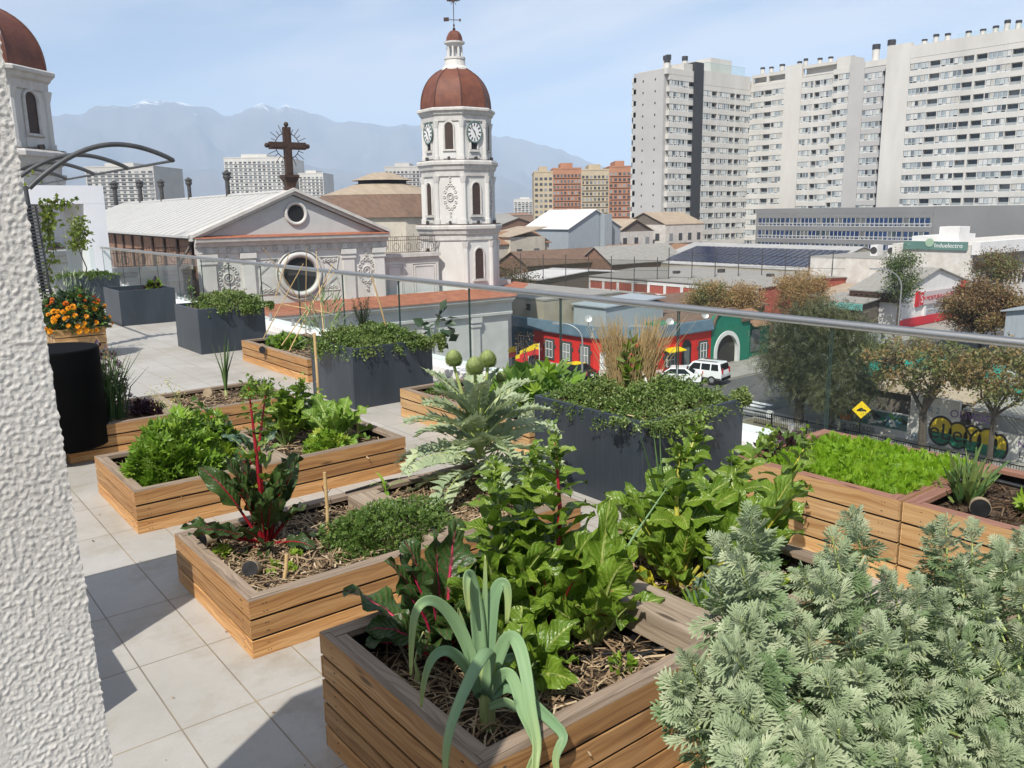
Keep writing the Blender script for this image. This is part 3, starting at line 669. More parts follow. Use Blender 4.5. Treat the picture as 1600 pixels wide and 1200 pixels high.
def church():
    t = thing('church', 'white church with pedimented gable, rose window and long pale roof', 'church', CH_K, CH_R)
    gx, gl, gr = -16.45, -23.1, -9.7
    b = MB(); b.box(-34, .1, .1, 2.0, 0, 7.0); b.build('porch_wall', M['church_grey'], t)
    for u in np.arange(-33.0, .3, 4.32):
        b = MB(); b.box(u - .62, u + .02, -.12, .099, 0, 5.75); b.box(u - .72, u + .12, -.2, .098, 5.0, 5.2); b.box(u - .76, u + .16, -.26, .097, 5.35, 5.75); b.box(u - .70, u + .10, -.16, .096, 0, .9); b.build('pilaster', M['church_grey'], t)
    b = MB()
    def moulding(u0, u1, z, prof, y0=0.0, cap=True):
        n = len(prof); V = [[u0, y0 - d, z + h] for d, h in prof] + [[u1, y0 - d, z + h] for d, h in prof]
        b.add(V, [[i, i + 1, n + i + 1, n + i] for i in range(n - 1)] + ([list(range(n))[::-1], list(range(n, 2 * n))] if cap else []))
    moulding(-34.2, .35, 5.76, [(-.05, 0), (.18, .05), (.2, .25), (.1, .3), (.1, .95), (.3, 1.05), (.42, 1.2), (.62, 1.28), (.62, 1.42), (.7, 1.5), (-.05, 1.52)])
    b.build('cornice', M['church_grey'], t)
    b = MB(); b.add([[-34, -.68, 7.29], [.35, -.68, 7.29], [.35, 2.2, 7.8], [-34, 2.2, 7.8], [-34, -.68, 7.2], [.35, -.68, 7.2], [.35, 2.2, 7.2], [-34, 2.2, 7.2]], [[0, 1, 2, 3], [4, 5, 1, 0], [5, 6, 2, 1], [7, 4, 0, 3]])
    b.add([[.36, -.68, 7.29], [3.6, 2.0, 7.9], [3.6, 9, 8.1], [.36, 9, 8.1]], [[0, 1, 2, 3]]); b.build('tiled_roof', M['redtile'], t)
    text('frieze_lettering', 'CORAZON DE MARIA', .62, M['church_trim'], t, (-18.5, -.105, 6.12), (PI / 2, 0, 0), .012)
    # gable front
    b = MB(); b.box(gl, gr, 2.2, 3.0, 7.0, 12.0); b.build('gable_wall', M['church'], t)
    for u, w in ((gl + .5, .9), (-19.95, .8), (-12.6, .85), (gr - .45, .8)):
        b = MB(); b.box(u - w / 2, u + w / 2, 2.02, 2.199, 7.6, 11.4); b.box(u - w / 2 - .1, u + w / 2 + .1, 1.95, 2.198, 10.75, 10.9); b.box(u - w / 2 - .14, u + w / 2 + .14, 1.9, 2.197, 11.05, 11.4); b.build('pilaster', M['church'], t)
    b = MB()
    moulding(gl - .3, gr + .25, 11.41, [(-.05, 0), (.12, .02), (.12, .45), (.3, .5), (.36, .7), (.62, .8), (.66, 1.02), (.1, 1.05)], 2.2)
    b.build('entablature', M['church_trim'], t)
    for u in np.arange(gl, gr, .8): b = MB(); b.ring([u + .3, 2.05, 11.65], [0, -1, 0], .16, .035, 10); b.build('frieze_rosette', M['church_trim'], t)
    b = MB(); b.add([[gl - .35, 1.5, 12.45], [gr + .3, 1.5, 12.45], [gr + .3, 2.35, 12.62], [gl - .35, 2.35, 12.62]], [[0, 1, 2, 3]]); b.build('red_flashing', M['redtile'], t)
    b = MB(); b.prism([[gl + .2, 2.3, 12.5], [gr - .2, 2.3, 12.5], [gx, 2.3, 15.2]], [0, 0, 0], [0, .6, 0]); b.build('pediment', M['church_grey'], t)
    b = MB()
    for (ua, ub) in ((gl - .45, gx), (gr + .45, gx)):
        A, B_ = np.array([ua, 0, 12.5]), np.array([ub, 0, 15.5])
        for off, y0, y1, h in ((0, 1.75, 2.9, .22), (-.22, 1.98, 2.9, .2)):
            q = np.array([0, 0, off]); b.prism([A + q + [0, y0, 0], B_ + q + [0, y0, 0], B_ + q + [0, y0, h], A + q + [0, y0, h]], [0, 0, 0], [0, y1 - y0, 0])
    b.build('raking_cornice', M['church_trim'], t)
    b = MB(); b.disc([gx + .15, 2.28, 13.98], [0, -1, 0], .58, 24, 0, .02); o = b.build('round_window', M['dark'], t); b = MB(); b.ring([gx + .15, 2.24, 13.98], [0, -1, 0], .72, .13, 28); b.build('frame', M['church'], o)
    b = MB(); b.disc([gx + .15, 2.18, 9.75], [0, -1, 0], 1.18, 32, 0, .02); o = b.build('rose_window', M['dark'], t)
    b = MB(); b.ring([gx + .15, 2.12, 9.75], [0, -1, 0], 1.42, .2, 36); b.ring([gx + .15, 2.1, 9.75], [0, -1, 0], 1.75, .06, 36); b.build('frame', M['church'], o)
    for u in (-11.15, -21.35): medallion(t, on_face([u, 2.2, 0], [1, 0, 0], [0, -1, 0]), 9.75, 1.2, 2.4, M['church_trim'])
    for u, s in ((-18.6, 1), (-14.1, -1)):
        b = MB(); f = on_face([u, 2.2, 0], [1, 0, 0], [0, -1, 0])
        for z0 in (10.9, 8.5):
            sg = 1 if z0 > 10 else -1
            b.tube([f(-.75 * s, z0, .03), f(.7 * s, z0, .03), f(-.55 * s, z0 - .95 * sg, .03), f(-.75 * s, z0, .03)], .045, 5)
            for k in range(6): b.ring(f((-.45 + .17 * k) * s, z0 - .22 * sg - .08 * sg * (k % 2), .03), [0, -1, 0], .09, .035, 8)
        b.build('spandrel_ornament', M['church_trim'], t)
    # nave behind
    b = MB(); yb = 62; e = .5
    for s, ue in ((-1, gl - e), (1, gr + e)):
        A = np.array([ue, 2.6, 12.62]); B_ = np.array([gx, 2.6, 15.48]); d = np.array([0, yb, 0])
        b.add([A, B_, B_ + d, A + d, A - [0, 0, .15], A + d - [0, 0, .15]], [[0, 1, 2, 3], [4, 0, 3, 5]])
        for k in range(34):
            y = k * 1.8; b.tube([A + [0, y, .02], B_ + [0, y, .02]], .03, 4)
    b.tube([[gx, 2.6, 15.5], [gx, yb, 15.5]], .14, 6); b.build('nave_roof', M['metalroof'], t)
    b = MB(); b.box(gl + .25, gr - .25, 3.01, yb, 7, 12.35); b.build('nave_wall', M['terracotta'], t)
    b = MB()
    for k in range(14): b.box(gl + .1, gl + .249, 4.5 + k * 4, 4.9 + k * 4, 9.6, 12.3)
    b.box(gl - .3, gl + .248, 3.0, yb, 12.35, 12.55); b.build('timber_brackets', M['iron'], t)
    # lower aisle at the left and attic wall to the right of the gable
    def panel_wall(u0, u1, y, zt, zb, mt, nm):
        b = MB(); b.box(u0, u1, y, y + .6, zb, zt); 
        w = b.build(nm, mt, t); b = MB()
        b.box(u0 - .1, u1 + .1, y - .25, y + .7, zt, zt + .28); b.box(u0, u1, y - .1, y - .001, zt - .25, zt - .002)
        n = max(2, int((u1 - u0) / 1.9)); L = (u1 - u0) / n
        for i in range(n):
            c = u0 + L * (i + .5); hw = L * (.4 if i % 3 == 1 else .26)
            for k in (1, .8): b.tube([[c - hw * k, y - .02, zb + .5 + (1 - k)], [c + hw * k, y - .02, zb + .5 + (1 - k)], [c + hw * k, y - .02, zt - .55 - (1 - k)], [c - hw * k, y - .02, zt - .55 - (1 - k)], [c - hw * k, y - .02, zb + .5 + (1 - k)]], .035, 4, 0, False, False)
        b.build('mouldings', M['church_trim'], w)
    panel_wall(gr + .05, -4.5, 3.1, 10.55, 7, M['church'], 'attic_wall'); panel_wall(-33, gl - .05, 4.6, 10.35, 0, M['church_grey'], 'aisle_wall')
    def iron_rail(u0, u1, y, z0, h, nm='roof_railing'):
        b = MB()
        for z in (z0 + .05, z0 + h * .78, z0 + h): b.box(u0, u1, y, y + .035, z, z + .04)
        for u in np.arange(u0, u1, .17): b.box(u, u + .022, y + .006, y + .028, z0 + .05, z0 + h * (1.0 if int(round((u - u0) / .17)) % 6 else 1.2))
        for u in np.arange(u0 + .5, u1, 1.02):
            b.ring([u, y + .015, z0 + h * .4], [0, 1, 0], h * .22, .018, 12); b.ring([u, y + .015, z0 + h * .89], [0, 1, 0], h * .09, .015, 8)
        b.build(nm, M['ironrail'], t)
    iron_rail(gr + .1, -4.6, 3.25, 10.84, 1.25); iron_rail(-32.8, gl - .1, 4.8, 10.64, 1.2)
    b = MB(); b.box(-9.5, 3.0, 3.8, 26, 0, 8.2); b.box(-33, gl - .1, 5.3, 40, 0, 9.2); b.build('side_aisle', M['church_grey'], t)
    b = MB(); b.tube([[gl - .9, 4.4, 10.5], [gl + .35, 4.2, 12.6]], .09, 6); b.build('roof_prop', M['timber'], t)
church()
t = thing('gable_cross', 'rusty iron cross with ray halo on top of the church gable', 'cross', chw(-16.5, 2.5, 15.6), CH_R)
b = MB(); b.lathe([(0, 0), (.5, .0), (.42, .2), (.5, .5), (.75, .85), (.75, 1.0), (.0, 1.02)], n=4, rot=PI / 4); b.build('pedestal', M['iron'], t)
b = MB(); w = .24; b.box(-w, w, -.2, .2, 1.02, 4.2); b.box(-1.28, -w - .001, -.198, .198, 2.72, 3.2); b.box(w + .001, 1.28, -.198, .198, 2.72, 3.2); b.box(-w * .5, w * .5, -.23, -.201, 1.1, 4.1); b.box(-1.2, 1.2, -.228, -.202, 2.84, 3.08); b.build('cross', M['iron'], t)
for p in ((-1.45, 0, 2.96), (1.45, 0, 2.96), (0, 0, 4.38)):
    b = MB(); b.lathe([(.17 * math.sin(q), p[2] - .17 * math.cos(q)) for q in np.linspace(0, PI, 8)], (p[0], 0, 0), 10, 0, True); b.build('knob', M['iron'], t)
b = MB(); b.ring([0, 0, 2.96], [0, 1, 0], .85, .03, 32)
for k in range(24):
    a = (k + .5) * PI / 12
    if abs(math.cos(a)) < .2 or abs(math.sin(a)) < .2: continue
    r2 = 1.45 if k % 2 else 1.2; b.tube([[.85 * math.cos(a), 0, 2.96 + .85 * math.sin(a)], [r2 * math.cos(a), 0, 2.96 + r2 * math.sin(a)]], .022, 4)
b.build('halo', M['iron'], t)
# roof vents along the nave
VL = ['shortest dark roof vent, beside the white portal', 'dark roof vent second from the white portal', 'dark roof vent third from the white portal', 'tall dark roof vent second from the church gable', 'tallest dark roof vent on the pale church roof, next to the church gable']
for i, (px, py) in enumerate([(182, 322), (221, 318), (254, 315), (297, 311), (357, 308)]):
    d = sight(px, py); v = None
    # on the vertical plane through the ridge
    P = EYE + d * (((chw(-16.45, 0) - EYE) @ CU) / (d @ CU)); h = max(1.2, (P @ _F - EYE @ _F) * [38, 37, 35, 35, 42][i] / F_PX)
    t = thing('roof_vent', VL[i], 'roof vent', (P[0], P[1], 15.35 + GZ), 0, 'dark vents on the church roof')
    b = MB(); b.lathe([(h * .085, 0), (h * .085, h * .62)], n=10); b.build('stack', M['vent'], t)
    b = MB(); b.lathe([(h * .085, h * .62), (h * .15, h * .74), (h * .13, h * .84), (h * .17, h * .86), (h * .17, h * .9), (h * .09, h * .95), (h * .03, h), (0, h)], n=10); b.build('cowl', M['vent'], t)
# ================================================================== APARTMENT TOWERS
WCACHE = {}
def wmesh(w, h, pane, split):
    k = (round(w, 2), round(h, 2), pane, split)
    if k not in WCACHE:
        b = MB(); n = max(1, int(round(w / split))); f = .07
        for i in range(n):
            a, c = -w / 2 + w * i / n, -w / 2 + w * (i + 1) / n
            b.add([[a + f, 0, h * .30], [c - f, 0, h * .30], [c - f, 0, h - f], [a + f, 0, h - f]], [[0, 1, 2, 3]], None, 0)
            b.add([[a + f, 0, f], [c - f, 0, f], [c - f, 0, h * .30 - f], [a + f, 0, h * .30 - f]], [[0, 1, 2, 3]], None, 0)
            b.box(c - f, c, -.05, .02, 0, h, 1) if i < n - 1 else None
        b.box(-w / 2, w / 2, -.05, .02, h * .30 - f, h * .30, 1); b.box(-w / 2, w / 2, -.05, .02, h - f, h, 1); b.box(-w / 2, w / 2, -.05, .02, 0, f, 1)
        b.box(-w / 2, -w / 2 + f, -.05, .02, f, h * .3 - f, 1); b.box(w / 2 - f, w / 2, -.05, .02, f, h * .3 - f, 1)
        WCACHE[k] = b
    return WCACHE[k]
def hr_block(label, core, faces, wall, group):
    t = thing('apartment_block', label, 'apartment block', (core[0], core[2], core[4]), 0, group); ox, oy, oz = core[0], core[2], core[4]
    b = MB(); b.box(0, core[1] - ox, 0, core[3] - oy, 0, core[5] - oz); b.build('core_wall', M[wall], t)
    wins = []; nr = [0]; rl = MB()
    for (A, B, out, ztop, nfl, fh, bays, wl, sill) in faces:
        A = np.array([A[0] - ox, A[1] - oy, 0.]); B = np.array([B[0] - ox, B[1] - oy, 0.]); L = np.linalg.norm(B - A); d = (B - A) / L; n = np.array([out[0], out[1], 0.])
        def bx(a0, a1, d0, d1, z0, z1, nm=None, mt=wl):
            P = np.array([A + d * a + n * dd for a in (a0, a1) for dd in (d0, d1)]); mn, mx = P.min(0), P.max(0); mb = MB(); mb.box(mn[0], mx[0], mn[1], mx[1], z0, z1); return mb.build(nm, M[mt], t)
        tot = sum(w for _, w in bays); pos = 0; segs = []
        for kd, w in bays: segs.append((kd, pos / tot * L, (pos + w) / tot * L)); pos += w
        zt = ztop - oz; zbot = zt - nfl * fh
        for f in range(nfl): bx(0, L, -.9, 0, zt - f * fh - (fh - sill[1]), zt - f * fh, 'floor_band')
        for kd, a, c in segs:
            if kd == 'p': bx(a, c, -.9, .02, zbot, zt, 'pier')
            if kd == 'b': bx(c - .14, c - .001, -.9, -.01, zbot, zt, 'balcony_wall'); bx(a + .001, a + .14, -.9, -.01, zbot, zt, 'balcony_wall')
        ang = math.atan2(d[1], d[0]);
        if np.cross(d, n)[2] > 0: ang += PI
        for f in range(nfl):
            z0 = zt - (f + 1) * fh + 0.0
            for kd, a, c in segs:
                if kd in 'wb':
                    p = A + d * (a + c) / 2 + n * (-.10 if kd == 'w' else -.80); wins.append((p[0], p[1], z0, c - a - (.02 if kd == 'w' else .3), sill[1], ang, kd))
                if kd == 'b':
                    nr[0] += 1
                    if nr[0] <= 100: bx(a + .15, c - .15, -.06, -.03, z0 + .02, z0 + .5, 'balcony_rail', 'hr_rail')
                    else:
                        P = np.array([A + d * a_ + n * dd for a_ in (a + .15, c - .15) for dd in (-.06, -.03)]); mn, mx = P.min(0), P.max(0); rl.box(mn[0], mx[0], mn[1], mx[1], z0 + .02, z0 + .5)
    if rl.n: stuff(rl.build('balcony_rail', M['hr_rail'], t))
    wins.sort(key=lambda w: (ox + w[0]) * .62 + (oy + w[1]) * .78 - w[2] * .02)
    return t, wins
M['hr_rail'] = pm('balcony_rail', (.40, .43, .43), (.30, .33, .33), .5, .3)
def hr(label, core, faces, pane='pane', wall='hr_white', split=1.25, group='white apartment tower blocks', maxw=100):
    t, wins = hr_block(label, core, faces, wall, group)
    # the windows that show largest are parts of their own, the rest one part
    rest = MB(); cache = {}
    for i, (x, y, z, w, h, ang, kd) in enumerate(wins):
        wb = wmesh(w, h, pane, split if kd == 'w' else 1.6); mats = [M[pane if kd == 'w' else ('pane_dark' if pane == 'pane' else pane)], M['frame_white']]
        if i < maxw:
            k = (round(w, 2), round(h, 2), kd)
            if k not in cache: o = wb.build('window', mats, t); cache[k] = o.data
            else: o = bpy.data.objects.new('window', cache[k]); COL.objects.link(o); o.parent = t
            o.location = (x, y, z); o.rotation_euler = (0, 0, ang)
        else:
            ca, sa = math.cos(ang), math.sin(ang); V = np.concatenate(wb.V)
            V2 = np.stack([V[:, 0] * ca - V[:, 1] * sa + x, V[:, 0] * sa + V[:, 1] * ca + y, V[:, 2] + z], 1); Ls = np.concatenate(wb.L).reshape(-1, 4); mi = np.concatenate(wb.MI)
            for q in (0, 1): 
                if (mi == q).any(): rest.add(V2, Ls[mi == q], None, 1 if q == 1 else (0 if kd == 'w' else 2))
    if rest.n: stuff(rest.build('window', [M[pane], M['frame_white'], M['pane_dark' if pane == 'pane' else pane]], t))
    return t
def chimney(t, x, y, z, h, r=.75):
    b = MB(); b.cyl((x, y), r, z, z + h * .72, 12); b.build('chimney', M['hr_white'], t); c = t.children
    b = MB(); b.cyl((x, y), r * 1.12, z + h * .72, z + h, 12); b.build('chimney_cap', M['hr_dark'], t)
FH = 2.56
X0, Y0, X1, Y1, X2 = 149.7, 131.6, 180.5, 95.7, 177.5
tA = hr('white apartment block with grey side wall and vertical charcoal strip', (X0 + .9, X1 + 12, Y0 + .9, 142.4, GZ, 32.3),
   [((X0 + .9, Y0), (159.2, Y0), (0, -1), 31.3, 16, FH, [('w', 1.6), ('w', 1.6), ('w', 1.9), ('b', 1.6)], 'hr_white', (0, 1.46)),
    ((162.0, Y0), (X1 + .9, Y0), (0, -1), 29.9, 15, FH, [('w', 2.3), ('b', 1.5), ('p', .12), ('w', 2.9), ('b', 1.4), ('p', .12), ('b', 1.4), ('w', 2.6), ('p', .3)], 'hr_white', (0, 1.46)),
    ((X0, 142.3), (X0, 140.9), (-1, 0), 31.6, 16, FH, [('w', 1)], 'hr_white', (0, 1.46))], split=.8)
o = np.array([X0 + .9, Y0 + .9, GZ])
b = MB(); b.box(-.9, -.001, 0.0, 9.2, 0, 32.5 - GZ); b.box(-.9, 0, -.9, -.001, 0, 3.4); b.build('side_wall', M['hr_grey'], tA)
b = MB(); b.box(8.3, 11.35, -1.3, -.001, 0, 34.6 - GZ); b.build('charcoal_strip', M['hr_dark'], tA)
b = MB(); b.box(8.3, 11.35, -.99, 8, 34.6 - GZ, 34.75 - GZ); b.box(11.4, 29.8, -.9, 8, 29.95 - GZ, 33.1 - GZ); b.box(-.885, 8.28, -.895, 8, 31.35 - GZ, 32.62 - GZ); b.box(5.2, 8.28, -.5, 6, 32.63 - GZ, 34.2 - GZ); b.build('parapet', M['hr_white'], tA)
for i in range(16):
    for yy in (2.5, 6.2):
        b = MB(); b.box(-.93, -.899, yy - .16, yy + .16, 30.3 - GZ - i * FH, 30.75 - GZ - i * FH); b.build('vent_window', M['dark'], tA)
for x, y, h in ((1.2, 1, 2.2), (2.6, 2.6, 3.4), (4.4, 3.5, 3.9), (6.8, .6, 3.4), (13.2, 1.2, 1.8)): chimney(tA, x, y, 32.5 - GZ if x < 9 else 33.1 - GZ, h, .62 if x < 9 else .5)
b = MB(); b.box(18.5, 26.5, 2.5, 7, 33.1 - GZ, 37.0 - GZ); b.build('roof_hut', M['hr_white'], tA)
b = MB(); b.box(13.5, 29, .31, .335, 33.11 - GZ, 35.25 - GZ); g_ = b.build('roof_glass_screen', M['glass'], tA); b = MB(); b.box(13.5, 29, .30, .309, 35.2 - GZ, 35.3 - GZ)
for k in range(26): b.box(13.6 + k * .6, 13.66 + k * .6, .28, .305, 33.11 - GZ, 35.2 - GZ)
b.build('frame', pm('teal_frame', (.35, .45, .43), None, 1, .5), g_)
tB = hr('white apartment block with dark open top floor between tall blank piers', (X1 + .9, X1 + 14, Y1 + .1, Y0 + .8, GZ, 31.6),
   [((X1, 131.6), (X1, 121.9), (-1, 0), 30.6, 16, FH, [('w', 2.4), ('b', 1.5), ('w', 2.2)], 'hr_white', (0, 1.46)),
    ((X1, 117.4), (X1, 109.6), (-1, 0), 31.2, 16, FH, [('w', 2.6), ('p', .2), ('b', 1.4), ('w', 2.6)], 'hr_white', (0, 1.46)),
    ((X1, 109.55), (X1, 105.6), (-1, 0), 31.9, 16, FH, [('b', 1.2), ('w', 2.2)], 'hr_white', (0, 1.46)),
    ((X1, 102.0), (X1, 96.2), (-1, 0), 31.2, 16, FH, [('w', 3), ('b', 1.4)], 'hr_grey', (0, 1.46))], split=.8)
o = np.array([X1 + .9, Y1 + .1, GZ]); q = lambda y: y - (Y1 + .1)
b = MB(); b.box(-1.1, -.001, q(117.42), q(121.88), 0, 34.3 - GZ); b.build('blank_pier', M['hr_white'], tB)
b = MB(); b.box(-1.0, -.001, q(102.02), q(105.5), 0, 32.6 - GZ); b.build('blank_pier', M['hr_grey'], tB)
for bx_ in ((-.8, 3, q(121.9), q(131.5), 30.65 - GZ, 31.2 - GZ), (-.8, 3, q(121.9), q(131.5), 32.7 - GZ, 33.4 - GZ), (-.8, -.3, q(126.6), q(127.2), 31.2 - GZ, 32.7 - GZ), (-.8, -.3, q(131), q(131.5), 31.2 - GZ, 32.7 - GZ), (.6, 3, q(122), q(131.5), 31.2 - GZ, 32.7 - GZ), (-.8, 3, q(109), q(117.3), 31.3 - GZ, 31.7 - GZ), (-.8, 3, q(109), q(117.3), 33.1 - GZ, 33.8 - GZ), (.6, 3, q(109), q(117.3), 31.7 - GZ, 33.1 - GZ), (-.7, 5, q(105.6), q(108.9), 31.95 - GZ, 34.4 - GZ), (-.9, 3, q(96), q(102), 31.3 - GZ, 32.6 - GZ)):
    b = MB(); b.box(*bx_); b.build('roof_slab', M['hr_white'], tB)
for y, h, r in ((130, 1.5, .5), (127.5, 1.3, .5), (124.5, 1.5, .6), (119.8, 1.5, .5), (118.2, 1.9, .45), (114.5, 1.5, .5), (111.8, 1.4, .5), (106.5, 2.0, .5), (107.8, 1.8, .5), (101, 3.6, .75), (97.6, 4.0, .75)): chimney(tB, 1.4, q(y), (33.8 if y > 109 else 32.6) - GZ, h, r)
tC = hr('nearest white apartment block with long rows of balconies, cut by the photo edge', (X2 + .9, X2 + 16, 46, Y1 - .01, GZ, 33.2),
   [((X2, 90.45), (X2, 46), (-1, 0), 31.3, 15, 2.47, [('w', 3.4), ('b', 2.1), ('w', 3.6), ('b', 2.0), ('p', .15), ('b', 2.0), ('w', 3.6), ('b', 2.0), ('w', 3.2), ('p', .15), ('b', 2.1), ('w', 3.4), ('b', 2.1), ('w', 3.6), ('b', 2.0), ('w', 3.4)], 'hr_white', (0, 1.44))], split=.85)
q = lambda y: y - 46
b = MB(); b.box(-.95, -.001, q(90.47), q(95.6), 0, 34.5 - GZ); b.box(-.92, 8, 0, q(90.46), 31.35 - GZ, 33.8 - GZ); b.build('blank_pier', M['hr_white'], tC)
for y, h in ((88.6, 1.1), (86.3, 1.7), (84, 1.5), (80, 1.3), (77.3, 1.2), (75, 1.4), (73, 2.1), (71, 1.7), (69, 1.6), (67, 1.8)): chimney(tC, .6, q(y), 33.8 - GZ, h, .5)
b = MB(); b.box(.2, .25, q(66), q(82), 33.8 - GZ, 34.9 - GZ); b.build('roof_glass_screen', M['glass'], tC)
# grey podium with blue windows
PX = 158.0
yA, yB, yE = onx(1181, 360, PX)[1], onx(1457, 350, PX)[1], onx(1640, 340, PX)[1]
zt_ = onx(1300, 325, PX)[2]
tD = hr('long grey podium building with three rows of blue-glazed balconies', (PX + .9, PX + 14, yE - 14, yA, GZ, zt_),
   [((PX, yA), (PX, yB), (-1, 0), zt_ - 1.1, 4, 2.58, [('p', .35), ('w', 4), ('p', .2)] + [('w', 5), ('p', .25)] * 3 + [('w', 3), ('p', .3)], 'podium', (0, 1.75))], pane='pane_blue', wall='podium', split=.95, group=None)
b = MB(); b.box(-.9, 2, yA - (yE - 14) - (yA - yB), yA - (yE - 14), zt_ - 1.08 - GZ, zt_ - GZ); b.box(-.9, -.001, 0, yB - yE + 14 - .02, 0, zt_ + .1 - GZ); b.build('blank_wall', M['podium'], tD)
for i in range(3):
    b = MB(); z = zt_ - 1.1 - (i + 1) * 2.58 - GZ; y0_, y1_ = yB - yE + 14 + .2, yA - yE + 14 - .3
    b.box(-.95, -.91, y0_, y1_, z + .62, z + .7); b.box(-.95, -.91, y0_, y1_, z + .05, z + .12)
    for k in range(int((y1_ - y0_) / 1.0)): b.box(-.95, -.91, y0_ + k, y0_ + k + .06, z + .12, z + .62)
    b.build('balcony_railing', M['frame_white'], tD)

# ================================================================== GENERIC BUILDINGS
def win_rows(t, A, B, out, z0, rows, fh, n, w, h, mt, sc=.04, frame=None, many=False, pos=None):
    """windows on a vertical wall from A to B (local)"""
    A = np.array([A[0], A[1], 0.]); B = np.array([B[0], B[1], 0.]); L = np.linalg.norm(B - A); d = (B - A) / L; nn = np.array([out[0], out[1], 0.]); b = MB(); cnt = 0
    for r_ in range(rows):
        for i in range(n):
            a = L * (pos[i] if pos else (i + .5) / n); c = A + d * a
            bb = b if many else MB()
            P = [c + d * s + nn * sc + np.array([0, 0, z0 + r_ * fh + z]) for s, z in ((-w / 2, 0), (w / 2, 0), (w / 2, h), (-w / 2, h))]
            bb.prism(P, -nn * (sc - .004), nn * 0)
            if not many:
                o = bb.build('window', mt, t)
                if frame:
                    f = MB(); f.tube([p + nn * .02 for p in P + [P[0]]], .055, 4, 0, False, False); f.build('frame', frame, o)
    if many: stuff(b.build('window', mt, t))
def house(label, x0, x1, y0, y1, h, ridge, axis, wall, roof, nm='house', cat='house', over=.35, z=GZ, wins=(), group=None):
    t = thing(nm, label, cat, (x0, y0, z), 0, group); W, D = x1 - x0, y1 - y0; b = MB(); wm = M[wall]
    b.box(0, W, 0, D, 0, h)
    if ridge > 0:
        if axis == 'x':
            for x in (0, W): b.poly([[x, 0, h], [x, D, h], [x, D / 2, h + ridge]])
        else:
            for y in (0, D): b.poly([[0, y, h], [W, y, h], [W / 2, y, h + ridge]])
    b.build('wall', wm, t); b = MB(); e = over; th = .12
    if ridge > 0:
        if axis == 'x':
            s = ridge / (D / 2)
            for sg in (0, 1):
                yo = -e if sg == 0 else D + e; A = [[-e, yo, h - e * s + .02], [W + e, yo, h - e * s + .02], [W + e, D / 2, h + ridge + .02], [-e, D / 2, h + ridge + .02]]
                b.prism(A, [0, 0, 0], [0, 0, th])
        else:
            s = ridge / (W / 2)
            for sg in (0, 1):
                xo = -e if sg == 0 else W + e; A = [[xo, -e, h - e * s + .02], [xo, D + e, h - e * s + .02], [W / 2, D + e, h + ridge + .02], [W / 2, -e, h + ridge + .02]]
                b.prism(A, [0, 0, 0], [0, 0, th])
    elif ridge < 0:   # mono pitch rising to the far side
        A = [[-e, -e, h + .02], [-e, D + e, h + .02], [W + e, D + e, h - ridge], [W + e, -e, h - ridge]]; b.prism(A, [0, 0, 0], [0, 0, th])
        b.box(.05, W - .05, .05, D - .05, h + .001, h + .01)
    else:
        b.box(-e, W + e, -e, D + e, h + .003, h + .15)
    b.build('roof', M[roof], t)
    for wspec in wins: win_rows(t, *wspec)
    return t
def far_tower(label, px0, px1, pytop, depth, deep, wall, mt, nf, nc, pybase=330, roofbox=True, cat='apartment tower', axis='both', group='hazy apartment towers beyond the church'):
    """block at a surveyed distance, faces along the city grid"""
    d0 = sight(px0, pybase); d1 = sight(px1, pybase); P0 = EYE + d0 / (d0 @ _F) * depth; P1 = EYE + d1 / (d1 @ _F) * depth; zt = EYE[2] + (sight((px0 + px1) / 2, pytop) / 1.0)[2] * depth
    W = np.linalg.norm((P1 - P0)[:2]); c = (P0 + P1) / 2; ang = -YAW
    t = thing('apartment_tower', label, cat, (c[0], c[1], GZ), ang, group); H = zt - GZ
    b = MB(); b.box(-W / 2, W / 2, 0, deep, 0, H); b.build('wall', M[wall], t)
    fh = (H - 2) / nf; b = MB()
    for r_ in range(nf):
        for i in range(nc):
            x = -W / 2 + W * (i + .5) / nc; w = W / nc * .62
            if (i * 7 + r_ * 3) % 11 == 0 and nc > 4: w *= .6
            b.box(x - w / 2, x + w / 2, -.06, -.005, 1.2 + r_ * fh, 1.2 + r_ * fh + fh * .5)
    stuff(b.build('window', M[mt], t)); b = MB()
    for r_ in range(nf): b.box(-W / 2 + .3, W / 2 - .3, -.35, -.08, 1.2 + r_ * fh - .25, 1.2 + r_ * fh - .02) if nc > 4 and r_ % 1 == 0 else None
    if b.n: b.build('floor_ledges', M[wall], t)
    b = MB()
    if roofbox: b.box(-W * .22, W * .2, 1, deep * .6, H + .003, H + fh * 1.1)
    b.box(-W / 2 - .1, W / 2 + .1, -.1, deep + .1, H + .001, H + .5); b.build('roof_parapet', M[wall], t)
    return t
M['palegrey'] = pm('pale_grey_wall', (.55, .53, .49), (.48, .46, .43), .2, .85)
far_tower('pale hazy tower seen through the steel canopy arches', 140, 246, 262, 330, 30, 'palegrey', 'pane_dark', 20, 10)
far_tower('wide white stepped tower left of the gable cross', 356, 450, 248, 420, 40, 'hr_white', 'pane_dark', 22, 13)
far_tower('slim white tower just right of the gable cross', 470, 508, 272, 430, 26, 'hr_white', 'pane_dark', 20, 6)
far_tower('cream tower rising behind the tiled round roof', 604, 658, 262, 360, 30, 'palegrey', 'pane_dark', 18, 9)
far_tower('small white stepped block on the hazy horizon beside the orange flats', 803, 838, 312, 520, 30, 'hr_white', 'pane_dark', 14, 6)
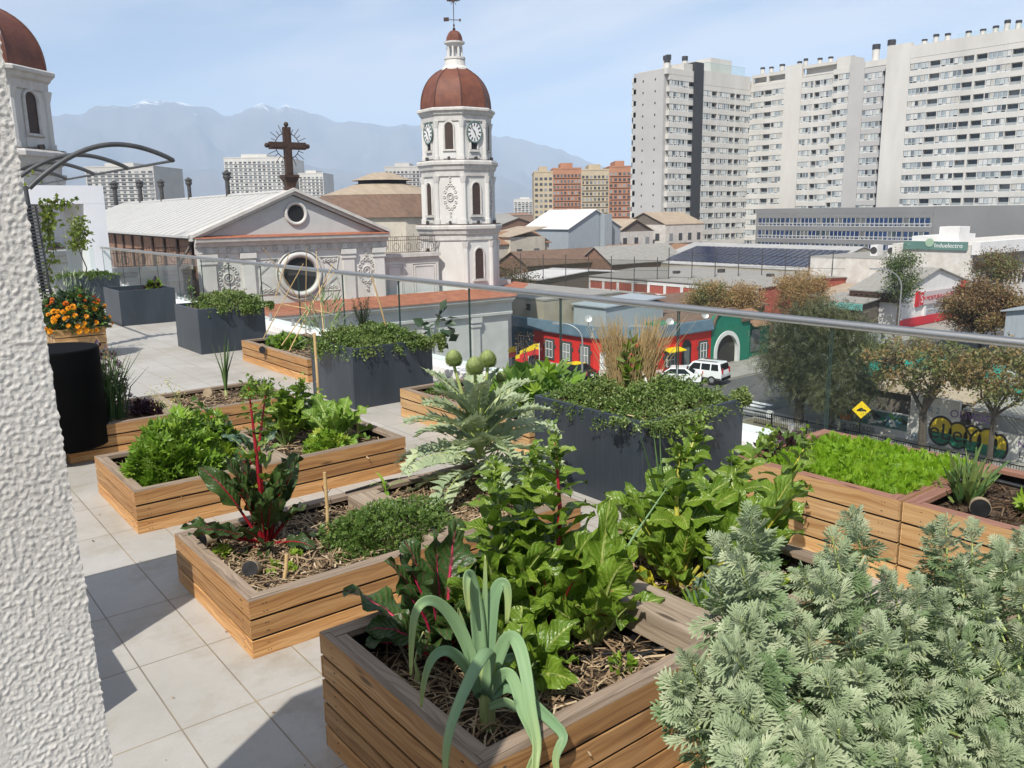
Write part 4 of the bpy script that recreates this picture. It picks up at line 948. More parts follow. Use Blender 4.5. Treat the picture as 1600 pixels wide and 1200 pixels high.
# orange and sand flats
for i, (a, c_, tp, wl, nc, lb) in enumerate([(835, 864, 270, 'sand', 4, 'sand coloured end wing of the orange flats'), (864, 908, 265, 'orange', 8, 'orange wing of flats next to the sand coloured end wing'), (908, 951, 267, 'sand', 7, 'sand coloured middle wing of the orange flats'), (951, 985, 262, 'orange', 5, 'orange wing of flats touching the big white apartment block')]):
    far_tower(lb, a, c_, tp, 300 + i * .02, 26, wl, 'pane_dark', 13, nc, 345, True, 'flats', 'x', 'orange and sand wings of flats')
b = MB()
# round roofed hall behind the church
t = thing('round_hall', 'round hall with brown tiled polygonal roof behind the church', 'hall', (*(EYE + sight(600, 340) * 100)[:2], GZ))
zb = (EYE + sight(600, 336) * 100)[2] - GZ; 
b = MB(); b.lathe([(11.5, 0), (11.5, zb)], n=12, rot=.2); b.build('wall', M['cream'], t)
b = MB(); b.lathe([(11.9, zb - .2), (7.2, zb + 2.3)], n=12, rot=.2); b.build('tiled_roof', M['brownroof'], t)
b = MB(); b.lathe([(7.2, zb + 2.31), (3.2, zb + 3.6)], n=12, rot=.2); b.build('pale_roof', M['tanroof'], t)
b = MB(); b.lathe([(2.9, zb + 3.4), (2.9, zb + 4.0)], n=12, rot=.2); b.build('lantern', M['dark'], t)
b = MB(); b.lathe([(3.7, zb + 4.0), (1.2, zb + 4.9), (0, zb + 5)], n=12, rot=.2); b.build('lantern_roof', M['tanroof'], t)

# --- pink factory, solar hall, white parapet hall
px_ = 88.0; yl, yr = onx(912, 455, px_)[1], onx(1185, 470, px_)[1]; zt = onx(1045, 441, px_)[2]
t = house('long red and white striped wall with low grey sheet roof behind the netting', px_, px_ + 24, yr, yl, zt - GZ, .5, 'y', 'pinkwall', 'greyroof', 'warehouse', 'warehouse', over=.2)
b = MB(); D = yl - yr; h = zt - GZ
b.box(-.06, -.005, 0, D, h - .55, h - .05); b.box(-.05, -.005, 0, D, h - 2.0, h - 1.7)
for k in range(11): b.box(-.07, -.004, D * k / 10.5, D * k / 10.5 + .45, 0, h - .56)
b.build('white_stripes', M['white'], t)
for x_, y_, s_ in ((11, 6, .5), (12, 15, .6), (8, 20, .45)): b = MB(); b.obox((x_, y_, h + s_ * .9), .9, .8, s_ * 2, .2); b.build('roof_vent', M['vent'], t)
M['palesheet'] = pm('pale_sheet_roof', (.42, .415, .40), (.35, .345, .33), .6, .7); sx = 112.0; ya, yb_ = onx(1240, 392, sx)[1], onx(1010, 420, sx)[1]; z0 = onx(1140, 417, sx)[2]
yE_ = onx(1275, 418, sx)[1]
t = house('long hall with rows of blue solar panels on its roof', sx, sx + 26, yE_, yb_, z0 - GZ, 3.0, 'y', 'beige', 'palesheet', 'hall', 'hall', over=.1)
s = 3.0 / 13; nP = 26; D = yb_ - yE_
for r_ in range(2):
    for k in range(nP):
        y = .6 + (D - 3.2) * k / nP; w = (D - 3.2) / nP - .22; x0_ = 1.2 + r_ * 4.6; x1_ = x0_ + 4.4; b = MB(); zz = lambda x: z0 - GZ + .22 + x * s
        b.prism([[x0_, y, zz(x0_)], [x1_, y, zz(x1_)], [x1_, y + w, zz(x1_)], [x0_, y + w, zz(x0_)]], [0, 0, 0], [0, 0, .06]); b.build('solar_panel', M['solar'], t)
wx = 108.0; ya, yb_ = onx(1392, 420, wx)[1], onx(1266, 415, wx)[1]; z0, z1 = onx(1330, 430, wx)[2], onx(1330, 404, wx)[2]
t = house('plain white rendered parapet hall right of the solar roof', wx, wx + 22, ya, yb_, z1 - GZ, 0, 'x', 'dirtywhite', 'greyroof', 'hall', 'hall', over=.0)
for i in (0, 2):
    o = MB(); o.box(-.8, .8, -.5, .5, 0, 1.5); o.cyl((0, -.51), .1, .2, .3, 8)
    tt = thing('aircon_unit', ['white air conditioning unit at the left end of the white hall roof', 'white air conditioning unit, second along the white hall roof', 'white air conditioning unit on the white hall roof nearer the green sign', 'white air conditioning unit nearest the green sign on the white hall roof'][i], 'air conditioner', (wx + 6, yb_ - [9, 10.6, 3.5, 12.6][i] if i != 2 else yb_ - 6.5, z1 + .15), 0, 'air conditioners on the white hall roof')
    o.build('casing', M['white'], tt); o = MB(); o.disc([-.81, 0, .75], [-1, 0, 0], .5, 14, 0, .02); o.build('fan_grille', M['vent'], tt)
bx_ = 98.0; ya, yb_ = onx(1395, 450, bx_)[1], onx(1205, 445, bx_)[1]; z0 = onx(1320, 468, bx_)[2]
house('low warehouse with broad tan roof behind the autumn trees', bx_, bx_ + 9.5, ya, yb_, z0 - GZ, -1.0, 'y', 'cream', 'tanroof', 'warehouse', 'warehouse', over=.1)
# --- white workshop with red sign
WY = 46.6; xl, xr_ = ony(1404, 500, WY)[0], ony(1511, 480, WY)[0]; za = ony(1466, 420, WY)[2]; ze = ony(1512, 437, WY)[2]; xm = ony(1466, 420, WY)[0]
t = thing('workshop', 'white gabled workshop with red lettered sign and red skirting', 'workshop', (xl, WY, GZ)); W = xr_ - xl; m_ = xm - xl; wd_ = onx(1387, 416, xm)[1] - WY; hl = ze - GZ - .3; ha = za - GZ
b = MB(); b.prism([[0, 0, 0], [W, 0, 0], [W, 0, hl], [m_, 0, ha], [0, 0, hl]], [0, 0, 0], [0, wd_, 0]); b.build('wall', M['white'], t)
b = MB(); b.prism([[-.5, -.3, hl - .2], [m_, -.3, ha + .02], [m_, wd_, ha + .02], [-.5, wd_, hl - .2]], [0, 0, 0], [0, 0, .12]); b.prism([[W + .2, -.3, hl - .1], [m_ + .001, -.3, ha + .02], [m_ + .001, wd_, ha + .02], [W + .2, wd_, hl - .1]], [0, 0, 0], [0, 0, .12]); b.build('roof', M['greyroof'], t)
b = MB(); b.box(-.5, -.35, .2, wd_ - .3, hl - 1.3, hl - .25)
for k in range(int(wd_ / .7) - 1): b.ring([-.55, .8 + k * .7, hl - .75], [1, 0, 0], .28, .06, 10)
b.build('eave_fretwork', M['iron'], t)
b = MB(); b.box(.02, W * .99, -.22, -.002, .05, 1.05); b.build('red_skirting', M['signred'], t)
zs = ony(1464, 462, WY)[2] - GZ; sa, sb = ony(1433, 470, WY)[0] - xl, ony(1496, 455, WY)[0] - xl
b = MB(); b.box(sa, sb, -.3, -.05, zs - .75, zs + .75); o = b.build('sign_board', pm('pale_sign', (.55, .47, .47), None, 1, .6), t)
for bb_ in ((sa - .6, sa - .002, -.31, -.05, zs - .9, zs + .9), (sa + .08, sa + .9, -.33, -.301, zs - .75, zs + .75), (sb - .7, sb + .4, -.33, -.301, zs - .8, zs + .8)): b = MB(); b.box(*bb_); b.build('red_end', M['signred'], o)
text('lettering', 'W MONTURAS & LENTES W', .72, M['signred'], o, ((sa + sb) / 2 + .1, -.335, zs - .28), (PI / 2, 0, 0), .01, 'CENTER')
text('lettering', 'S', 1.3, M['signwhite'], o, (sa + .2, -.335, zs - .45), (PI / 2, 0, 0), .01)
b = MB(); b.box(W * .86, W * .92, -.25, -.05, zs - .6, zs + 1.4); b.build('small_sign', M['signred'], t)
for a_, c_ in ((.02, .3), (.36, .62), (.66, .95)):
    b = MB(); b.box(W * a_, W * c_, -.06, -.003, 1.06, zs - 1.5); o = b.build('roller_shutter', M['bluegrey'] if a_ == .36 else M['frame_white'], t)
b = MB()
for a_ in (.0, .31, .625): b.box(W * a_, W * a_ + .45, -.28, -.003, 1.06, zs - .95)
b.build('pillars', M['white'], t)
# --- building with the green sign
xc = ony(1515, 440, WY + .3)[0]; 
yl_ = onx(1391, 430, xc)[1]; zt = onx(1515, 383, xc)[2]; ztl = zt
t = thing('sign_building', 'dirty white building with green rooftop sign board above the workshop', 'building', (xc, WY + .3, GZ)); H = zt - GZ; D = yl_ - WY - .3
b = MB(); b.box(0, 40, 0, D, 0, H); b.build('wall', M['dirtywhite'], t)
zb_ = onx(1455, 390, xc)[2] - GZ; za_ = onx(1455, 377, xc)[2] - GZ
b = MB(); b.box(-.25, -.004, .6, D - 1.6, zb_, za_); o = b.build('sign_board', M['signgreen'], t)
yy = onx(1462, 386, xc)[1] - WY - .3
text('lettering', 'Induelectro', (za_ - zb_) * .72, M['signwhite'], o, (-.26, yy + .1, zb_ + (za_ - zb_) * .3), (PI / 2, 0, -PI / 2), .01)
b = MB(); b.disc([-.26, yy + .7, zb_ + (za_ - zb_) * .85], [-1, 0, 0], .55, 14, 0, .05); b.build('leaf_logo', pm('logo_green', (.32, .45, .32), None, 1, .5), o)
b = MB(); b.box(-.27, -.255, yy + 3.4, D - 2.4, zb_ + .55, zb_ + .68); b.build('slogan_stripe', M['signwhite'], o)
b = MB(); b.box(.4, 40, -.12, -.004, H * .63, H * .86); o = b.build('recessed_gallery', pm('grey_gallery', (.21, .21, .215), None, 1, .7), t)
b = MB(); b.box(7, 9.2, -.16, -.121, H * .63, H * .86); b.box(17, 19.2, -.16, -.121, H * .63, H * .86); b.build('dark_opening', M['dark'], o)
b = MB(); b.box(-.3, 40, -1.0, 0 - .001, H * .865, H + .4); b.build('canopy_slab', M['white'], t)
b = MB()
for k in range(26): b.box(1 + k * 1.4, 1.6 + k * 1.4, -.05, -.003, H * .36, H * .52)
stuff(b.build('window', M['dark'], t))
b = MB(); b.box(3, 6, D * .3, D * .55, H + .01, H + 2.2); b.box(1, 14, D * .55, D * .8, H + .01, H + 1.0); b.build('roof_plant', M['white'], t)

# --- left mid-ground houses
t = house('grey-blue gabled workshop with white roof beyond the netting', 108, 122, 118.5, 131.5, 10.4, 3.4, 'y', 'bluegrey', 'white', 'workshop', 'workshop', wins=[((0, 0), (14, 0), (0, -1), 3.2, 1, 1, 7, 1.0, 1.9, M['pane_dark'], .05)])
b = MB(); b.box(-.15, 14.1, -.15, 13, 0, 6.2); b.build('lower_wall', M['cream'], t); b = MB(); b.box(8.2, 10.2, -1.4, -.2, 0, 13); b.build('shaft', M['bluegrey'], t)
house('stone-coloured house with lean-to roof beside the white bell tower', 92, 100, 116, 124, 9.3, -1.6, 'y', 'cream', 'tanroof', wins=[((0, 8), (0, 0), (-1, 0), 1.5, 2, 4, 2, 1.2, 1.7, M['pane_dark'], .05), ((0, 0), (8, 0), (0, -1), 1.5, 2, 4, 2, 1.2, 1.7, M['pane_dark'], .05)])
house('grey timber house with pale upper gable, left of two', 124, 134, 121, 131, 9.4, 2.3, 'y', 'timber', 'tanroof', wins=[((0, 0), (10, 0), (0, -1), 6.6, 1, 1, 3, 1.1, 1.5, M['pane_dark'], .3), ((0, 0), (10, 0), (0, -1), 2.0, 1, 1, 4, .9, 2.2, M['pane_dark'], .05)])
house('grey timber house with pale upper gable touching the white apartment block', 136, 148, 119, 131, 10.6, 2.4, 'x', 'timber', 'tanroof', wins=[((0, 0), (12, 0), (0, -1), 7.2, 1, 1, 4, 1.1, 1.5, M['pane_dark'], .3), ((0, 12), (0, 0), (-1, 0), 7.2, 1, 1, 3, 1.1, 1.5, M['pane_dark'], .3)])
for (a, c_, y0_, z0_, lb) in ((124.02, 133.98, 120.97, 6.0, 0), (136.02, 147.98, 118.97, 6.6, 1)):
    par = [o_ for o_ in COL.objects if o_.name.startswith('house') and o_.type == 'EMPTY'][-2 + lb]
    b = MB(); b.box(-.1, c_ - a + .1, -.25, -.02, z0_, z0_ + 3.3 + lb * .6); b.box(-.25, -.02, -.2, 10, z0_, z0_ + 3.3 + lb * .6); b.build('pale_upper_wall', M['dirtywhite'], par)
HS = [('long brown rusty roof with skylight in the middle of the old yard', 86, 104, 104, 112, 5.2, 2.0, 'x', 'brick', 'brownroof'),
      ('grey corrugated roof with dark brick gable end', 100, 118, 99, 107, 5.0, 2.6, 'x', 'brick', 'greyroof'),
      ('wide orange rusty roof left of the solar panels', 122, 150, 102, 116, 4.4, 2.2, 'y', 'brick', 'rustroof'),
      ('small rusty hut roof in front of the timber houses', 112, 120, 109, 115, 5.8, 1.4, 'x', 'brick', 'rustroof'),
      ('low shed with crumpled white tarpaulin roof behind the netting', 78, 98, 92, 100, 4.0, .8, 'y', 'timber', 'white'),
      ('brown roofed shed left of the crumpled white roof', 72, 80, 100, 108, 4.6, 1.4, 'y', 'brick', 'brownroof')]
for lb, x0, x1, y0, y1, h, rg, ax, wl, rf in HS: house(lb, x0, x1, y0, y1, h, rg, ax, wl, rf, 'shed', 'shed', group='sheds and roofs of the old yard')
# olive wall building, shed and brown roofs behind the corner house
house('plain olive-grey wall with three small windows behind the blue house', 51.5, 62, 60, 78, 5.5, 0, 'x', 'beige', 'greyroof', 'building', 'building', over=.05, wins=[((0, 18), (0, 0), (-1, 0), 4.45, 1, 1, 4, .6, .6, M['dark'], .05)])
house('pale blue-grey corrugated shed above the corner house', 55, 63, 55.2, 59.6, 4.9, -.4, 'x', 'bluegrey', 'bluegrey', 'shed', 'shed', over=.2)
house('dark brown sheet roof rising behind the corner house, left of the television dishes', 63, 74, 62, 72, 2.9, 1.2, 'x', 'brick', 'brownroof', 'shed', 'shed')
house('dark brown gabled roof behind the red house by the satellite dish', 61, 75, 50.4, 58, 2.9, 1.1, 'y', 'brick', 'brownroof', 'shed', 'shed')
house('broad brown hipped roof in front of the red striped wall', 72, 84, 58, 72, 2.7, 1.3, 'x', 'timber', 'brownroof', 'shed', 'shed')
# --- corner house: blue, red with chamfered corner
t = thing('corner_house', 'single storey red house with blue end, wrapping the street corner', 'house', (48.6, 46.6, GZ)); hR = 3.25
b = MB()
def wallseg(P, Q, h0, h1, mt, nm): bb = MB(); d = np.array([Q[1] - P[1], -(Q[0] - P[0])]); d = d / np.linalg.norm(d) * .35; bb.prism([[P[0], P[1], h0], [Q[0], Q[1], h0], [Q[0], Q[1], h1], [P[0], P[1], h1]], [0, 0, 0], [d[0], d[1], 0]); return bb.build(nm, M[mt], t)
PT = [(0, 34.0), (0, 11.5), (0, 3.6), (3.9, 0), (11.05, 0)]
wallseg(PT[1], PT[0], 0, hR, 'bluepaint', 'blue_wall'); wallseg(PT[2], PT[1], 0, hR, 'redpaint', 'red_wall'); wallseg(PT[3], PT[2], 0, hR, 'redpaint', 'red_wall'); wallseg(PT[4], PT[3], 0, hR, 'redpaint', 'red_wall')
b = MB(); b.box(.36, 11.0, 4.2, 34, 0, hR - .3); b.box(4.0, 11.0, .36, 4.19, 0, hR - .3); b.build('inner_block', M['greyroof'], t)
cn = MB()
for P, Q in zip(PT[:-1], PT[1:]):
    d = np.array([Q[0] - P[0], Q[1] - P[1], 0.]); n_ = np.array([d[1], -d[0], 0]); n_ = n_ / np.linalg.norm(n_); n_ = -n_ if n_ @ np.array([-1, -.6, 0]) < 0 else n_
    P3, Q3 = np.array([*P, 0.]), np.array([*Q, 0.])
    prof = [(.0, hR), (.32, hR + .06), (.34, hR + .16), (.1, hR + .98), (-.3, hR + 1.0)]
    V = [P3 + n_ * o_ + [0, 0, z] for o_, z in prof] + [Q3 + n_ * o_ + [0, 0, z] for o_, z in prof]; k = len(prof)
    cn.add(V, [[i, i + 1, k + i + 1, k + i] for i in range(k - 1)])
cn.build('blue_cornice', M['bluecornice'], t)
b = MB()
for P, Q in zip(PT[1:-1], PT[2:]):
    d = np.array([Q[0] - P[0], Q[1] - P[1], 0.]); n_ = np.array([d[1], -d[0], 0]); n_ = n_ / np.linalg.norm(n_); n_ = -n_ if n_ @ np.array([-1, -.6, 0]) < 0 else n_
    b.prism([np.array([*P, 0]) + [0, 0, 0], np.array([*Q, 0]) + [0, 0, 0], np.array([*Q, .55]), np.array([*P, .55])], n_ * .003, n_ * .06)
b.build('pale_plinth', M['cream'], t)
def old_window(P, n_, w, h, z0, arched=False, door=False):
    n_ = np.array([*n_, 0.]); tt = np.array([-n_[1], n_[0], 0]); f = on_face([P[0], P[1], 0], tt, n_)
    b = MB(); b.prism([f(s, z, .005) for s, z in ((-w / 2 - .22, z0 - .2), (w / 2 + .22, z0 - .2), (w / 2 + .22, z0 + h + .22), (-w / 2 - .22, z0 + h + .22))], n_ * 0, n_ * .07)
    if not door: b.prism([f(s, z, .006) for s, z in ((-w / 2 - .4, z0 + h * .62), (w / 2 + .4, z0 + h * .62), (w / 2 + .4, z0 + h * .82), (-w / 2 - .4, z0 + h * .82))], n_ * 0, n_ * .05)
    o = b.build('door' if door else 'window', M['dark'] if door else pmc['stonegrey'], t)
    b = MB(); b.prism([f(s, z, .08) for s, z in ((-w / 2, z0), (w / 2, z0), (w / 2, z0 + h), (-w / 2, z0 + h))], n_ * 0, n_ * .01); b.build('pane', M['pane_dark'], o)
    if not door:
        b = MB()
        for s in (-w / 2, 0, w / 2): b.tube([f(s, z0, .1), f(s, z0 + h, .1)], .035, 4)
        for z in (z0, z0 + h * .5, z0 + h): b.tube([f(-w / 2, z, .1), f(w / 2, z, .1)], .035, 4)
        b.build('frame', M['frame_white'], o)
pmc['stonegrey'] = pm('dark_stone_trim', (.055, .055, .058), (.08, .08, .08), 3, .8)
for y in (9.2, 6.9, 4.6): old_window((0, y), (-1, 0), .85, 1.45, 1.0)
old_window((0, 13.2), (-1, 0), .8, 1.6, .95)
old_window((5.6, 0), (0, -1), 1.0, 1.15, .7); old_window((9.95, 0), (0, -1), .8, 1.4, .85); old_window((7.7, 0), (0, -1), .7, 2.0, .1, True, True)
b = MB(); b.disc([7.7, -.02, 2.15], [0, -1, 0], .62, 20, 0, .05); b.build('door_arch', M['dark'], t)
b = MB(); n_ = np.array([-.679, -.735, 0]); f = on_face([.95, 2.72, 0], [.735, -.679, 0], n_); b.prism([f(s, z, .01) for s, z in ((-.75, .6), (.5, .6), (.5, 2.1), (-.75, 2.1))], n_ * 0, n_ * .03); o = b.build('poster', M['signwhite'], t)
b = MB(); r = random.Random(5)
for k in range(34):
    s, z = r.uniform(-.68, .36), r.uniform(.68, 2.0); b.prism([f(s, z, .042), f(s + r.uniform(.05, .16), z, .042), f(s + .1, z + r.uniform(.04, .12), .042), f(s, z + .08, .042)], n_ * 0, n_ * .004)
b.build('blue_print', pm('poster_blue', (.03, .09, .33), None, 1, .6), o)
b = MB(); b.prism([[4.6, -.01, 2.25], [6.7, -.01, 2.25], [6.7, -.9, 2.05], [4.6, -.9, 2.05]], [0, 0, 0], [0, 0, .06]); b.build('awning', M['yellow'], t)
# satellite dishes
for i, (x, y, z, lb) in enumerate([(62.5, 49.6, GZ + 4.3, 'grey satellite dish on the red house roof near the green arch'), (57.2, 49.3, GZ + 4.2, 'small satellite dish near the middle of the red house roof'), (52.0, 54.4, GZ + 4.5, 'satellite dish beside the blue-grey corrugated shed')]):
    tt = thing('satellite_dish', lb, 'satellite dish', (x, y, z - 1.3), 0, 'satellite dishes on the corner house'); b = MB(); n_ = np.array([-.6, -.7, .38]); n_ /= np.linalg.norm(n_); c = np.array([0, 0, 1.1])
    a_ = np.cross(n_, [0, 0, 1.]); a_ /= np.linalg.norm(a_); u_ = np.cross(a_, n_)
    V = [c] + [c + (a_ * math.cos(q) + u_ * math.sin(q)) * rr + n_ * rr * rr * .45 for rr in (.17, .34) for q in np.arange(14) * 2 * PI / 14]
    b.add(V, [[0, 1 + i_, 1 + (i_ + 1) % 14] for i_ in range(14)] + [[1 + i_, 15 + i_, 15 + (i_ + 1) % 14, 1 + (i_ + 1) % 14] for i_ in range(14)], None, 0, True); b.build('dish', M['galv'], tt)
    b = MB(); b.tube([[0, 0, 0], [0, 0, 1.05]], .03, 6); b.tube([c, c + n_ * .5], .02, 4); b.build('mast', M['vent'], tt)
# --- green arch building
t = thing('arch_house', 'green house with big white gateway arch and curved parapet', 'house', (59.7, 46.55, GZ)); aw = 1.85; ac = 2.2
b = MB(); N_ = 18
front = [(0.02, 0), (ac - aw, 0)] + [(ac - aw * math.cos(a), 1.15 + aw * math.sin(a)) for a in np.linspace(0, PI, N_)] + [(ac + aw, 0), (5.6, 0), (5.6, 3.7)] + [(ac + .1 - 2.0 * math.cos(a), 3.75 + 1.15 * math.sin(a)) for a in np.linspace(PI, 0, 16)] + [(.02, 3.7)]
b.prism([[x, 0, z] for x, z in front], [0, 0, 0], [0, .5, 0]); b.box(5.61, 9.6, .6, 3.5, .0, 3.0); b.box(0.02, 9.6, 5.5, 8, 0, 3.2); b.build('green_wall', M['greenpaint'], t)
b = MB(); P = [[ac - aw, -.06, 0]] + [[ac - aw * math.cos(a), -.06, 1.15 + aw * math.sin(a)] for a in np.linspace(0, PI, 24)] + [[ac + aw, -.06, 0]]
V = []; 
for (x, y, z) in P:
    c0 = np.array([ac, 0, max(1.15, 0)]); dx, dz = x - ac, max(z - 1.15, 0); L_ = math.hypot(dx, dz); k = (L_ - .38) / L_; V.append([x, -.09, z]); V.append([ac + dx * k, -.09, (1.15 + dz * k) if z > 1.15 else z]); 
n2 = len(P); V = np.array(V); Vb = V + [0, .3, 0]; b.add(np.vstack([V, Vb]), [[2 * i, 2 * i + 1, 2 * i + 3, 2 * i + 2] for i in range(n2 - 1)] + [[2 * i + 1, 2 * n2 + 2 * i + 1, 2 * n2 + 2 * i + 3, 2 * i + 3] for i in range(n2 - 1)] + [[2 * n2 + 2 * i, 2 * i, 2 * i + 2, 2 * n2 + 2 * i + 2] for i in range(n2 - 1)]); b.build('white_arch', M['white'], t)
b = MB(); b.box(ac - aw + .1, ac + aw - .1, .25, .32, 0, 3.0); b.build('gate', pm('dark_gate', (.055, .045, .04), (.035, .03, .027), 3, .8, sc3=(8, 1, .3)), t)
b = MB(); b.tube([[ac + .1 - 2.05 * math.cos(a), -.02, 3.8 + 1.2 * math.sin(a)] for a in np.linspace(0, PI, 20)], .14, 6); b.box(.02, .2, -.2, .3, 3.6, 3.85); b.box(4.2, 5.7, -.2, .3, 3.65, 3.85); b.build('brown_coping', M['brownroof'], t)
b = MB(); b.prism([[5.9, -.35, 3.0], [9.4, -.35, 3.0], [9.4, 2.6, 4.2], [5.9, 2.6, 4.2]], [0, 0, 0], [0, 0, .08]); b.build('striped_roof', M['rustroof'], t)
b = MB(); b.box(6.6, 7.9, .5, .59, .5, 2.6); b.build('window', M['pane_dark'], t)
# ================================================================== STREET
# graffiti wall along the pavement
GX = 48.8
t = thing('graffiti_wall', 'long white street wall covered in spray-painted lettering', 'wall', (GX, 14, GZ))
b = MB(); b.box(0, .25, -12, 14.3, 0, 1.55); b.box(0, .25, 6.4, 9.2, 1.551, 2.9); b.build('wall', M['dirtywhite'], t)
gp = {}
for nm, c in (('gy', (.62, .44, .02)), ('gg', (.01, .17, .09)), ('gk', (.012, .012, .014)), ('go', (.70, .20, .02)), ('gp', (.16, .06, .26)), ('gw', (.75, .75, .72)), ('gb', (.10, .22, .32)), ('gl', (.10, .35, .04)), ('gn', (.06, .13, .12))): gp[nm] = pm('spray_' + nm, c, None, 1, .7)
def blob(mb, y, z, ry, rz, x, n=20, top=None):
    P = [[x, y + ry * math.cos(a), z + rz * math.sin(a)] for a in np.linspace(0, 2 * PI, n, endpoint=False)]
    if top is not None: P = [[p[0], p[1], min(p[2], top)] for p in P]
    mb.prism(P, [0, 0, 0], [-.004, 0, 0])
# big yellow and green bubble piece (letters run along -y)
o_ = MB(); y_ = MB(); g_ = MB()
for (y, z, ry, rz) in ((7.3, 1.02, .62, .78), (6.35, .92, .55, .70), (5.55, .86, .5, .72), (4.75, .82, .55, .76), (4.1, .7, .35, .66)):
    blob(o_, y, z, ry + .13, rz + .13, -.006); blob(y_, y, z, ry, rz, -.011); blob(g_, y, z, ry, rz, -.016, 24, z - .1)
p = o_.build('graffiti_outline', gp['gk'], t); y_.build('yellow_fill', gp['gy'], p); g_.build('green_fill', gp['gg'], p)
text('graffiti_lettering', 'eLeY', 1.35, gp['gk'], t, (-.022, 8.0, .55), (PI / 2, 0, -PI / 2), .002)
# colourful mural to the left
b = MB(); b.box(-.004, -.001, 9.3, 14.2, .55, 1.5); b.build('mural_ground', gp['gn'], t)
r = random.Random(9); mur = {k: MB() for k in ('go', 'gy', 'gk', 'gw', 'gb', 'gl', 'gg')}
for i in range(46):
    y = r.uniform(9.5, 14.0); k = ('go', 'gk', 'gy', 'go')[i % 4] if y > 12.4 else ('gk', 'gw', 'gb', 'gl', 'gg', 'gw', 'gk')[i % 7]
    z = r.uniform(.75, 1.35); q = [(y + r.uniform(-.3, .3), z + r.uniform(-.32, .3)) for _ in range(5)]; c = (y, z); q.sort(key=lambda s: math.atan2(s[1] - c[1], s[0] - c[0]))
    mur[k].prism([[-.006 - i * .0006, s, min(1.5, max(.5, z_))] for s, z_ in q], [0, 0, 0], [-.0004, 0, 0])
for k in mur: mur[k].build('mural_shape', gp[k], t)
for body, y, z, sz, k in (('OLIVOO', 6.9, 1.95, .62, 'gp'), ('N PBO', 3.2, .95, .5, 'gp'), ('LOPES', 3.1, .35, .5, 'gk'), ('GTAN', 1.2, .75, .95, 'gp'), ('ZOS', 5.4, .12, .4, 'gk'), ('SR YEREKOS', 13.6, .1, .42, 'gk'), ('AOE', 9.0, .25, .5, 'gb'), ('S E R 2', 8.9, 2.0, .5, 'gb'), ('RKS', -2, .5, .8, 'gk')):
    text('graffiti_tag', body, sz, gp[k], t, (-.012, y, z), (PI / 2, 0, -PI / 2), .002)
t = thing('chain_link_fence', 'chain-link fence on posts above the right part of the graffiti wall', 'fence', (GX + .1, 10, GZ))
b = MB()
for k in range(62):
    for s in (1, -1):
        y0 = -8 + k * .25; b.tube([[0, y0, 1.56], [0, y0 + s * 1.5, 3.05]], .012, 4, 0, False, False)
b.build('mesh', M['galv'], t)
for y in range(-8, 8, 3):
    b = MB(); b.cyl((0.02, y), .035, 1.551, 3.1, 8); b.build('post', M['galv'], t)
# black street fence between verge and pavement
t = thing('street_fence', 'long low black bar fence between the verge and the pavement', 'fence', (44.95, 10, GZ)); b = MB()
for z in (.22, .98): b.box(-.02, .02, -30, 21.5, z, z + .05)
for k in range(390): b.box(-.009, .009, -30 + k * .132, -29.98 + k * .132, .27, .98)
b.build('bars', M['black_metal'], t)
for k in range(21):
    b = MB(); b.box(-.035, .035, -29.9 + k * 2.5, -29.83 + k * 2.5, 0, 1.1); b.build('post', M['black_metal'], t)
# yellow diamond warning sign
t = thing('warning_sign', 'yellow diamond road sign with black bump symbol on dark pole', 'road sign', (44.75, 24.1, GZ)); b = MB(); b.cyl((0, 0), .035, 0, 2.9, 8); b.build('pole', M['black_metal'], t)
n_ = np.array([-.72, -.69, 0]); f = on_face([-.05, -.05, 2.45], np.array([.69, -.72, 0]), n_)
b = MB(); b.prism([f(0, -.52), f(.52, 0), f(0, .52), f(-.52, 0)], n_ * 0, n_ * .02); o = b.build('plate', M['yellow'], t)
b = MB(); b.prism([f(-.26, -.08, .024), f(.26, -.08, .024), f(.26, 0, .024), f(.1, .04, .024), (f(.02, .13, .024)), f(-.1, .1, .024), f(-.26, 0, .024)], n_ * 0, n_ * .004); b.build('symbol', M['black'], o)
# street lamps
def street_lamp(label, loc, h, az, arm):
    t = thing('street_lamp', label, 'street lamp', loc, 0, 'curved arm street lamps'); d = np.array([math.cos(az), math.sin(az), 0])
    P = [np.array([0, 0, z]) for z in np.linspace(0, h * .74, 6)] + [d * arm * (1 - math.cos(q)) * .9 + np.array([0, 0, h * .74 + h * .26 * math.sin(q)]) for q in np.linspace(.15, PI / 2, 9)]
    b = MB(); b.tube(P, np.linspace(.085, .045, len(P)), 8); b.build('pole', M['galv'], t)
    e = P[-1]; b = MB(); b.obox(e + d * .4 + [0, 0, -.02], .95, .3, .14, az); b.build('lamp_head', M['galv'], t)
street_lamp('curved street lamp before the red house, behind the taxi', (45.9, 48.7, GZ), 4.9, rad(115), 1.9)
street_lamp('curved street lamp in front of the white workshop', (*(EYE + sight(1404, 505) * 86)[:2], GZ), 7.6, rad(135), 2.6)
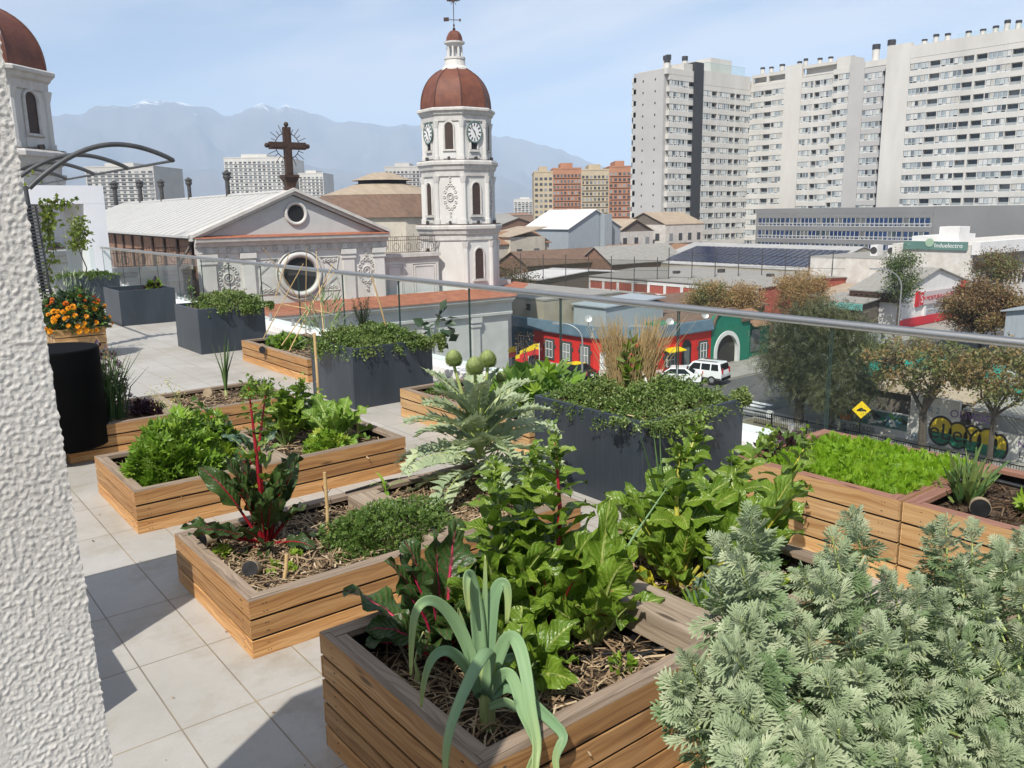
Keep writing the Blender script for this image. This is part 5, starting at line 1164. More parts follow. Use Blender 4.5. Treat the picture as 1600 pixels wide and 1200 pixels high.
# guard rail on the corner
t = thing('guard_rail', 'curved galvanised guard rail at the street corner', 'guard rail', (46.6, 33.2, GZ)); b = MB()
P = [np.array([-.2 + 1.9 * (1 - math.cos(a)) * .5, .9 - 2.6 * (a / PI), 0]) for a in np.linspace(0, PI, 16)]
P = [np.array([.9 + 1.0 * math.cos(a), 1.0 + 1.0 * math.sin(a), 0]) for a in np.linspace(rad(60), rad(200), 12)] + [np.array([-.02, .6, 0]), np.array([0.05, -1.6, 0])]
for z in (.38, .62): b.tube([p + [0, 0, z] for p in P], .1, 6)
b.build('rail', M['galv'], t); b = MB()
for p in P[::4] + [P[-1]]: b.cyl((p[0] + .06, p[1]), .06, 0, .66, 6)
b.build('posts', M['galv'], t); b = MB(); b.box(-.06, .14, -2.0, -1.6, .3, .75); b.build('end_plate', M['white'], t)
# flags
fy, fr_ = pm('flag_yellow', (.80, .58, .02), None, 1, .7), pm('flag_red', (.62, .03, .03), None, 1, .7)
for i, (px, py, H, lb) in enumerate([(808, 600, 3.3, 'yellow and red flag on a white pole nearest the church wall'), (826, 597, 2.7, 'yellow and red flag, small one in the middle of three'), (843, 592, 3.0, 'yellow and red flag on a white pole nearest the red house')]):
    P = onx(px, py, 43.6); t = thing('flag', lb, 'flag', (P[0], P[1], P[2]), 0, 'flags on white poles by the church')
    b = MB(); b.cyl((0, 0), .035, -1, H, 8); b.build('pole', M['white'], t)
    W_ = 1.55 if i != 1 else 1.0
    for nm, mt, a, c in (('yellow_half', fy, 0, .5), ('red_half', fr_, .5, 1.0)):
        b = MB(); nx, nz = 10, 3; V = []
        for ix in range(nx):
            s = ix / (nx - 1)
            for iz in range(nz):
                q = a + (c - a) * iz / (nz - 1); V.append([-.78 * W_ * s + .08 * math.sin(5 * s), .55 * W_ * s + .12 * math.sin(7 * s + q), H - .05 - q * 1.0 * (1 - .35 * s) - .62 * s * s * W_ * .6])
        ii, jj = np.meshgrid(np.arange(nx - 1), np.arange(nz - 1), indexing='ij'); b.add(V, np.stack([ii * nz + jj, (ii + 1) * nz + jj, (ii + 1) * nz + jj + 1, ii * nz + jj + 1], -1).reshape(-1, 4), None, 0, True); b.build(nm, mt, t)
# vehicles
def car(label, loc, rz, paint, prof, glass, W, L, wb, kind='car', roofbits=None, group=None):
    """prof: side outline (x,z) of the lower body and cabin, lofted with tumblehome"""
    t = thing('parked_car', label, kind, loc, rz, group)
    def loft(P, w0, w1, zs, z1):
        V = []; n = len(P); b = MB()
        for s in (-1, 1):
            for x, z in P: k = min(1, max(0, (z - zs) / (z1 - zs))); V.append([x, s * (w0 + (w1 - w0) * k) / 2, z])
        b.add(V, [list(range(n))[::-1], list(range(n, 2 * n))] + [[i, (i + 1) % n, n + (i + 1) % n, n + i] for i in range(n)], None, 0, False); return b
    zs = .95; zt = max(z for _, z in prof)
    o = loft(prof, W, W * .8, zs, zt).build('body', paint, t); md = o.modifiers.new('round', 'BEVEL'); md.width = .05; md.segments = 3; md.limit_method = 'ANGLE'; md.angle_limit = .4
    k = 1
    for nm, P in glass['side']:
        for s in (-1, 1):
            b = MB(); V = [[x, s * ((W + (W * .8 - W) * min(1, max(0, (z - zs) / (zt - zs)))) / 2 + .008), z] for x, z in P]; b.poly(V if s > 0 else V[::-1]); b.build(nm, M['carglass'], t)
    for nm, (xa, za), (xb, zb) in glass['ends']:
        b = MB(); wa, wb_ = [(W + (W * .8 - W) * min(1, max(0, (z - zs) / (zt - zs)))) / 2 - .09 for z in (za, zb)]; sg = .012 if xa > 0 else -.012
        b.poly([[xa + sg, -wa, za + .01], [xa + sg, wa, za + .01], [xb + sg, wb_, zb + .01], [xb + sg, -wb_, zb + .01]]); b.build(nm, M['carglass'], t)
    for x in (-wb / 2, wb / 2):
        for s in (-1, 1):
            b = MB(); b.tube([[x, s * (W / 2 - .2), .33], [x, s * (W / 2 + .015), .33]], .33, 18, 0, True, False); o = b.build('wheel', M['tyre'], t); b = MB(); b.tube([[x, s * (W / 2 + .0151), .33], [x, s * (W / 2 + .022), .33]], .2, 14); b.build('rim', M['galv'], o)
    for s in (-1, 1):
        b = MB(); zt2 = glass.get('tz', (.75, 1.0)); xr = -L / 2 - .012; b.box(xr - .02, xr + .03, s * W * .36 - .09, s * W * .36 + .09, *zt2); b.build('taillight', M['signred'], t)
        b = MB(); b.box(L / 2 - .04, L / 2 + .012, s * W * .34 - .14, s * W * .34 + .14, .66, .8); b.build('headlight', M['frame_white'], t)
    b = MB(); b.box(-L / 2 - .06, -L / 2 + .05, -W * .46, W * .46, .34, .56); b.box(L / 2 - .05, L / 2 + .06, -W * .46, W * .46, .3, .52); b.build('bumper', M['black_metal'], t)
    b = MB(); b.box(-L / 2 - .075, -L / 2 - .061, -.2, .2, .62, .74); b.build('number_plate', M['frame_white'], t)
    return t
SUV = [(-2.1, .35), (2.05, .35), (2.08, .8), (1.95, .98), (1.0, 1.08), (.45, 1.68), (-1.85, 1.72), (-2.05, 1.1), (-2.12, .8)]
SG = {'side': [('side_window', [(.75, 1.1), (.36, 1.58), (-.25, 1.6), (-.25, 1.1)]), ('side_window', [(-.35, 1.1), (-.35, 1.6), (-1.1, 1.6), (-1.1, 1.1)]), ('side_window', [(-1.2, 1.1), (-1.2, 1.6), (-1.75, 1.6), (-1.85, 1.1)])], 'ends': [('rear_window', (-2.045, 1.14), (-1.9, 1.62)), ('windscreen', (1.0, 1.08), (.48, 1.64))], 'tz': (.85, 1.3)}
t = car('white off-road car with roof bars parked near the green gateway', (53.6, 42.7, GZ + .12), rad(103), M['carwhite'], SUV, SG, 1.8, 4.2, 2.6, 'car', None, 'cars parked at the street corner')
b = MB(); b.tube([[.2, -.6, 1.78], [-1.6, -.6, 1.78]], .03, 6); b.tube([[.2, .6, 1.78], [-1.6, .6, 1.78]], .03, 6); b.build('roof_bars', M['vent'], t); b = MB(); b.box(-2.09, 2.05, -.905, .905, .36, .52); b.build('sill_trim', M['vent'], t)
SED = [(-2.2, .35), (2.15, .35), (2.2, .7), (1.9, .85), (.95, .95), (.25, 1.4), (-.95, 1.43), (-1.65, 1.0), (-2.18, .95), (-2.22, .7)]
SD = {'side': [('side_window', [(.75, .98), (.2, 1.34), (-.3, 1.36), (-.3, .98)]), ('side_window', [(-.38, .98), (-.38, 1.36), (-.9, 1.36), (-1.35, 1.0)])], 'ends': [('rear_window', (-1.62, 1.02), (-1.0, 1.4)), ('windscreen', (.92, .97), (.3, 1.37))]}
car('white saloon car beside the white off-road car, half hidden by greenery', (51.0, 43.4, GZ + .12), rad(125), M['carwhite'], SED, SD, 1.75, 4.4, 2.6, 'car', None, 'cars parked at the street corner')
t = car('black taxi with yellow roof standing before the red house', (46.6, 50.6, GZ), rad(92), pm('black_car_paint', (.012, .012, .014), None, 1, .2), SED, SD, 1.75, 4.4, 2.6, 'taxi')
b = MB(); b.box(-.95, .2, -.62, .62, 1.425, 1.46); b.build('yellow_roof', M['yellow'], t)
car('white van half hidden behind the trees, near the workshop yard', (78, 41.5, GZ), rad(10), M['carwhite'], [(-2.4, .4), (2.3, .4), (2.4, .95), (1.7, 1.15), (1.1, 1.9), (-2.35, 2.0), (-2.45, 1.0)], {'side': [('side_window', [(1.4, 1.2), (1.0, 1.75), (.2, 1.78), (.2, 1.2)])], 'ends': [('rear_window', (-2.43, 1.2), (-2.36, 1.8)), ('windscreen', (1.66, 1.2), (1.16, 1.82))]}, 1.9, 4.8, 3.0, 'van')
# netted sports court
t = thing('sports_netting', 'tall green ball netting on thin posts in front of the old yard', 'netting', (64, 74, GZ)); yA_, yB_ = 0, 34; b = MB()
for (P, Q) in (((0, 30), (26, 4)), ((26, 4), (44, -12)), ((0, 30), (14, 44))):
    P, Q = np.array([*P, 0.]), np.array([*Q, 0.]); L_ = np.linalg.norm(Q - P); d = (Q - P) / L_
    for k in range(int(L_ / 3.2) + 1): b.cyl(tuple((P + d * k * 3.2)[:2]), .06, 0, 8.6 - k * .12, 6)
    for z in (4.5, 6.2, 7.6): b.tube([P + [0, 0, z], Q + [0, 0, z - .8]], .025, 4, 0, False, False)
b.build('posts', M['vent'], t); b = MB()
for (P, Q) in (((0, 30), (26, 4)), ((0, 30), (14, 44))): b.poly([[*P, 0], [*Q, 0], [*Q, 6.8], [*P, 7.6]])
b.build('net', M['net'], t)
# yard behind the graffiti wall
t = thing('green_tarpaulin', 'crumpled emerald tarpaulin stretched over the yard behind the trees', 'tarpaulin', (57, 27, GZ + 2.2)); b = MB(); n = 30; V = []
for i in range(n):
    for j in range(n): V.append([i * .5, -7 + j * .48, .6 * mnoise.noise(Vector((i * .25, j * .3, 0))) + .25 * mnoise.noise(Vector((i * .9, j * .8, 4))) - .03 * i])
i, j = np.meshgrid(np.arange(n - 1), np.arange(n - 1), indexing='ij'); b.add(V, np.stack([i * n + j, (i + 1) * n + j, (i + 1) * n + j + 1, i * n + j + 1], -1).reshape(-1, 4), None, 0, False); b.build('cloth', M['greentarp'], t)
for x, y in ((.3, -6.5), (.3, 6), (14, -6.5), (14, 6)): b = MB(); b.cyl((x, y), .06, -2.2, .1, 6); b.build('post', M['timber'], t)
house('lean-to with cream canvas roof right behind the graffiti wall', 50.4, 53.5, 20.6, 26.2, 2.5, -.9, 'y', 'timber', 'tanroof', 'shed', 'shed')
house('low grey shed roof behind the spray-painted wall, under the trees', 50.0, 53.0, 15.4, 20.2, 2.2, -.5, 'y', 'dirtywhite', 'greyroof', 'shed', 'shed')
house('large pale concrete roof at the right edge beyond the trees', 60, 96, 4, 22.4, 3.6, .9, 'x', 'dirtywhite', 'greyroof', 'warehouse', 'warehouse')
house('corrugated grey hut at the far right edge beside the brown tree', 80, 87, 25.5, 30.3, 4.6, .4, 'x', 'bluegrey', 'bluegrey', 'hut', 'hut')
house('low grey roofed house with turquoise fascia left of the workshop', 89.5, 95, 49, 54.5, 3.0, -.5, 'y', 'timber', 'greyroof')
b = MB(); b.box(-.45, -.36, -.3, 5.7, 2.3, 3.05); b.build('turquoise_fascia', pm('turquoise', (.16, .40, .36), None, 1, .6), [o for o in COL.objects if o.type == 'EMPTY'][-1])

# ================================================================== TREES
def tree(label, base, H, crown, mats, nleaf, leaf, seed, trunk=.16, h0=.35, nl=5, droop=0.0, kind='tree', bark='bark_grey', group=None, clump=.55, lean=(0, 0), nclump=90, cat='tree', spray=None, wr=.5):
    """crown: (dx,dy,dz, rx,ry,rz); limbs reach into the crown, leaves cluster on the twig ends"""
    r = np.random.default_rng(seed); t = thing(kind, label, cat, base, 0, group); dx, dy, dz, rx, ry, rz = crown
    C = np.array([dx, dy, dz]); b = MB(); fork = np.array([lean[0], lean[1], H * h0])
    b.tube([[0, 0, -.1], [lean[0] * .2 + r.normal(0, .03), lean[1] * .3, H * h0 * .4], fork], [trunk * 1.25, trunk, trunk * .85], 8); ends = []
    U_ = r.normal(size=(nclump, 3)); U_ /= np.linalg.norm(U_, axis=1)[:, None]; tips = C + U_ * np.array([rx, ry, rz]) * (r.uniform(.15, 1, (nclump, 1)) ** .45)
    limbs = []
    for k in range(nl):
        a = k * 2 * PI / nl + r.uniform(-.4, .4); e = C + np.array([math.cos(a) * rx * .5, math.sin(a) * ry * .5, r.uniform(-.35, .3) * rz]); m_ = (fork + e) / 2 + r.normal(0, .12 * rx, 3) + [0, 0, -.08 * rz]
        P = [fork, fork * .55 + m_ * .45 + [0, 0, .02], m_, (m_ + e) / 2 + r.normal(0, .05 * rx, 3), e]; b.tube(P, trunk * np.array([.62, .5, .4, .3, .2]), 6); limbs.append(np.array(P))
    allP = np.concatenate(limbs)
    for tp in tips:
        q = allP[np.argmin(np.linalg.norm(allP - tp, axis=1) + r.uniform(0, rx * .3, len(allP)))]; m_ = (q + tp) / 2 + r.normal(0, .07 * rx, 3) + [0, 0, .1 * rz]
        b.tube([q, m_, tp], [trunk * .16, trunk * .10, trunk * .04], 4, 0, False)
    b.build('trunk', M[bark], t); b = MB(); ci = r.integers(0, nclump, nleaf); w = r.uniform(.6, 1.3, nclump)
    P = tips[ci] + r.normal(0, 1, (nleaf, 3)) * clump * w[ci][:, None] * np.array([1, 1, .8]); D = r.normal(0, 1, (nleaf, 3)); D[:, 2] -= droop; Nn = r.normal(0, 1, (nleaf, 3)) + [0, 0, .8]
    if droop > 0: P[:, 2] -= np.abs(r.normal(0, clump * .9 * droop, nleaf))
    S = leaf * r.uniform(.6, 1.35, nleaf)
    if spray is None: tV = np.array([[0, 0, 0], [-.5, .45, .08], [0, 1, 0], [.5, .45, .08]]); tF = np.array([[0, 1, 2, 3]])
    else:
        V = []; F_ = []
        for k in range(spray):
            s = (k + .6) / spray; sd = 1 if k % 2 else -1; V += [[0, s * .9, 0], [sd * .32, s * .9 + .22, -.04], [sd * .04, s * .9 + .12, 0]]; F_ += [[3 * k, 3 * k + 1, 3 * k + 2]]
        tV = np.array(V); tF = np.array(F_)
    mi = (r.random(nleaf) < .5)
    for q, mt in enumerate(mats):
        sel = (ci % len(mats)) == q
        if sel.any(): scatter(b, tV, tF, P[sel], D[sel], Nn[sel], S[sel], q, S[sel] * wr)
    b.build('crown', [M[m] for m in mats], t); return t
M['bark_grey'] = pm('grey_bark', (.115, .095, .075), (.065, .052, .04), 4, .95, bump=(14, .03), sc3=(3, 3, .6))
M['lf_pepper'] = leafmat('pepper_leaf', (.07, .082, .03), (.125, .135, .052), (.19, .18, .085), scale=1.2, tfac=.2)
M['lf_pepper2'] = leafmat('pepper_leaf_dark', (.03, .042, .02), (.06, .072, .032), (.09, .095, .045), scale=1.2, tfac=.2)
M['lf_rust'] = leafmat('rusty_leaf', (.32, .18, .07), (.27, .21, .085), (.17, .18, .06), scale=1.0, tfac=.3)
M['lf_olive'] = leafmat('olive_leaf', (.14, .165, .045), (.20, .21, .07), (.28, .22, .09), scale=1.0, tfac=.3)
M['lf_gold'] = leafmat('golden_leaf', (.46, .30, .12), (.36, .24, .10), (.26, .22, .08), scale=.8, tfac=.3)
M['lf_brown'] = leafmat('brown_leaf', (.22, .13, .055), (.17, .10, .045), (.16, .13, .055), scale=.8, tfac=.25)
M['lf_green'] = leafmat('fresh_leaf', (.07, .12, .03), (.12, .17, .045), (.17, .20, .06), scale=1.0, tfac=.3)
tree('big dark weeping pepper tree at the street corner', (47.5, 29.8, GZ), 8.0, (1.0, -.2, 5.2, 2.8, 3.1, 2.8), ['lf_pepper', 'lf_pepper2'], 26000, .5, 1, .3, .28, 7, .9, clump=.62, nclump=150, spray=7, wr=.75)
tree('smaller weeping tree leaning right of the big pepper tree', (46.6, 27.2, GZ), 4.4, (-.2, -.9, 3.3, 1.7, 2.0, 1.3), ['lf_pepper', 'lf_pepper2'], 9000, .42, 2, .13, .3, 5, .6, clump=.45, nclump=70, lean=(.1, -.5), spray=7, wr=.75)
tree('spreading street tree with rusty leaves before the green tarpaulin', (45.9, 21.0, GZ), 7.2, (.0, .3, 5.3, 2.4, 3.5, 1.5), ['lf_rust', 'lf_olive'], 6400, .21, 3, .24, .36, 6, 0, clump=.27, nclump=150, lean=(.0, .1), bark='bark_grey')
tree('thin street tree with olive leaves cut by the right edge', (45.8, 17.4, GZ), 7.0, (.2, -.5, 5.4, 2.2, 2.8, 1.7), ['lf_olive', 'lf_rust'], 5600, .21, 4, .15, .45, 6, 0, clump=.27, nclump=130)
for i, (px, py, H, rx, rz, ms, n, lb) in enumerate([(1108, 470, 5.8, 2.3, 2.3, ['lf_olive', 'lf_gold'], 15000, 'olive-gold bushy tree left of the autumn trees'), (1158, 472, 5.6, 2.2, 2.0, ['lf_gold', 'lf_gold'], 11000, 'golden autumn tree in the middle of the three by the tan roof'), (1252, 478, 6.6, 2.9, 2.5, ['lf_gold', 'lf_gold'], 15000, 'biggest golden autumn tree, by the low house')]):
    P = sight(px, py); P = EYE + P / (P @ _F) * 92; tree(lb, (P[0], P[1], GZ), H, (0, 0, H * .66, rx, rx, rz), ms, n, .2, 10 + i, .16, .35, 5, 0, group='autumn trees below the tan roof', clump=.5, nclump=90)
P = EYE + sight(1404, 480) * 93; tree('slender fresh green tree in front of the white workshop', (P[0], P[1], GZ), 9.4, (0, 0, 6.4, 1.7, 1.7, 3.0), ['lf_green', 'lf_green'], 5000, .24, 21, .15, .3, 5, 0, clump=.55, nclump=70)
P = EYE + sight(1535, 500) * 80; tree('brown leafed round tree before the workshop at the right edge', (P[0], P[1], GZ), 6.8, (0, 0, 4.2, 3.4, 3.4, 2.4), ['lf_brown', 'lf_rust'], 26000, .24, 22, .2, .25, 7, 0, clump=.5, nclump=120)
P = EYE + sight(1555, 445) * 92; tree('sparse brown tree behind the round brown tree', (P[0], P[1], GZ), 8.6, (0, 0, 7.0, 2.4, 2.4, 1.7), ['lf_brown', 'lf_olive'], 7000, .22, 23, .16, .45, 5, 0, clump=.5, nclump=60)
P = EYE + sight(826, 590) * 62; tree('small bare street tree in front of the blue wall', (P[0], P[1], GZ), 5.2, (0.3, .3, 4.2, 1.2, 1.2, .9), ['lf_brown'], 120, .15, 24, .07, .5, 5, 0, clump=.3, nclump=34)
P = EYE + sight(1330, 545) * 66; tree('grey-green bush behind the big pepper tree', (P[0], P[1], GZ), 5.0, (0, 0, 3.6, 2.0, 2.2, 1.7), ['lf_pepper', 'lf_olive'], 6000, .3, 25, .12, .25, 5, .3, clump=.5, nclump=60, spray=6, wr=.7)
P = EYE + sight(790, 445) * 105; tree('reddish brown bare thicket at the foot of the bell tower', (P[0], P[1], GZ), 6, (0, 0, 4.6, 4.0, 4.0, 2.6), ['lf_brown', 'lf_pepper2'], 5000, .25, 26, .14, .2, 6, 0, clump=.7, nclump=120)
# ================================================================== PLANT MATERIALS
M['chard'] = veinmat('chard_leaf', (.10, .19, .016), (.165, .275, .024), (.25, .36, .04), (.44, .50, .14), rough=.32, spec=.5, tfac=.26, isl=.3)
M['chard_dark'] = veinmat('dark_chard_leaf', (.028, .07, .016), (.045, .10, .02), (.075, .14, .03), (.22, .04, .06), tfac=.16)
M['chard_yellow'] = veinmat('yellowed_leaf', (.55, .48, .02), (.45, .46, .03), (.5, .5, .05), (.6, .58, .2))
M['stem_red'] = pm('red_chard_stem', (.30, .012, .022), (.20, .008, .014), 30, .3)
M['stem_pink'] = pm('pink_chard_stem', (.50, .03, .10), (.42, .02, .06), 30, .3)
M['stem_yellow'] = pm('yellow_chard_stem', (.52, .44, .06), (.42, .42, .09), 30, .3)
M['stem_pale'] = pm('pale_green_stem', (.40, .46, .16), (.30, .38, .10), 30, .35)
M['stem_green'] = pm('green_stem', (.13, .20, .05), (.09, .15, .035), 30, .5)
M['twig'] = pm('brown_twig', (.10, .065, .04), (.06, .04, .025), 20, .8)
def leekmat():
    k = N('leek_leaf'); sx = k.n('ShaderNodeSeparateXYZ', {0: k.coord('UV')}); u, v = sx.outputs[0], sx.outputs[1]; co = k.coord('Object'); r_ = k.island()
    st = k.noise(k.n('ShaderNodeCombineXYZ', {0: k.math('MULTIPLY', u, 1.5), 1: k.math('MULTIPLY', v, 16.0), 2: k.math('MULTIPLY', r_, 40.0)}).outputs[0], 1.0, 4)
    col = k.ramp(r_, [(0, (.20, .34, .18)), (.6, (.27, .42, .21)), (1, (.35, .49, .22))]); col = k.vary(col, st, .30); yl = k.ramp(k.math('ADD', k.math('MULTIPLY', u, .55), k.math('MULTIPLY', st, .55)), [(.62, (0, 0, 0)), (.86, (.8, .8, .8))])
    col = k.mix(yl, col, (.44, .47, .13)); return k.fin(col, .42, 0, .4, k.bump(st, .35, .002), (.3, .42, .15), .2)
M['leek'] = leekmat()
M['leek_shaft'] = pm('leek_shaft', (.52, .58, .26), (.38, .47, .15), 14, .4, sc3=(6, 6, .6))
M['artichoke'] = leafmat('artichoke_leaf', (.32, .40, .235), (.42, .49, .30), (.50, .56, .30), scale=14, tfac=.22, rough=.55)
M['art_head'] = leafmat('artichoke_bract', (.34, .42, .15), (.46, .53, .22), scale=20, tfac=.1, rough=.5)
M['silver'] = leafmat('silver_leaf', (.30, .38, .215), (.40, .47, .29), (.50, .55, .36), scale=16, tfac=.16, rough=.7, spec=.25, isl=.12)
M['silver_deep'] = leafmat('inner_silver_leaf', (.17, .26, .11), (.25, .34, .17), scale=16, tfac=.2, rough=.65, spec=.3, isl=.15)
M['purslane'] = leafmat('trailing_leaf', (.095, .16, .035), (.15, .23, .05), (.22, .30, .075), scale=8, tfac=.2, rough=.4)
M['purslane2'] = leafmat('trailing_leaf_light', (.15, .21, .055), (.21, .28, .08), (.29, .35, .11), scale=8, tfac=.22, rough=.4)
M['herb'] = leafmat('herb_leaf', (.06, .12, .02), (.105, .185, .033), (.17, .26, .06), scale=10, tfac=.2, rough=.45)
M['celery'] = leafmat('celery_leaf', (.15, .28, .022), (.22, .37, .035), (.32, .46, .06), scale=12, tfac=.3, rough=.35)
M['lettuce'] = leafmat('lettuce_leaf', (.22, .36, .03), (.31, .44, .045), (.42, .46, .06), scale=12, tfac=.35, rough=.4)
M['carrot'] = leafmat('carrot_leaf', (.17, .33, .012), (.25, .44, .02), (.33, .50, .04), scale=6, tfac=.3, rough=.45)
M['spinach'] = veinmat('spinach_leaf', (.12, .23, .025), (.18, .31, .035), (.27, .38, .05), (.42, .52, .18), tfac=.3)
M['kale'] = leafmat('blue_green_leaf', (.07, .13, .085), (.11, .18, .11), scale=18, tfac=.2, rough=.5)
M['chive'] = leafmat('chive_blade', (.06, .12, .04), (.10, .18, .05), (.17, .25, .07), scale=12, tfac=.1, rough=.4)
M['purple'] = leafmat('purple_leaf', (.035, .012, .018), (.07, .03, .04), (.12, .08, .09), scale=12, tfac=.1, rough=.4)
M['mauve'] = leafmat('faded_mauve_flower', (.12, .08, .12), (.22, .17, .20), scale=12, tfac=.2, rough=.7)
M['yellowfl'] = leafmat('pale_yellow_flower', (.62, .58, .18), (.55, .56, .22), scale=12, tfac=.3)
M['marigold'] = leafmat('orange_petal', (.82, .30, .005), (.88, .42, .01), (.75, .14, .005), scale=20, tfac=.15, rough=.6)
M['marigold_red'] = leafmat('deep_orange_petal', (.62, .10, .004), (.72, .16, .006), scale=20, tfac=.15, rough=.6)
M['tangrass'] = leafmat('dry_grass', (.60, .43, .20), (.70, .55, .30), (.50, .34, .14), scale=12, tfac=.3, rough=.6)
M['squash'] = leafmat('squash_leaf', (.10, .20, .035), (.15, .27, .05), (.23, .34, .08), scale=12, tfac=.25, rough=.5)
M['rosemary'] = leafmat('rosemary_leaf', (.022, .05, .022), (.045, .08, .035), scale=12, tfac=.1, rough=.5)
M['vine'] = leafmat('vine_leaf', (.12, .19, .03), (.22, .27, .035), (.05, .09, .025), scale=12, tfac=.35, rough=.4)

# ------------------------------------------------------------------ leaf shapes
def prof_ovate(t): return np.sin(PI * np.clip(t, 0, 1) ** .72) ** .75
def prof_strap(t): return np.minimum(1, .75 + t) * np.clip(1 - t, 0, 1) ** .42
def prof_lance(t): return np.sin(PI * np.clip(t * .96 + .04, 0, 1)) ** 1.0
def prof_spoon(t): return np.where(t < .25, .12 + .2 * t, np.sin(PI * np.clip((t - .2) / .8, 0, 1) ** .8) ** .65)
def blade(mb, base, az, el, L, W, prof, bend=.6, bp=1.4, fold=.15, wav=.0, nwav=3, crinkle=0.0, nl=10, nw=5, m=0, roll=0.0, r=rng, twist=0.0):
    """curved leaf surface; returns its midrib"""
    t = np.linspace(0, 1, nl + 1); a = el - bend * t ** bp; dl = L / nl
    ca, sa = math.cos(az), math.sin(az); h = np.concatenate([[0], np.cumsum(np.cos((a[1:] + a[:-1]) / 2) * dl)]); v = np.concatenate([[0], np.cumsum(np.sin((a[1:] + a[:-1]) / 2) * dl)])
    C = np.asarray(base, float) + np.stack([h * ca, h * sa, v], 1); T = np.stack([np.cos(a) * ca, np.cos(a) * sa, np.sin(a)], 1)
    s0 = np.array([-sa, ca, 0.]); Nn = np.cross(T, s0) * -1.0; Nn = np.where(Nn[:, 2:3] < -2, -Nn, Nn); rr = roll + twist * t
    S = s0[None] * np.cos(rr)[:, None] + Nn * np.sin(rr)[:, None]; Nn = np.cross(T, S) * -1.0
    Nn = -np.cross(S, T) if False else Nn
    up = np.cross(S, T); up = np.where((up @ np.array([0, 0, 1.]))[:, None] < 0, up, up)
    c = np.linspace(-1, 1, nw); w = W * prof(t) / 2; p1, p2 = r.uniform(0, 6.28, 2)
    off = fold * np.abs(c)[None] * w[:, None] + wav * W * np.sin(nwav * 2 * PI * t + p1)[:, None] * (c[None] ** 2) * np.sign(c + .01)[None] + (crinkle * W * np.sin(22 * t[:, None] + 3 * c[None] + p2) * np.sin(2.6 * c[None] * 3 + p1) if crinkle else 0)
    upn = -np.cross(T, S) ; 
    V = C[:, None] + S[:, None] * (c[None, :, None] * w[:, None, None]) + np.cross(S, T)[:, None] * off[..., None] * -1
    i, j = np.meshgrid(np.arange(nl), np.arange(nw - 1), indexing='ij')
    tu = lambda i_, j_: np.stack([t[i_], c[j_]], -1); uv = np.stack([tu(i, j), tu(i, j + 1), tu(i + 1, j + 1), tu(i + 1, j)], 2).reshape(-1, 2)
    mb.add(V.reshape(-1, 3), np.stack([i * nw + j, i * nw + j + 1, (i + 1) * nw + j + 1, (i + 1) * nw + j], -1).reshape(-1, 4), uv, m, True)
    return C, T, S
def tmpl_palm(n=5, spread=1.25, w=.17, bend=.08):
    V = [[0, 0, 0]]; F_ = []
    for k in range(n):
        a = spread * (2 * k / (n - 1) - 1); L = 1 - .28 * abs(a) / spread; d = np.array([math.sin(a), math.cos(a)]); p = np.array([d[1], -d[0]]); b0 = len(V)
        for q in (d * L * .55 + p * w, d * L, d * L * .55 - p * w): V.append([q[0], q[1], bend * (1 if abs(q @ p) > .05 else -1) * .6])
        F_.append([0, b0, b0 + 1, b0 + 2])
    return np.array(V, float), np.array(F_)
def tmpl_pinnate(np_=3, fingers=3, w=.055, lob=.5):
    """deeply cut leaf: side lobes of narrow fingers on a thin rachis, all joined"""
    V = []; F_ = []; N_ = np_ + 1; ys = np.linspace(0.12, .62, N_)
    for i, y in enumerate(ys): V += [[-.022, y, 0], [.022, y, 0]]
    V += [[-.015, -.0, 0], [.015, -.0, 0]]; F_.append([2 * N_, 2 * N_ + 1, 1, 0])
    for i in range(N_ - 1): F_.append([2 * i, 2 * i + 1, 2 * i + 3, 2 * i + 2])
    def fing(p, d, L, root, z):
        q = np.array([d[1], -d[0]]); b0 = len(V); m_ = p + d * L * .62
        V.extend([[*(m_ + q * w), z * .4 + .03], [*(p + d * L * .93 + q * w * .75), z * .8], [*(p + d * L), z], [*(p + d * L * .93 - q * w * .75), z * .8], [*(m_ - q * w), z * .4 + .03]]); F_.append([root, b0, b0 + 1, b0 + 2]); F_.append([root, b0 + 2, b0 + 3, b0 + 4])
    for i, y in enumerate(ys):
        for sd in (-1, 1):
            root = 2 * i + (0 if sd < 0 else 1); base = np.array(V[root][:2]); LL = lob * (1.0 - .28 * i / N_)
            for f in range(fingers):
                a = .95 - .42 * (f - (fingers - 1) / 2) - .12 * i; d = np.array([sd * math.sin(a), math.cos(a)]); fing(base, d, LL * (1 - .12 * abs(f - (fingers - 1) / 2)), root, -.05 + .03 * f)
    for f in range(3):
        a = (f - 1) * .42; root = 2 * (N_ - 1) + (0 if f < 1 else 1); fing(np.array(V[root][:2]), np.array([math.sin(a), math.cos(a)]), .38 - .06 * abs(f - 1), root, .02)
    return np.array(V, float), np.array(F_)
T_OVAL = (np.array([[0, 0, 0], [.32, .5, .07], [0, 1, 0], [-.32, .5, .07], [0, .5, -.02]]), np.array([[0, 1, 2, 4], [0, 4, 2, 3]]))
T_PALM5, T_PALM3 = tmpl_palm(5), tmpl_palm(3, .9, .2)
T_ART = tmpl_pinnate(3, 3, .034, .58)
T_FEATH = tmpl_pinnate(4, 3, .028, .42)
T_BLADE = (np.array([[-.03, 0, 0], [.03, 0, 0], [.03, .5, .05], [-.03, .5, .05], [0, 1, -.04]]), np.array([[0, 1, 2, 3], [3, 2, 4, 4]]))
T_BLADE = (np.array([[-.05, 0, 0], [.05, 0, 0], [.012, 1, -.06], [-.012, 1, -.06], [.05, .5, .05], [-.05, .5, .05]]), np.array([[0, 1, 4, 5], [5, 4, 2, 3]]))

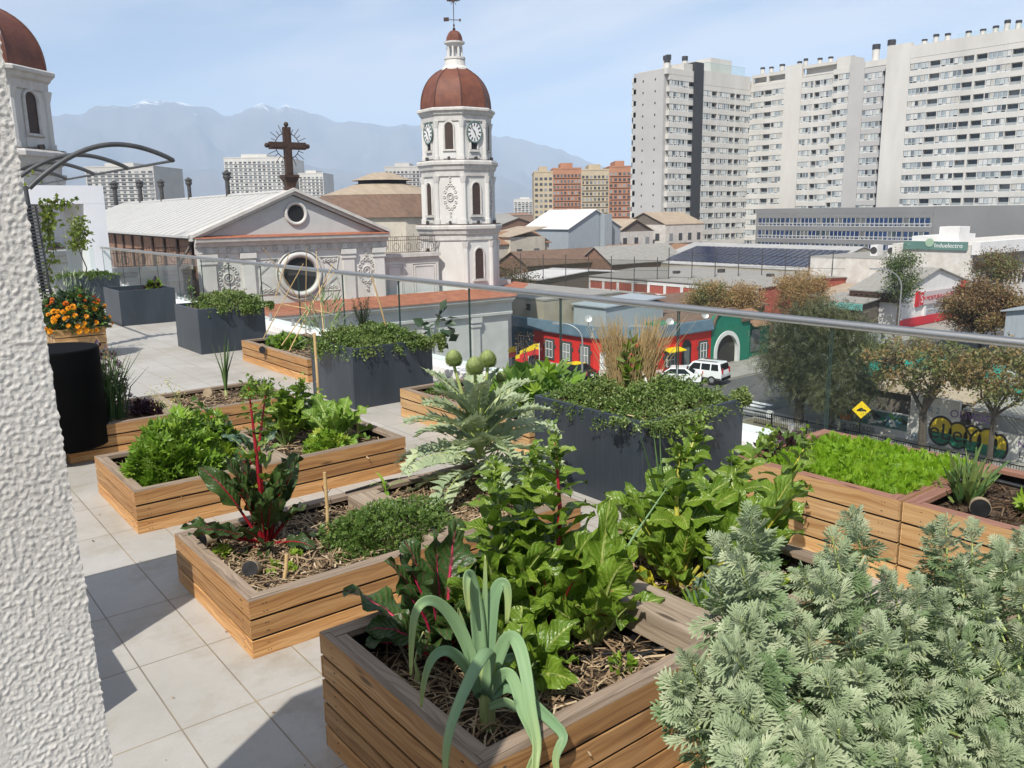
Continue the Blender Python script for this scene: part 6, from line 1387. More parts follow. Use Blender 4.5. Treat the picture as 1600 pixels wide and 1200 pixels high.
def chard(label, loc, leaves, stem, leaf, stalks=(), seed=0, name='chard_plant', group=None, prof=prof_ovate, cat='chard', sk=1.0, sleaf='chard'):
    """leaves: (n, petiole, L, W, el0, el1, az0, az1, bend)"""
    r = np.random.default_rng(seed); t = thing(name, label, cat, loc, 0, group); sb, lb, lb2 = MB(), MB(), MB()
    for (n, pl, L, W, e0, e1, a0, a1, bend) in leaves:
        for k in range(n):
            az = rad(a0 + (a1 - a0) * (k + r.uniform(.1, .9)) / n); el = rad(r.uniform(e0, e1)); s = r.uniform(.75, 1.15); p = pl * s * r.uniform(.8, 1.2)
            b0 = np.array([.02 * math.cos(az), .02 * math.sin(az), 0]); d = np.array([math.cos(az) * math.cos(el), math.sin(az) * math.cos(el), math.sin(el)]); e = b0 + d * p
            C, T, S = blade(lb, e - d * .01, az, el, L * s * 1.08, W * s * .86, prof, bend * r.uniform(.6, 1.4), 1.5, .24, .16, 2.6, .035, 14, 7, 0, r.normal(0, .5), r, r.normal(0, .8))
            sb.tube(np.vstack([b0[None], (b0 + d * p * .5)[None], C[1:12:3] + np.cross(S[1:12:3], T[1:12:3]) * .0015]), [.0095 * s, .008 * s, .0065 * s, .005 * s, .0035 * s, .002 * s], 6)
    for (tx, ty, tz, rad_, mt, nl) in stalks:
        top = np.array([tx, ty, tz]) - np.array(loc); m_ = top * .5 + np.array([r.normal(0, .015), r.normal(0, .015), 0]); kb = MB(); P = np.array([[0, 0, 0], m_ * .6, m_ * 1.25, top]); kb.tube(P, [rad_ * 1.2, rad_, rad_ * .75, rad_ * .3], 7); kb.build('stalk', M[mt], t)
        for k in range(nl):
            s = .25 + .75 * (k / nl) ** .8; q = P[0] * (1 - s) + top * s + (m_ * 2 - top) * 0; az = k * 2.4 + r.uniform(-.4, .4); L = (.25 * (1.1 - s) ** .8 + .04) * sk
            blade(lb2, q, az, rad(r.uniform(15, 60)), L, L * .5, prof_ovate, r.uniform(.3, 1.2), 1.3, .25, .12, 2, .03, 6, 5, 0, r.normal(0, .5), r)
        n = 70; P_ = top + r.normal(0, 1, (n, 3)) * [.018, .018, .045] - [0, 0, .03]; D = r.normal(0, 1, (n, 3)) + [0, 0, .7]; scatter(lb2, *T_OVAL, P_, D, r.normal(0, 1, (n, 3)), r.uniform(.018, .04, n))
    if lb2.n: lb2.build('stalk_leaves', M[sleaf], t)
    lb.build('leaves', M[leaf], t); sb.build('stems', M[stem], t); return t
def hanging(pts): return pts
def bushy(label, loc, R_, h, n, tm, size, mats, name='herb_plant', group=None, seed=0, up=.8, cat='herb', stems=18, hollow=.35, flat=1.0, stem='stem_green', face=.8):
    """leafy herb: thin stems fanning from the base, leaves through the outer volume"""
    r = np.random.default_rng(seed); t = thing(name, label, cat, loc, 0, group); b = MB(); sb = MB()
    U_ = r.normal(size=(n, 3)); U_[:, 2] = np.abs(U_[:, 2]); U_ /= np.linalg.norm(U_, axis=1)[:, None]; q = r.uniform(hollow, 1, n)[:, None] ** .6
    lump = np.array([1 + .30 * mnoise.noise(Vector((u * 2.3 + seed).tolist() if False else (u[0] * 2.3 + seed, u[1] * 2.3, u[2] * 2.3))) for u in U_])[:, None]
    rx, ry = (R_, R_) if np.isscalar(R_) else R_
    P = U_ * q * lump * np.array([rx, ry, h]); D = U_ * np.array([1, 1, .6]) + [0, 0, up] + r.normal(0, .45, (n, 3)); Nn = r.normal(0, .5, (n, 3)) + [0, 0, face] + U_ * .6
    for k, m in enumerate(mats):
        s = np.arange(n) % len(mats) == k; scatter(b, *tm, P[s], D[s], Nn[s], size * r.uniform(.6, 1.3, int(s.sum())), k)
    b.build('foliage', [M[m] for m in mats], t)
    for k in range(stems): u = P[k * (n // max(1, stems))]; sb.tube([[u[0] * .12, u[1] * .12, -.01], [u[0] * .5, u[1] * .5, u[2] * .6], u], .0035, 4, 0, False)
    if stems: sb.build('stems', M[stem], t)
    return t
def mound(label, x0, x1, y0, y1, z, h, n, mats, size, seed, over=.08, tm=T_OVAL, name='ground_cover', peaks=3, spill=()):
    """trailing cover: creeping shoots piled above a planter and hanging over its rim"""
    r = np.random.default_rng(seed); b = MB(); cx, cy = (x0 + x1) / 2, (y0 + y1) / 2; hx, hy = (x1 - x0) / 2 + over, (y1 - y0) / 2 + over
    ns = n // 22; Ps = []; Ds = []
    for k in range(ns):
        u, v = r.uniform(-1, 1, 2); e = max(abs(u), abs(v)); hh = h * (1 - e ** 3) * (.55 + .6 * (.5 + mnoise.noise(Vector((u * 1.8 + seed, v * 1.8, 0))))) 
        p = np.array([cx + u * hx, cy + v * hy, z + max(hh, 0) * r.uniform(.55, 1.05)]); a = r.uniform(0, 2 * PI); L = r.uniform(.05, .13)
        if e > .86: a = math.atan2(v, u) + r.normal(0, .6)
        d = np.array([math.cos(a), math.sin(a), r.normal(.15, .3)]); 
        for q in np.linspace(0, 1, 22): pp = p + d * L * q + np.array([0, 0, -.05 * q * q * (1.6 if e > .86 else .3)]); Ps.append(pp + r.normal(0, .006, 3)); dd = r.normal(0, .8, 3) + d * .5; dd[2] += .45; Ds.append(dd)
    for (sx, sy, ax, ay, L, cnt) in spill:
        for k in range(cnt):
            p = np.array([sx, sy, z + .02]) + r.normal(0, 1, 3) * [.06 * (ax == 0) + .01, .06 * (ay == 0) + .01, .01]; l = L * r.uniform(.4, 1.1)
            for q in np.linspace(0, 1, 26): Ps.append(p + np.array([ax, ay, 0]) * (.10 * min(1, q * 2.2)) + np.array([0, 0, .03 * math.sin(q * 3) - l * q ** 1.5]) + r.normal(0, .008, 3)); Ds.append(r.normal(0, .8, 3) + [ax, ay, -.2])
    Ps = np.array(Ps); Ds = np.array(Ds); k = len(Ps); mi = (np.sin(Ps[:, 0] * 9 + seed) + np.sin(Ps[:, 1] * 11) + r.normal(0, .8, k)) > .4
    for q, sel in enumerate((~mi, mi)): scatter(b, *tm, Ps[sel], Ds[sel], r.normal(0, .6, (int(sel.sum()), 3)) + [0, 0, 1], size * r.uniform(.6, 1.3, int(sel.sum())), q)
    o = b.build(name, [M[m] for m in mats]); return stuff(o, label, 'ground cover')

# ------------------------------------------------------------------ FRONT BOX (F)
ZF = .335
chard('dark-leaved chard with pink stems at the back left corner of the front box', (1.58, 2.44, ZF), [(12, .13, .30, .20, 55, 82, 0, 360, .5), (9, .12, .26, .18, 30, 58, 40, 320, .8)], 'stem_pink', 'chard_dark', (), 31, group='chard plants in the front box')
chard('crinkled green chard with tall pale flowering stalk left of the red stalk', (1.86, 2.44, ZF), [(18, .14, .30, .17, 48, 84, 0, 360, .55), (11, .12, .26, .16, 20, 50, 0, 360, .9)], 'stem_pale', 'chard', [(*ony(772, 735, 2.58), .011, 'stem_pale', 24), (*ony(838, 712, 2.55), .012, 'stem_pale', 26)], 32, group='chard plants in the front box')
chard('green chard with one tall red flowering stalk in the middle of the front box', (2.03, 2.33, ZF), [(18, .15, .30, .17, 48, 84, 0, 360, .55), (9, .12, .26, .16, 15, 48, 0, 360, .9)], 'stem_red', 'chard', [(*ony(868, 690, 2.46), .0125, 'stem_red', 26)], 33, group='chard plants in the front box')
chard('glossy green chard with one big upright leaf beside the wooden divider', (2.10, 2.16, ZF), [(3, .14, .38, .19, 74, 84, -60, 60, .25), (13, .12, .26, .15, 40, 78, 0, 360, .6)], 'stem_pale', 'chard', (), 34, group='chard plants in the front box')
chard('low green chard leaves spreading right behind the leek', (1.72, 2.14, ZF), [(14, .08, .21, .14, 30, 74, -140, 140, .7)], 'stem_green', 'chard', (), 35, group='chard plants in the front box')
chard('yellow-stemmed chard with bright yellow lower leaf by the wooden divider', (2.72, 2.26, ZF), [(20, .13, .27, .16, 40, 82, 0, 360, .6)], 'stem_yellow', 'chard', [(*ony(1062, 700, 2.34), .014, 'stem_yellow', 26)], 36, group='chard plants in the front box')
t = chard('wilting bright yellow chard leaves at the foot of the yellow stalk', (2.60, 2.30, ZF), [(3, .07, .15, .10, 35, 60, 150, 260, .7)], 'stem_yellow', 'chard_yellow', (), 37, group='chard plants in the front box')
chard('bushy chard with slim green stalks behind the silver shrub', (2.92, 2.50, ZF), [(24, .16, .27, .16, 40, 84, 0, 360, .6)], 'stem_green', 'chard', [(*ony(1092, 668, 2.62), .01, 'stem_yellow', 24), (*ony(1206, 684, 2.52), .009, 'stem_pale', 20)], 38, group='chard plants in the front box')
chard('tall pale-ribbed chard at the far right end of the front box', (3.02, 2.16, ZF), [(11, .18, .32, .16, 58, 84, 0, 360, .45), (15, .14, .27, .15, 20, 66, -160, 110, .8)], 'stem_yellow', 'chard', [(*ony(1262, 690, 2.3), .009, 'stem_yellow', 18), (*ony(1150, 722, 2.4), .009, 'stem_pale', 18)], 39, group='chard plants in the front box')
t = bushy('small blue-green kale leaves under the chard, beside the silver shrub', (2.62, 2.0, ZF), .12, .14, 40, T_PALM5, .07, ['kale'], 'kale_plant', None, 40, .5, 'kale', 8)
t = bushy('tuft of green grass at the edge of the wooden divider in the front box', (2.52, 1.95, ZF), .07, .12, 90, T_BLADE, .13, ['chive', 'celery'], 'grass_tuft', None, 41, 1.8, 'grass', 0, .0)
t = bushy('young weed sprouting by the hose in the front box', (2.02, 1.93, ZF), .045, .10, 34, T_OVAL, .035, ['celery'], 'seedling', None, 42, .8, 'seedling', 6)
# leek
def leek():
    t = thing('leek', 'big leek with drooping blue-green strap leaves at the front corner of the box', 'leek', (1.46, 2.0, ZF)); b = MB(); r = np.random.default_rng(4)
    b.tube([[0, 0, -.02], [.0, .0, .06], [.005, .0, .16], [.01, .0, .22]], [.026, .027, .028, .031], 14); b.build('white_shaft', M['leek_shaft'], t); b = MB(); c = np.array([.008, 0, .14])
    def ribbon(pts, w, ph=0.0, n=30):
        q = np.array([ony(u, v, y) for u, v, y in pts]) - np.array([1.46, 2.0, ZF]); s_ = np.linspace(0, len(q) - 1, n); P = np.stack([np.interp(s_, np.arange(len(q)), q[:, k]) for k in range(3)], 1)
        for _ in range(6): P[1:-1] = (P[:-2] + P[1:-1] * 2 + P[2:]) / 4
        hit = (P[:, 2] + ZF < .50) & (P[:, 1] + 2.0 < 1.80); P[hit, 1] = np.minimum(P[hit, 1], 1.63 - 2.0)
        for _ in range(3): P[1:-1] = (P[:-2] + P[1:-1] * 2 + P[2:]) / 4
        T = np.gradient(P, axis=0); T /= np.linalg.norm(T, axis=1)[:, None]; N_ = np.array([math.cos(rad(234) + ph) * .8, math.sin(rad(234) + ph) * .8, .45]); S = np.cross(T, N_); S /= np.linalg.norm(S, axis=1)[:, None]; S = np.where(((S * S[:1]).sum(1) < 0)[:, None], -S, S)
        for i in range(1, n):
            if S[i] @ S[i - 1] < 0: S[i] = -S[i]
        for _ in range(3): S[1:-1] = (S[:-2] + S[1:-1] * 2 + S[2:]) / 4
        U_ = np.cross(S, T); t_ = np.linspace(0, 1, n); ww = w / 2 * np.minimum(1, .55 + 1.5 * t_) * np.clip(1.02 - t_, 0, 1) ** .55; c_ = np.linspace(-1, 1, 7); wv = .06 * w * np.sin(9 * t_ + ph * 3)
        V = P[:, None] + S[:, None] * (c_[None, :, None] * ww[:, None, None]) + U_[:, None] * ((.34 * np.abs(c_)[None] - .1) * ww[:, None] + wv[:, None] * c_[None])[..., None]
        i, j = np.meshgrid(np.arange(n - 1), np.arange(6), indexing='ij'); tu = lambda i_, j_: np.stack([t_[i_], c_[j_]], -1)
        b.add(V.reshape(-1, 3), np.stack([i * 7 + j, i * 7 + j + 1, (i + 1) * 7 + j + 1, (i + 1) * 7 + j], -1).reshape(-1, 4), np.stack([tu(i, j), tu(i, j + 1), tu(i + 1, j + 1), tu(i + 1, j)], 2).reshape(-1, 2), 0, True)
    for pts, w, ph in (([(752, 1085, 2.0), (742, 1040, 2.02), (722, 985, 2.04), (695, 945, 2.04), (668, 932, 2.02), (648, 948, 2.0), (643, 990, 1.98), (642, 1055, 1.96)], .052, .2),
                       ([(756, 1085, 1.98), (764, 1040, 1.96), (772, 1000, 1.93), (748, 1030, 1.86), (722, 1085, 1.78), (702, 1135, 1.70), (694, 1180, 1.63), (697, 1230, 1.60)], .05, -.1),
                       ([(752, 1090, 2.0), (750, 1020, 2.02), (744, 950, 2.03), (736, 900, 2.03), (731, 893, 2.01), (727, 915, 1.99), (733, 960, 1.98)], .062, .4),
                       ([(760, 1090, 2.0), (764, 1020, 2.02), (768, 950, 2.03), (776, 915, 2.02), (790, 905, 2.0), (796, 930, 1.98), (792, 975, 1.97)], .062, -.4),
                       ([(756, 1080, 2.02), (757, 1000, 2.03), (758, 930, 2.03), (758, 868, 2.03)], .03, .1),
                       ([(748, 1080, 2.01), (735, 1020, 2.03), (720, 975, 2.05), (716, 950, 2.05)], .045, .6),
                       ([(764, 1085, 1.99), (778, 1020, 1.97), (795, 985, 1.94), (812, 1000, 1.88), (824, 1060, 1.80), (832, 1130, 1.70), (836, 1200, 1.60), (838, 1260, 1.58)], .058, 0),
                       ([(762, 1090, 1.98), (776, 1060, 1.95), (793, 1045, 1.90), (808, 1070, 1.83), (817, 1130, 1.74), (822, 1200, 1.63), (824, 1270, 1.59)], .05, .15),
                       ([(766, 1092, 1.97), (785, 1072, 1.94), (806, 1070, 1.88), (830, 1100, 1.80), (852, 1145, 1.70), (868, 1190, 1.62), (876, 1235, 1.59)], .05, -.2),
                       ([(768, 1085, 2.0), (785, 1035, 2.0), (805, 1022, 1.99), (828, 1050, 1.95), (840, 1105, 1.91), (843, 1150, 1.9)], .042, -.3),
                       ([(748, 1088, 1.99), (730, 1040, 1.98), (700, 1012, 1.97), (676, 1022, 1.96), (662, 1060, 1.95), (658, 1105, 1.95)], .044, .3),
                       ([(764, 1105, 1.96), (790, 1095, 1.92), (815, 1112, 1.86), (828, 1135, 1.84)], .036, 0)):
        ribbon(pts, w, ph)
    o = b.build('leaves', M['leek'], t); md = o.modifiers.new('thickness', 'SOLIDIFY'); md.thickness = .0014
    for q, (x, y) in enumerate(((.03, .01), (-.02, .02), (.01, -.02))): pass
    b = MB(); 
    for k in range(14): a = k * 2.4; b.tube([[.02 * math.cos(a), .02 * math.sin(a), -.01], [.045 * math.cos(a), .045 * math.sin(a), -.004]], .0018, 4)
    b.build('roots', M['leek_shaft'], t)
leek()
t = thing('onion_shoot', 'thin wilting onion shoot with pale bulb beside the pink-stemmed chard', 'onion', (1.40, 2.34, ZF)); b = MB(); b.tube([[0, 0, 0], [0, 0, .02], [.004, 0, .05], [.0, .01, .09], [.02, .01, .16], [.035, .0, .20]], [.006, .013, .009, .004, .003, .002], 8); b.build('shoot', M['leek_shaft'], t)
def onion(label, loc, h, n, seed, name='spring_onion', bul=True, group=None):
    r = np.random.default_rng(seed); t = thing(name, label, 'onion', loc, 0, group); b = MB()
    for k in range(n):
        a = r.uniform(0, 6.28); l = h * r.uniform(.7, 1.05); s = r.uniform(.12, .34); b.tube([[0, 0, .05], [s * .25 * l * math.cos(a), s * .25 * l * math.sin(a), .05 + l * .45], [s * l * math.cos(a), s * l * math.sin(a), .05 + l]], [.007, .008, .0015], 6)
    b.build('leaves', M['chive'], t); b = MB(); b.tube([[0, 0, -.01], [0, 0, .06], [0, 0, .09]], [.016, .012, .009], 8); b.build('bulb', M['leek_shaft'], t); return t
P = ony(1105, 690, 2.56); onion('tall green onion leaves rising between the chards near the big slate planter', (2.98, 2.58, ZF), .56, 5, 51)
t = thing('onion_stalk', 'long pale onion stalk leaning over the chard at the box divider', 'onion', (2.40, 2.42, ZF + .02)); b = MB(); e = ony(1042, 762, 2.3) - np.array([2.40, 2.42, ZF + .02]); b.tube([[0, 0, 0], e * .5 + [0, 0, .02], e], [.006, .006, .002], 7); b.build('stalk', M['leek'], t)
# ------------------------------------------------------------------ BOX B
ZB = .222
chard('big red-stemmed chard with dark leaves and two tall flowering stalks', (1.61, 4.24, ZB), [(20, .17, .29, .15, 52, 85, 0, 360, .5), (6, .17, .25, .12, 24, 42, 140, 250, .35), (4, .14, .20, .11, 5, 25, 190, 340, .7), (4, .15, .16, .10, 40, 62, -60, 60, .5)], 'stem_red', 'chard_dark', [(*ony(388, 602, 4.34), .0125, 'stem_red', 13), (*ony(416, 606, 4.44), .011, 'stem_red', 14)], 61, sk=.62)
t = bushy('spreading dark green herb mound spilling over the front board of the box', (2.18, 3.86, ZB - .02), (.40, .30), .20, 6500, T_PALM3, .024, ['herb', 'purslane'], 'herb_mound', None, 62, .5, 'herb', 30, .55)
for i, (px, py, s, lb) in enumerate([(346, 862, .045, 'tiny lettuce sprout near the left rim of the chard box'), (461, 864, .03, 'tiny lettuce sprout beside the tall bamboo stick'), (455, 886, .028, 'tiny lettuce sprout in front of the round marker'), (430, 880, .028, 'tiny lettuce sprout behind the round marker'), (424, 892, .022, 'smallest lettuce sprout near the short bamboo stick')]):
    P = onz(px, py + 6, ZB); bushy(lb, (P[0], P[1], P[2]), s, s * 1.2, 30, T_PALM5, s * .8, ['lettuce'], 'lettuce_sprout', 'lettuce sprouts in the chard box', 63 + i, .7, 'lettuce', 0, .1)
def artichoke():
    P0 = np.array([3.06, 4.22, ZB]); t = thing('artichoke_plant', 'large silver-green artichoke with arching jagged leaves and globe heads', 'artichoke', P0); r = np.random.default_rng(8); b = MB(); sb = MB()
    def jag(base, az, el, L, W, bend, bp, roll, n=13):
        tmp = MB(); C, T, S = blade(tmp, base, az, el, L, .012, prof_lance, bend, bp, 0, 0, 1, 0, 18, 3, 0, roll, r)
        sb.tube(C, np.linspace(.008, .0015, len(C)), 5, 0, False); U_ = np.cross(S, T)
        for k in range(n):
            s = .16 + .80 * k / n; i = s * 18; i0 = int(i); f = i - i0; p = C[i0] * (1 - f) + C[min(18, i0 + 1)] * f; lw = W * (math.sin(PI * (.14 + .82 * s)) ** .8) * r.uniform(.8, 1.15)
            for sd in (-1, 1):
                d = S[i0] * sd * .85 + T[i0] * .62 + U_[i0] * r.normal(-.12, .12); d /= np.linalg.norm(d); q = np.cross(d, U_[i0]); w = lw * .30
                pts = [p - T[i0] * w * .8, p + d * lw * .45 + q * w, p + d * lw * .5 + q * w * 2.2, p + d * lw * .62 + q * w * .7, p + d * lw - U_[i0] * lw * .06, p + d * lw * .62 - q * w * .8, p + d * lw * .42 - q * w * 1.9, p + d * lw * .36 - q * w * .9, p + T[i0] * w * .8]
                c = p + d * lw * .4 + U_[i0] * .012 * sd * sd; b.add([c] + pts, [[0, a_, a_ + 1] for a_ in range(1, 9)], None, 0, True)
        e = C[-1]; b.add([e - T[-1] * .06 - S[-1] * .012, e - T[-1] * .06 + S[-1] * .012, e + T[-1] * .03], [[0, 1, 2]])
    for k in range(30):
        az = k * 2.4 + r.uniform(-.3, .3); lev = k / 30; z = .08 + .42 * lev; el = rad(8 + 62 * lev + r.uniform(-8, 8)); L = (.74 - .32 * lev) * r.uniform(.82, 1.1)
        jag(np.array([.012 * math.cos(az), .012 * math.sin(az), z]), az, el, L, .15 - .05 * lev, 1.5 - .9 * lev + r.uniform(-.2, .3), 1.3, r.normal(0, .35))
    heads = [ony(709, 562, 4.3), ony(742, 574, 4.12), ony(762, 563, 4.22), ony(783, 590, 4.3)]
    for i, h in enumerate(heads):
        h = h - P0; R_ = (.052, .055, .055, .035)[i]; sb.tube([[0, 0, .2], h * np.array([.5, .5, .62]), h - [0, 0, R_ * .7]], [.014, .012, .010], 7); hb = MB()
        n = 150; k = np.arange(n); ph = np.arccos(1 - 1.75 * (k + .5) / n); th = k * 2.39996; U_ = np.stack([np.sin(ph) * np.cos(th), np.sin(ph) * np.sin(th), np.cos(ph)], 1); Pp = h + U_ * R_ * [1, 1, 1.08] * .86
        D = np.array([0, 0, 1.]) - U_ * U_[:, 2:3] + U_ * .75 + [0, 0, .05]; scatter(hb, np.array([[-.5, -.35, 0], [.5, -.35, 0], [.42, .3, .10], [0, .75, .02], [-.42, .3, .10]]), np.array([[0, 1, 2, 3, 4]]), Pp, D, U_, R_ * .52); hb.lathe([(R_ * .84 * math.sin(q), h[2] - R_ * .9 * math.cos(q)) for q in np.linspace(0, PI, 9)], (h[0], h[1], 0), 14, 0, True)
        hb.build('artichoke_head', M['art_head'], t)
    b.build('leaves', M['artichoke'], t); sb.build('stalks', M['stem_pale'], t)
artichoke()
t = thing('maize_seedling', 'young pale maize seedling beside the wooden divider of the chard box', 'maize seedling', (*onz(603, 782, ZB)[:2], ZB)); b = MB(); r = np.random.default_rng(3)
b.tube([[0, 0, 0], [0, 0, .12]], [.008, .006], 6)
for az, el, L in ((100, 80, .16), (200, 60, .18), (-30, 50, .17), (60, 35, .16), (250, 20, .12)): blade(b, [0, 0, .06], rad(az), rad(el), L, .022, prof_lance, 1.4, 1.5, .3, 0, 1, 0, 8, 3, 0, 0, r)
b.build('leaves', M['celery'], t)
# ------------------------------------------------------------------ BOX A
ZA = .195
bushy('bright green celery clump in the left end of the long box', (1.62, 5.86, ZA), (.31, .28), .40, 1500, T_PALM5, .072, ['celery', 'celery', 'spinach'], 'celery_plant', None, 71, .7, 'celery', 40, .45, stem='stem_pale')
bushy('darker leafy celery growing right behind the bright celery clump', (1.95, 6.2, ZA), (.22, .18), .40, 420, T_PALM5, .06, ['herb', 'celery'], 'celery_plant', None, 72, .7, 'celery', 24, .3)
chard('small grey-green turnip leaves in the middle of the long box', (2.2, 5.86, ZA), [(10, .14, .15, .08, 40, 78, 0, 360, .8)], 'stem_pale', 'kale', (), 73, 'turnip_plant', cat='turnip')
chard('dark leafy beet with red veins left of the small bright lettuce', (2.05, 5.66, ZA), [(7, .07, .12, .07, 35, 70, 0, 360, .8)], 'stem_red', 'herb', (), 74, 'beet_plant', cat='beet')
bushy('small bright lettuce by the front rim of the long box', (*onz(352, 722, ZA)[:2], ZA), .09, .13, 170, T_PALM5, .05, ['lettuce'], 'lettuce', None, 75, .8, 'lettuce', 0, .2)
bushy('yellow-green loose lettuce in front of the dark chard in the long box', (2.72, 5.72, ZA), (.17, .13), .17, 420, T_PALM5, .05, ['lettuce', 'celery'], 'lettuce', None, 76, .7, 'lettuce', 0, .3)
chard('tall dark green chard clump at the back of the long box', (2.56, 6.12, ZA), [(16, .18, .2, .10, 50, 84, 0, 360, .5)], 'stem_green', 'chard', [(*ony(470, 598, 6.2), .01, 'stem_green', 26), (*ony(498, 622, 6.25), .009, 'stem_green', 22), (*ony(440, 612, 6.2), .009, 'stem_green', 22)], 77)
chard('broad round-leaved spinach at the right end of the long box', (2.88, 5.86, ZA), [(12, .17, .22, .19, 50, 82, 0, 360, .5), (6, .13, .18, .15, 15, 45, 160, 420, .7)], 'stem_pale', 'spinach', (), 78, 'spinach_plant', cat='spinach')
t = chard('spindly dark kale with curly leaves behind the celery', (2.06, 6.3, ZA), [(8, .2, .10, .06, 45, 84, 0, 360, .9)], 'stem_green', 'kale', (), 79, 'kale_plant', cat='kale')
# yellow flowering stems
t = thing('flowering_mustard', 'thin mustard stems with pale yellow flowers behind the celery', 'mustard', (1.98, 6.36, ZA)); b = MB(); fb = MB(); r = np.random.default_rng(14)
for (px, py) in ((262, 598), (278, 615), (249, 628), (286, 640), (268, 632), (240, 612)):
    fb = MB(); e = ony(px, py, 6.7) - np.array([1.98, 6.36, ZA]); b.tube([[0, 0, 0], e * .55 + r.normal(0, .02, 3), e], [.005, .004, .002], 4); n = 34; Pp = e + r.normal(0, .028, (n, 3)); scatter(fb, *T_OVAL, Pp, r.normal(0, 1, (n, 3)), r.normal(0, 1, (n, 3)), .016); stuff(fb.build('flower_head', M['yellowfl'], t))
b.build('stems', M['stem_green'], t)
# ------------------------------------------------------------------ BOX G
ZG = .225
t = bushy('thick clump of chives beside the black cylinder', (1.66, 7.86, ZG), .09, .1, 10, T_BLADE, .1, ['chive'], 'chive_clump', None, 81, 1.6, 'chives', 0, 0)
b = MB(); r = np.random.default_rng(15)
for k in range(150):
    a = r.uniform(0, 6.28); l = r.uniform(.32, .72); s = abs(r.normal(0, .26)); x0_, y0_ = r.normal(0, .06, 2); b.tube([[x0_, y0_, 0], [x0_ + s * .3 * l * math.cos(a), y0_ + s * .3 * l * math.sin(a), l * .5], [x0_ + s * l * math.cos(a), y0_ + s * l * math.sin(a), l * (1 - s * .3)]], [.005, .005, .001], 4, 0, False)
b.build('blades', M['chive'], t)
bushy('faded mauve flower heads rising behind the chives', (1.70, 8.14, ZG), (.22, .16), .66, 700, T_OVAL, .034, ['mauve', 'mauve', 'purple'], 'flowering_herb', None, 82, .6, 'flowers', 26, .72)
bushy('dark purple lettuce between the chives and the wooden divider', (1.98, 7.8, ZG), .14, .13, 200, T_PALM5, .06, ['purple'], 'purple_lettuce', None, 83, .6, 'lettuce', 0, .2)
onion('single onion with upright dark leaves standing in straw mulch', (2.78, 8.06, ZG), .60, 9, 84)
bushy('small leafy seedlings at the right end of the onion box', (3.02, 7.86, ZG), (.16, .2), .16, 200, T_PALM3, .05, ['herb', 'lettuce'], 'seedling', None, 85, .6, 'seedling', 10)
# ------------------------------------------------------------------ BOXES C, E
bushy('bright parsley at the left end of the bamboo teepee box', (4.56, 10.72, .2), (.24, .3), .2, 900, T_PALM5, .045, ['celery', 'herb'], 'parsley_plant', None, 91, .7, 'parsley', 10, .3)
t = thing('bamboo_teepee', 'leaning bamboo canes tied into a loose teepee in the far box', 'bamboo teepee', (4.7, 10.2, .2)); o = np.array([4.7, 10.2, .2])
for (a_, ya, c_, yc) in (((412, 528), 10.9, (474, 412), 10.5), ((452, 548), 9.7, (521, 412), 10.1), ((498, 512), 10.7, (412, 388), 10.5), ((478, 525), 10.9, (479, 386), 10.4), ((440, 540), 10.1, (522, 425), 10.6), ((440, 475), 10.9, (520, 490), 10.1), ((508, 540), 9.5, (494, 392), 10.1), ((430, 465), 10.8, (452, 395), 10.6)):
    P = ony(*a_, ya) - o; Q = ony(*c_, yc) - o; b = MB(); b.tube([P, (P + Q) / 2 + [0, .01, .0], Q], [.0075, .007, .005], 6); b.build('cane', M['bamboo'], t)
bushy('broad squash leaves at the back of the box behind the artichoke', (4.74, 5.62, .21), (.5, .55), .36, 240, T_PALM5, .17, ['squash', 'squash', 'celery'], 'squash_plant', None, 92, .4, 'squash', 24, .35)
bushy('small dark red lettuce at the front of the squash box', (4.36, 5.52, .21), .12, .16, 110, T_PALM5, .08, ['purple'], 'red_lettuce', None, 93, .8, 'lettuce', 0, .2)
bushy('grey woolly herb at the near end of the squash box', (4.36, 5.18, .21), (.16, .14), .2, 300, T_OVAL, .06, ['silver'], 'woolly_herb', None, 94, .8, 'herb', 8, .3)
bushy('low green seedling at the far end of the squash box', (4.5, 6.82, .21), .12, .08, 70, T_OVAL, .07, ['squash'], 'seedling', None, 95, .4, 'seedling', 0, .2)
# ------------------------------------------------------------------ BOXES H, I
r = np.random.default_rng(16); t = stuff(thing('carrot_tops', 'dense bright feathery carrot tops filling the reddish-rimmed box', 'carrot tops', (4.70, 2.46, .41))); b = MB(); n = 5200
x, y = r.uniform(-.42, .40, n), r.uniform(-.44, .42, n); z = -.03 + r.uniform(.2, 1, n) ** .7 * (.085 + .03 * np.array([mnoise.noise(Vector((a * 6, c * 6, 0))) for a, c in zip(x, y)]))
scatter(b, *T_FEATH, np.stack([x, y, z], 1), r.normal(0, .55, (n, 3)) + [0, 0, .9], r.normal(0, .7, (n, 3)) + [-.4, -.5, .5], r.uniform(.04, .075, n)); b.build('foliage', M['carrot'], t); t.name = 'carrot_tops'
bushy('sprawling purple basil at the far corner of the carrot box', (4.55, 2.98, .42), (.30, .10), .14, 260, T_OVAL, .06, ['purple', 'herb'], 'basil_plant', None, 96, .5, 'basil', 10, .3)
bushy('yellow-green lettuce heads at the right edge in the second reddish-rimmed box', (4.72, 1.34, .39), (.24, .24), .16, 500, T_PALM5, .07, ['lettuce'], 'lettuce', None, 97, .6, 'lettuce', 0, .3)
bushy('wispy green grass with seed heads beside the round marker', (4.66, 1.86, .39), (.14, .08), .12, 90, T_BLADE, .2, ['chive', 'purslane2'], 'grass_tuft', None, 98, 1.6, 'grass', 0, 0)
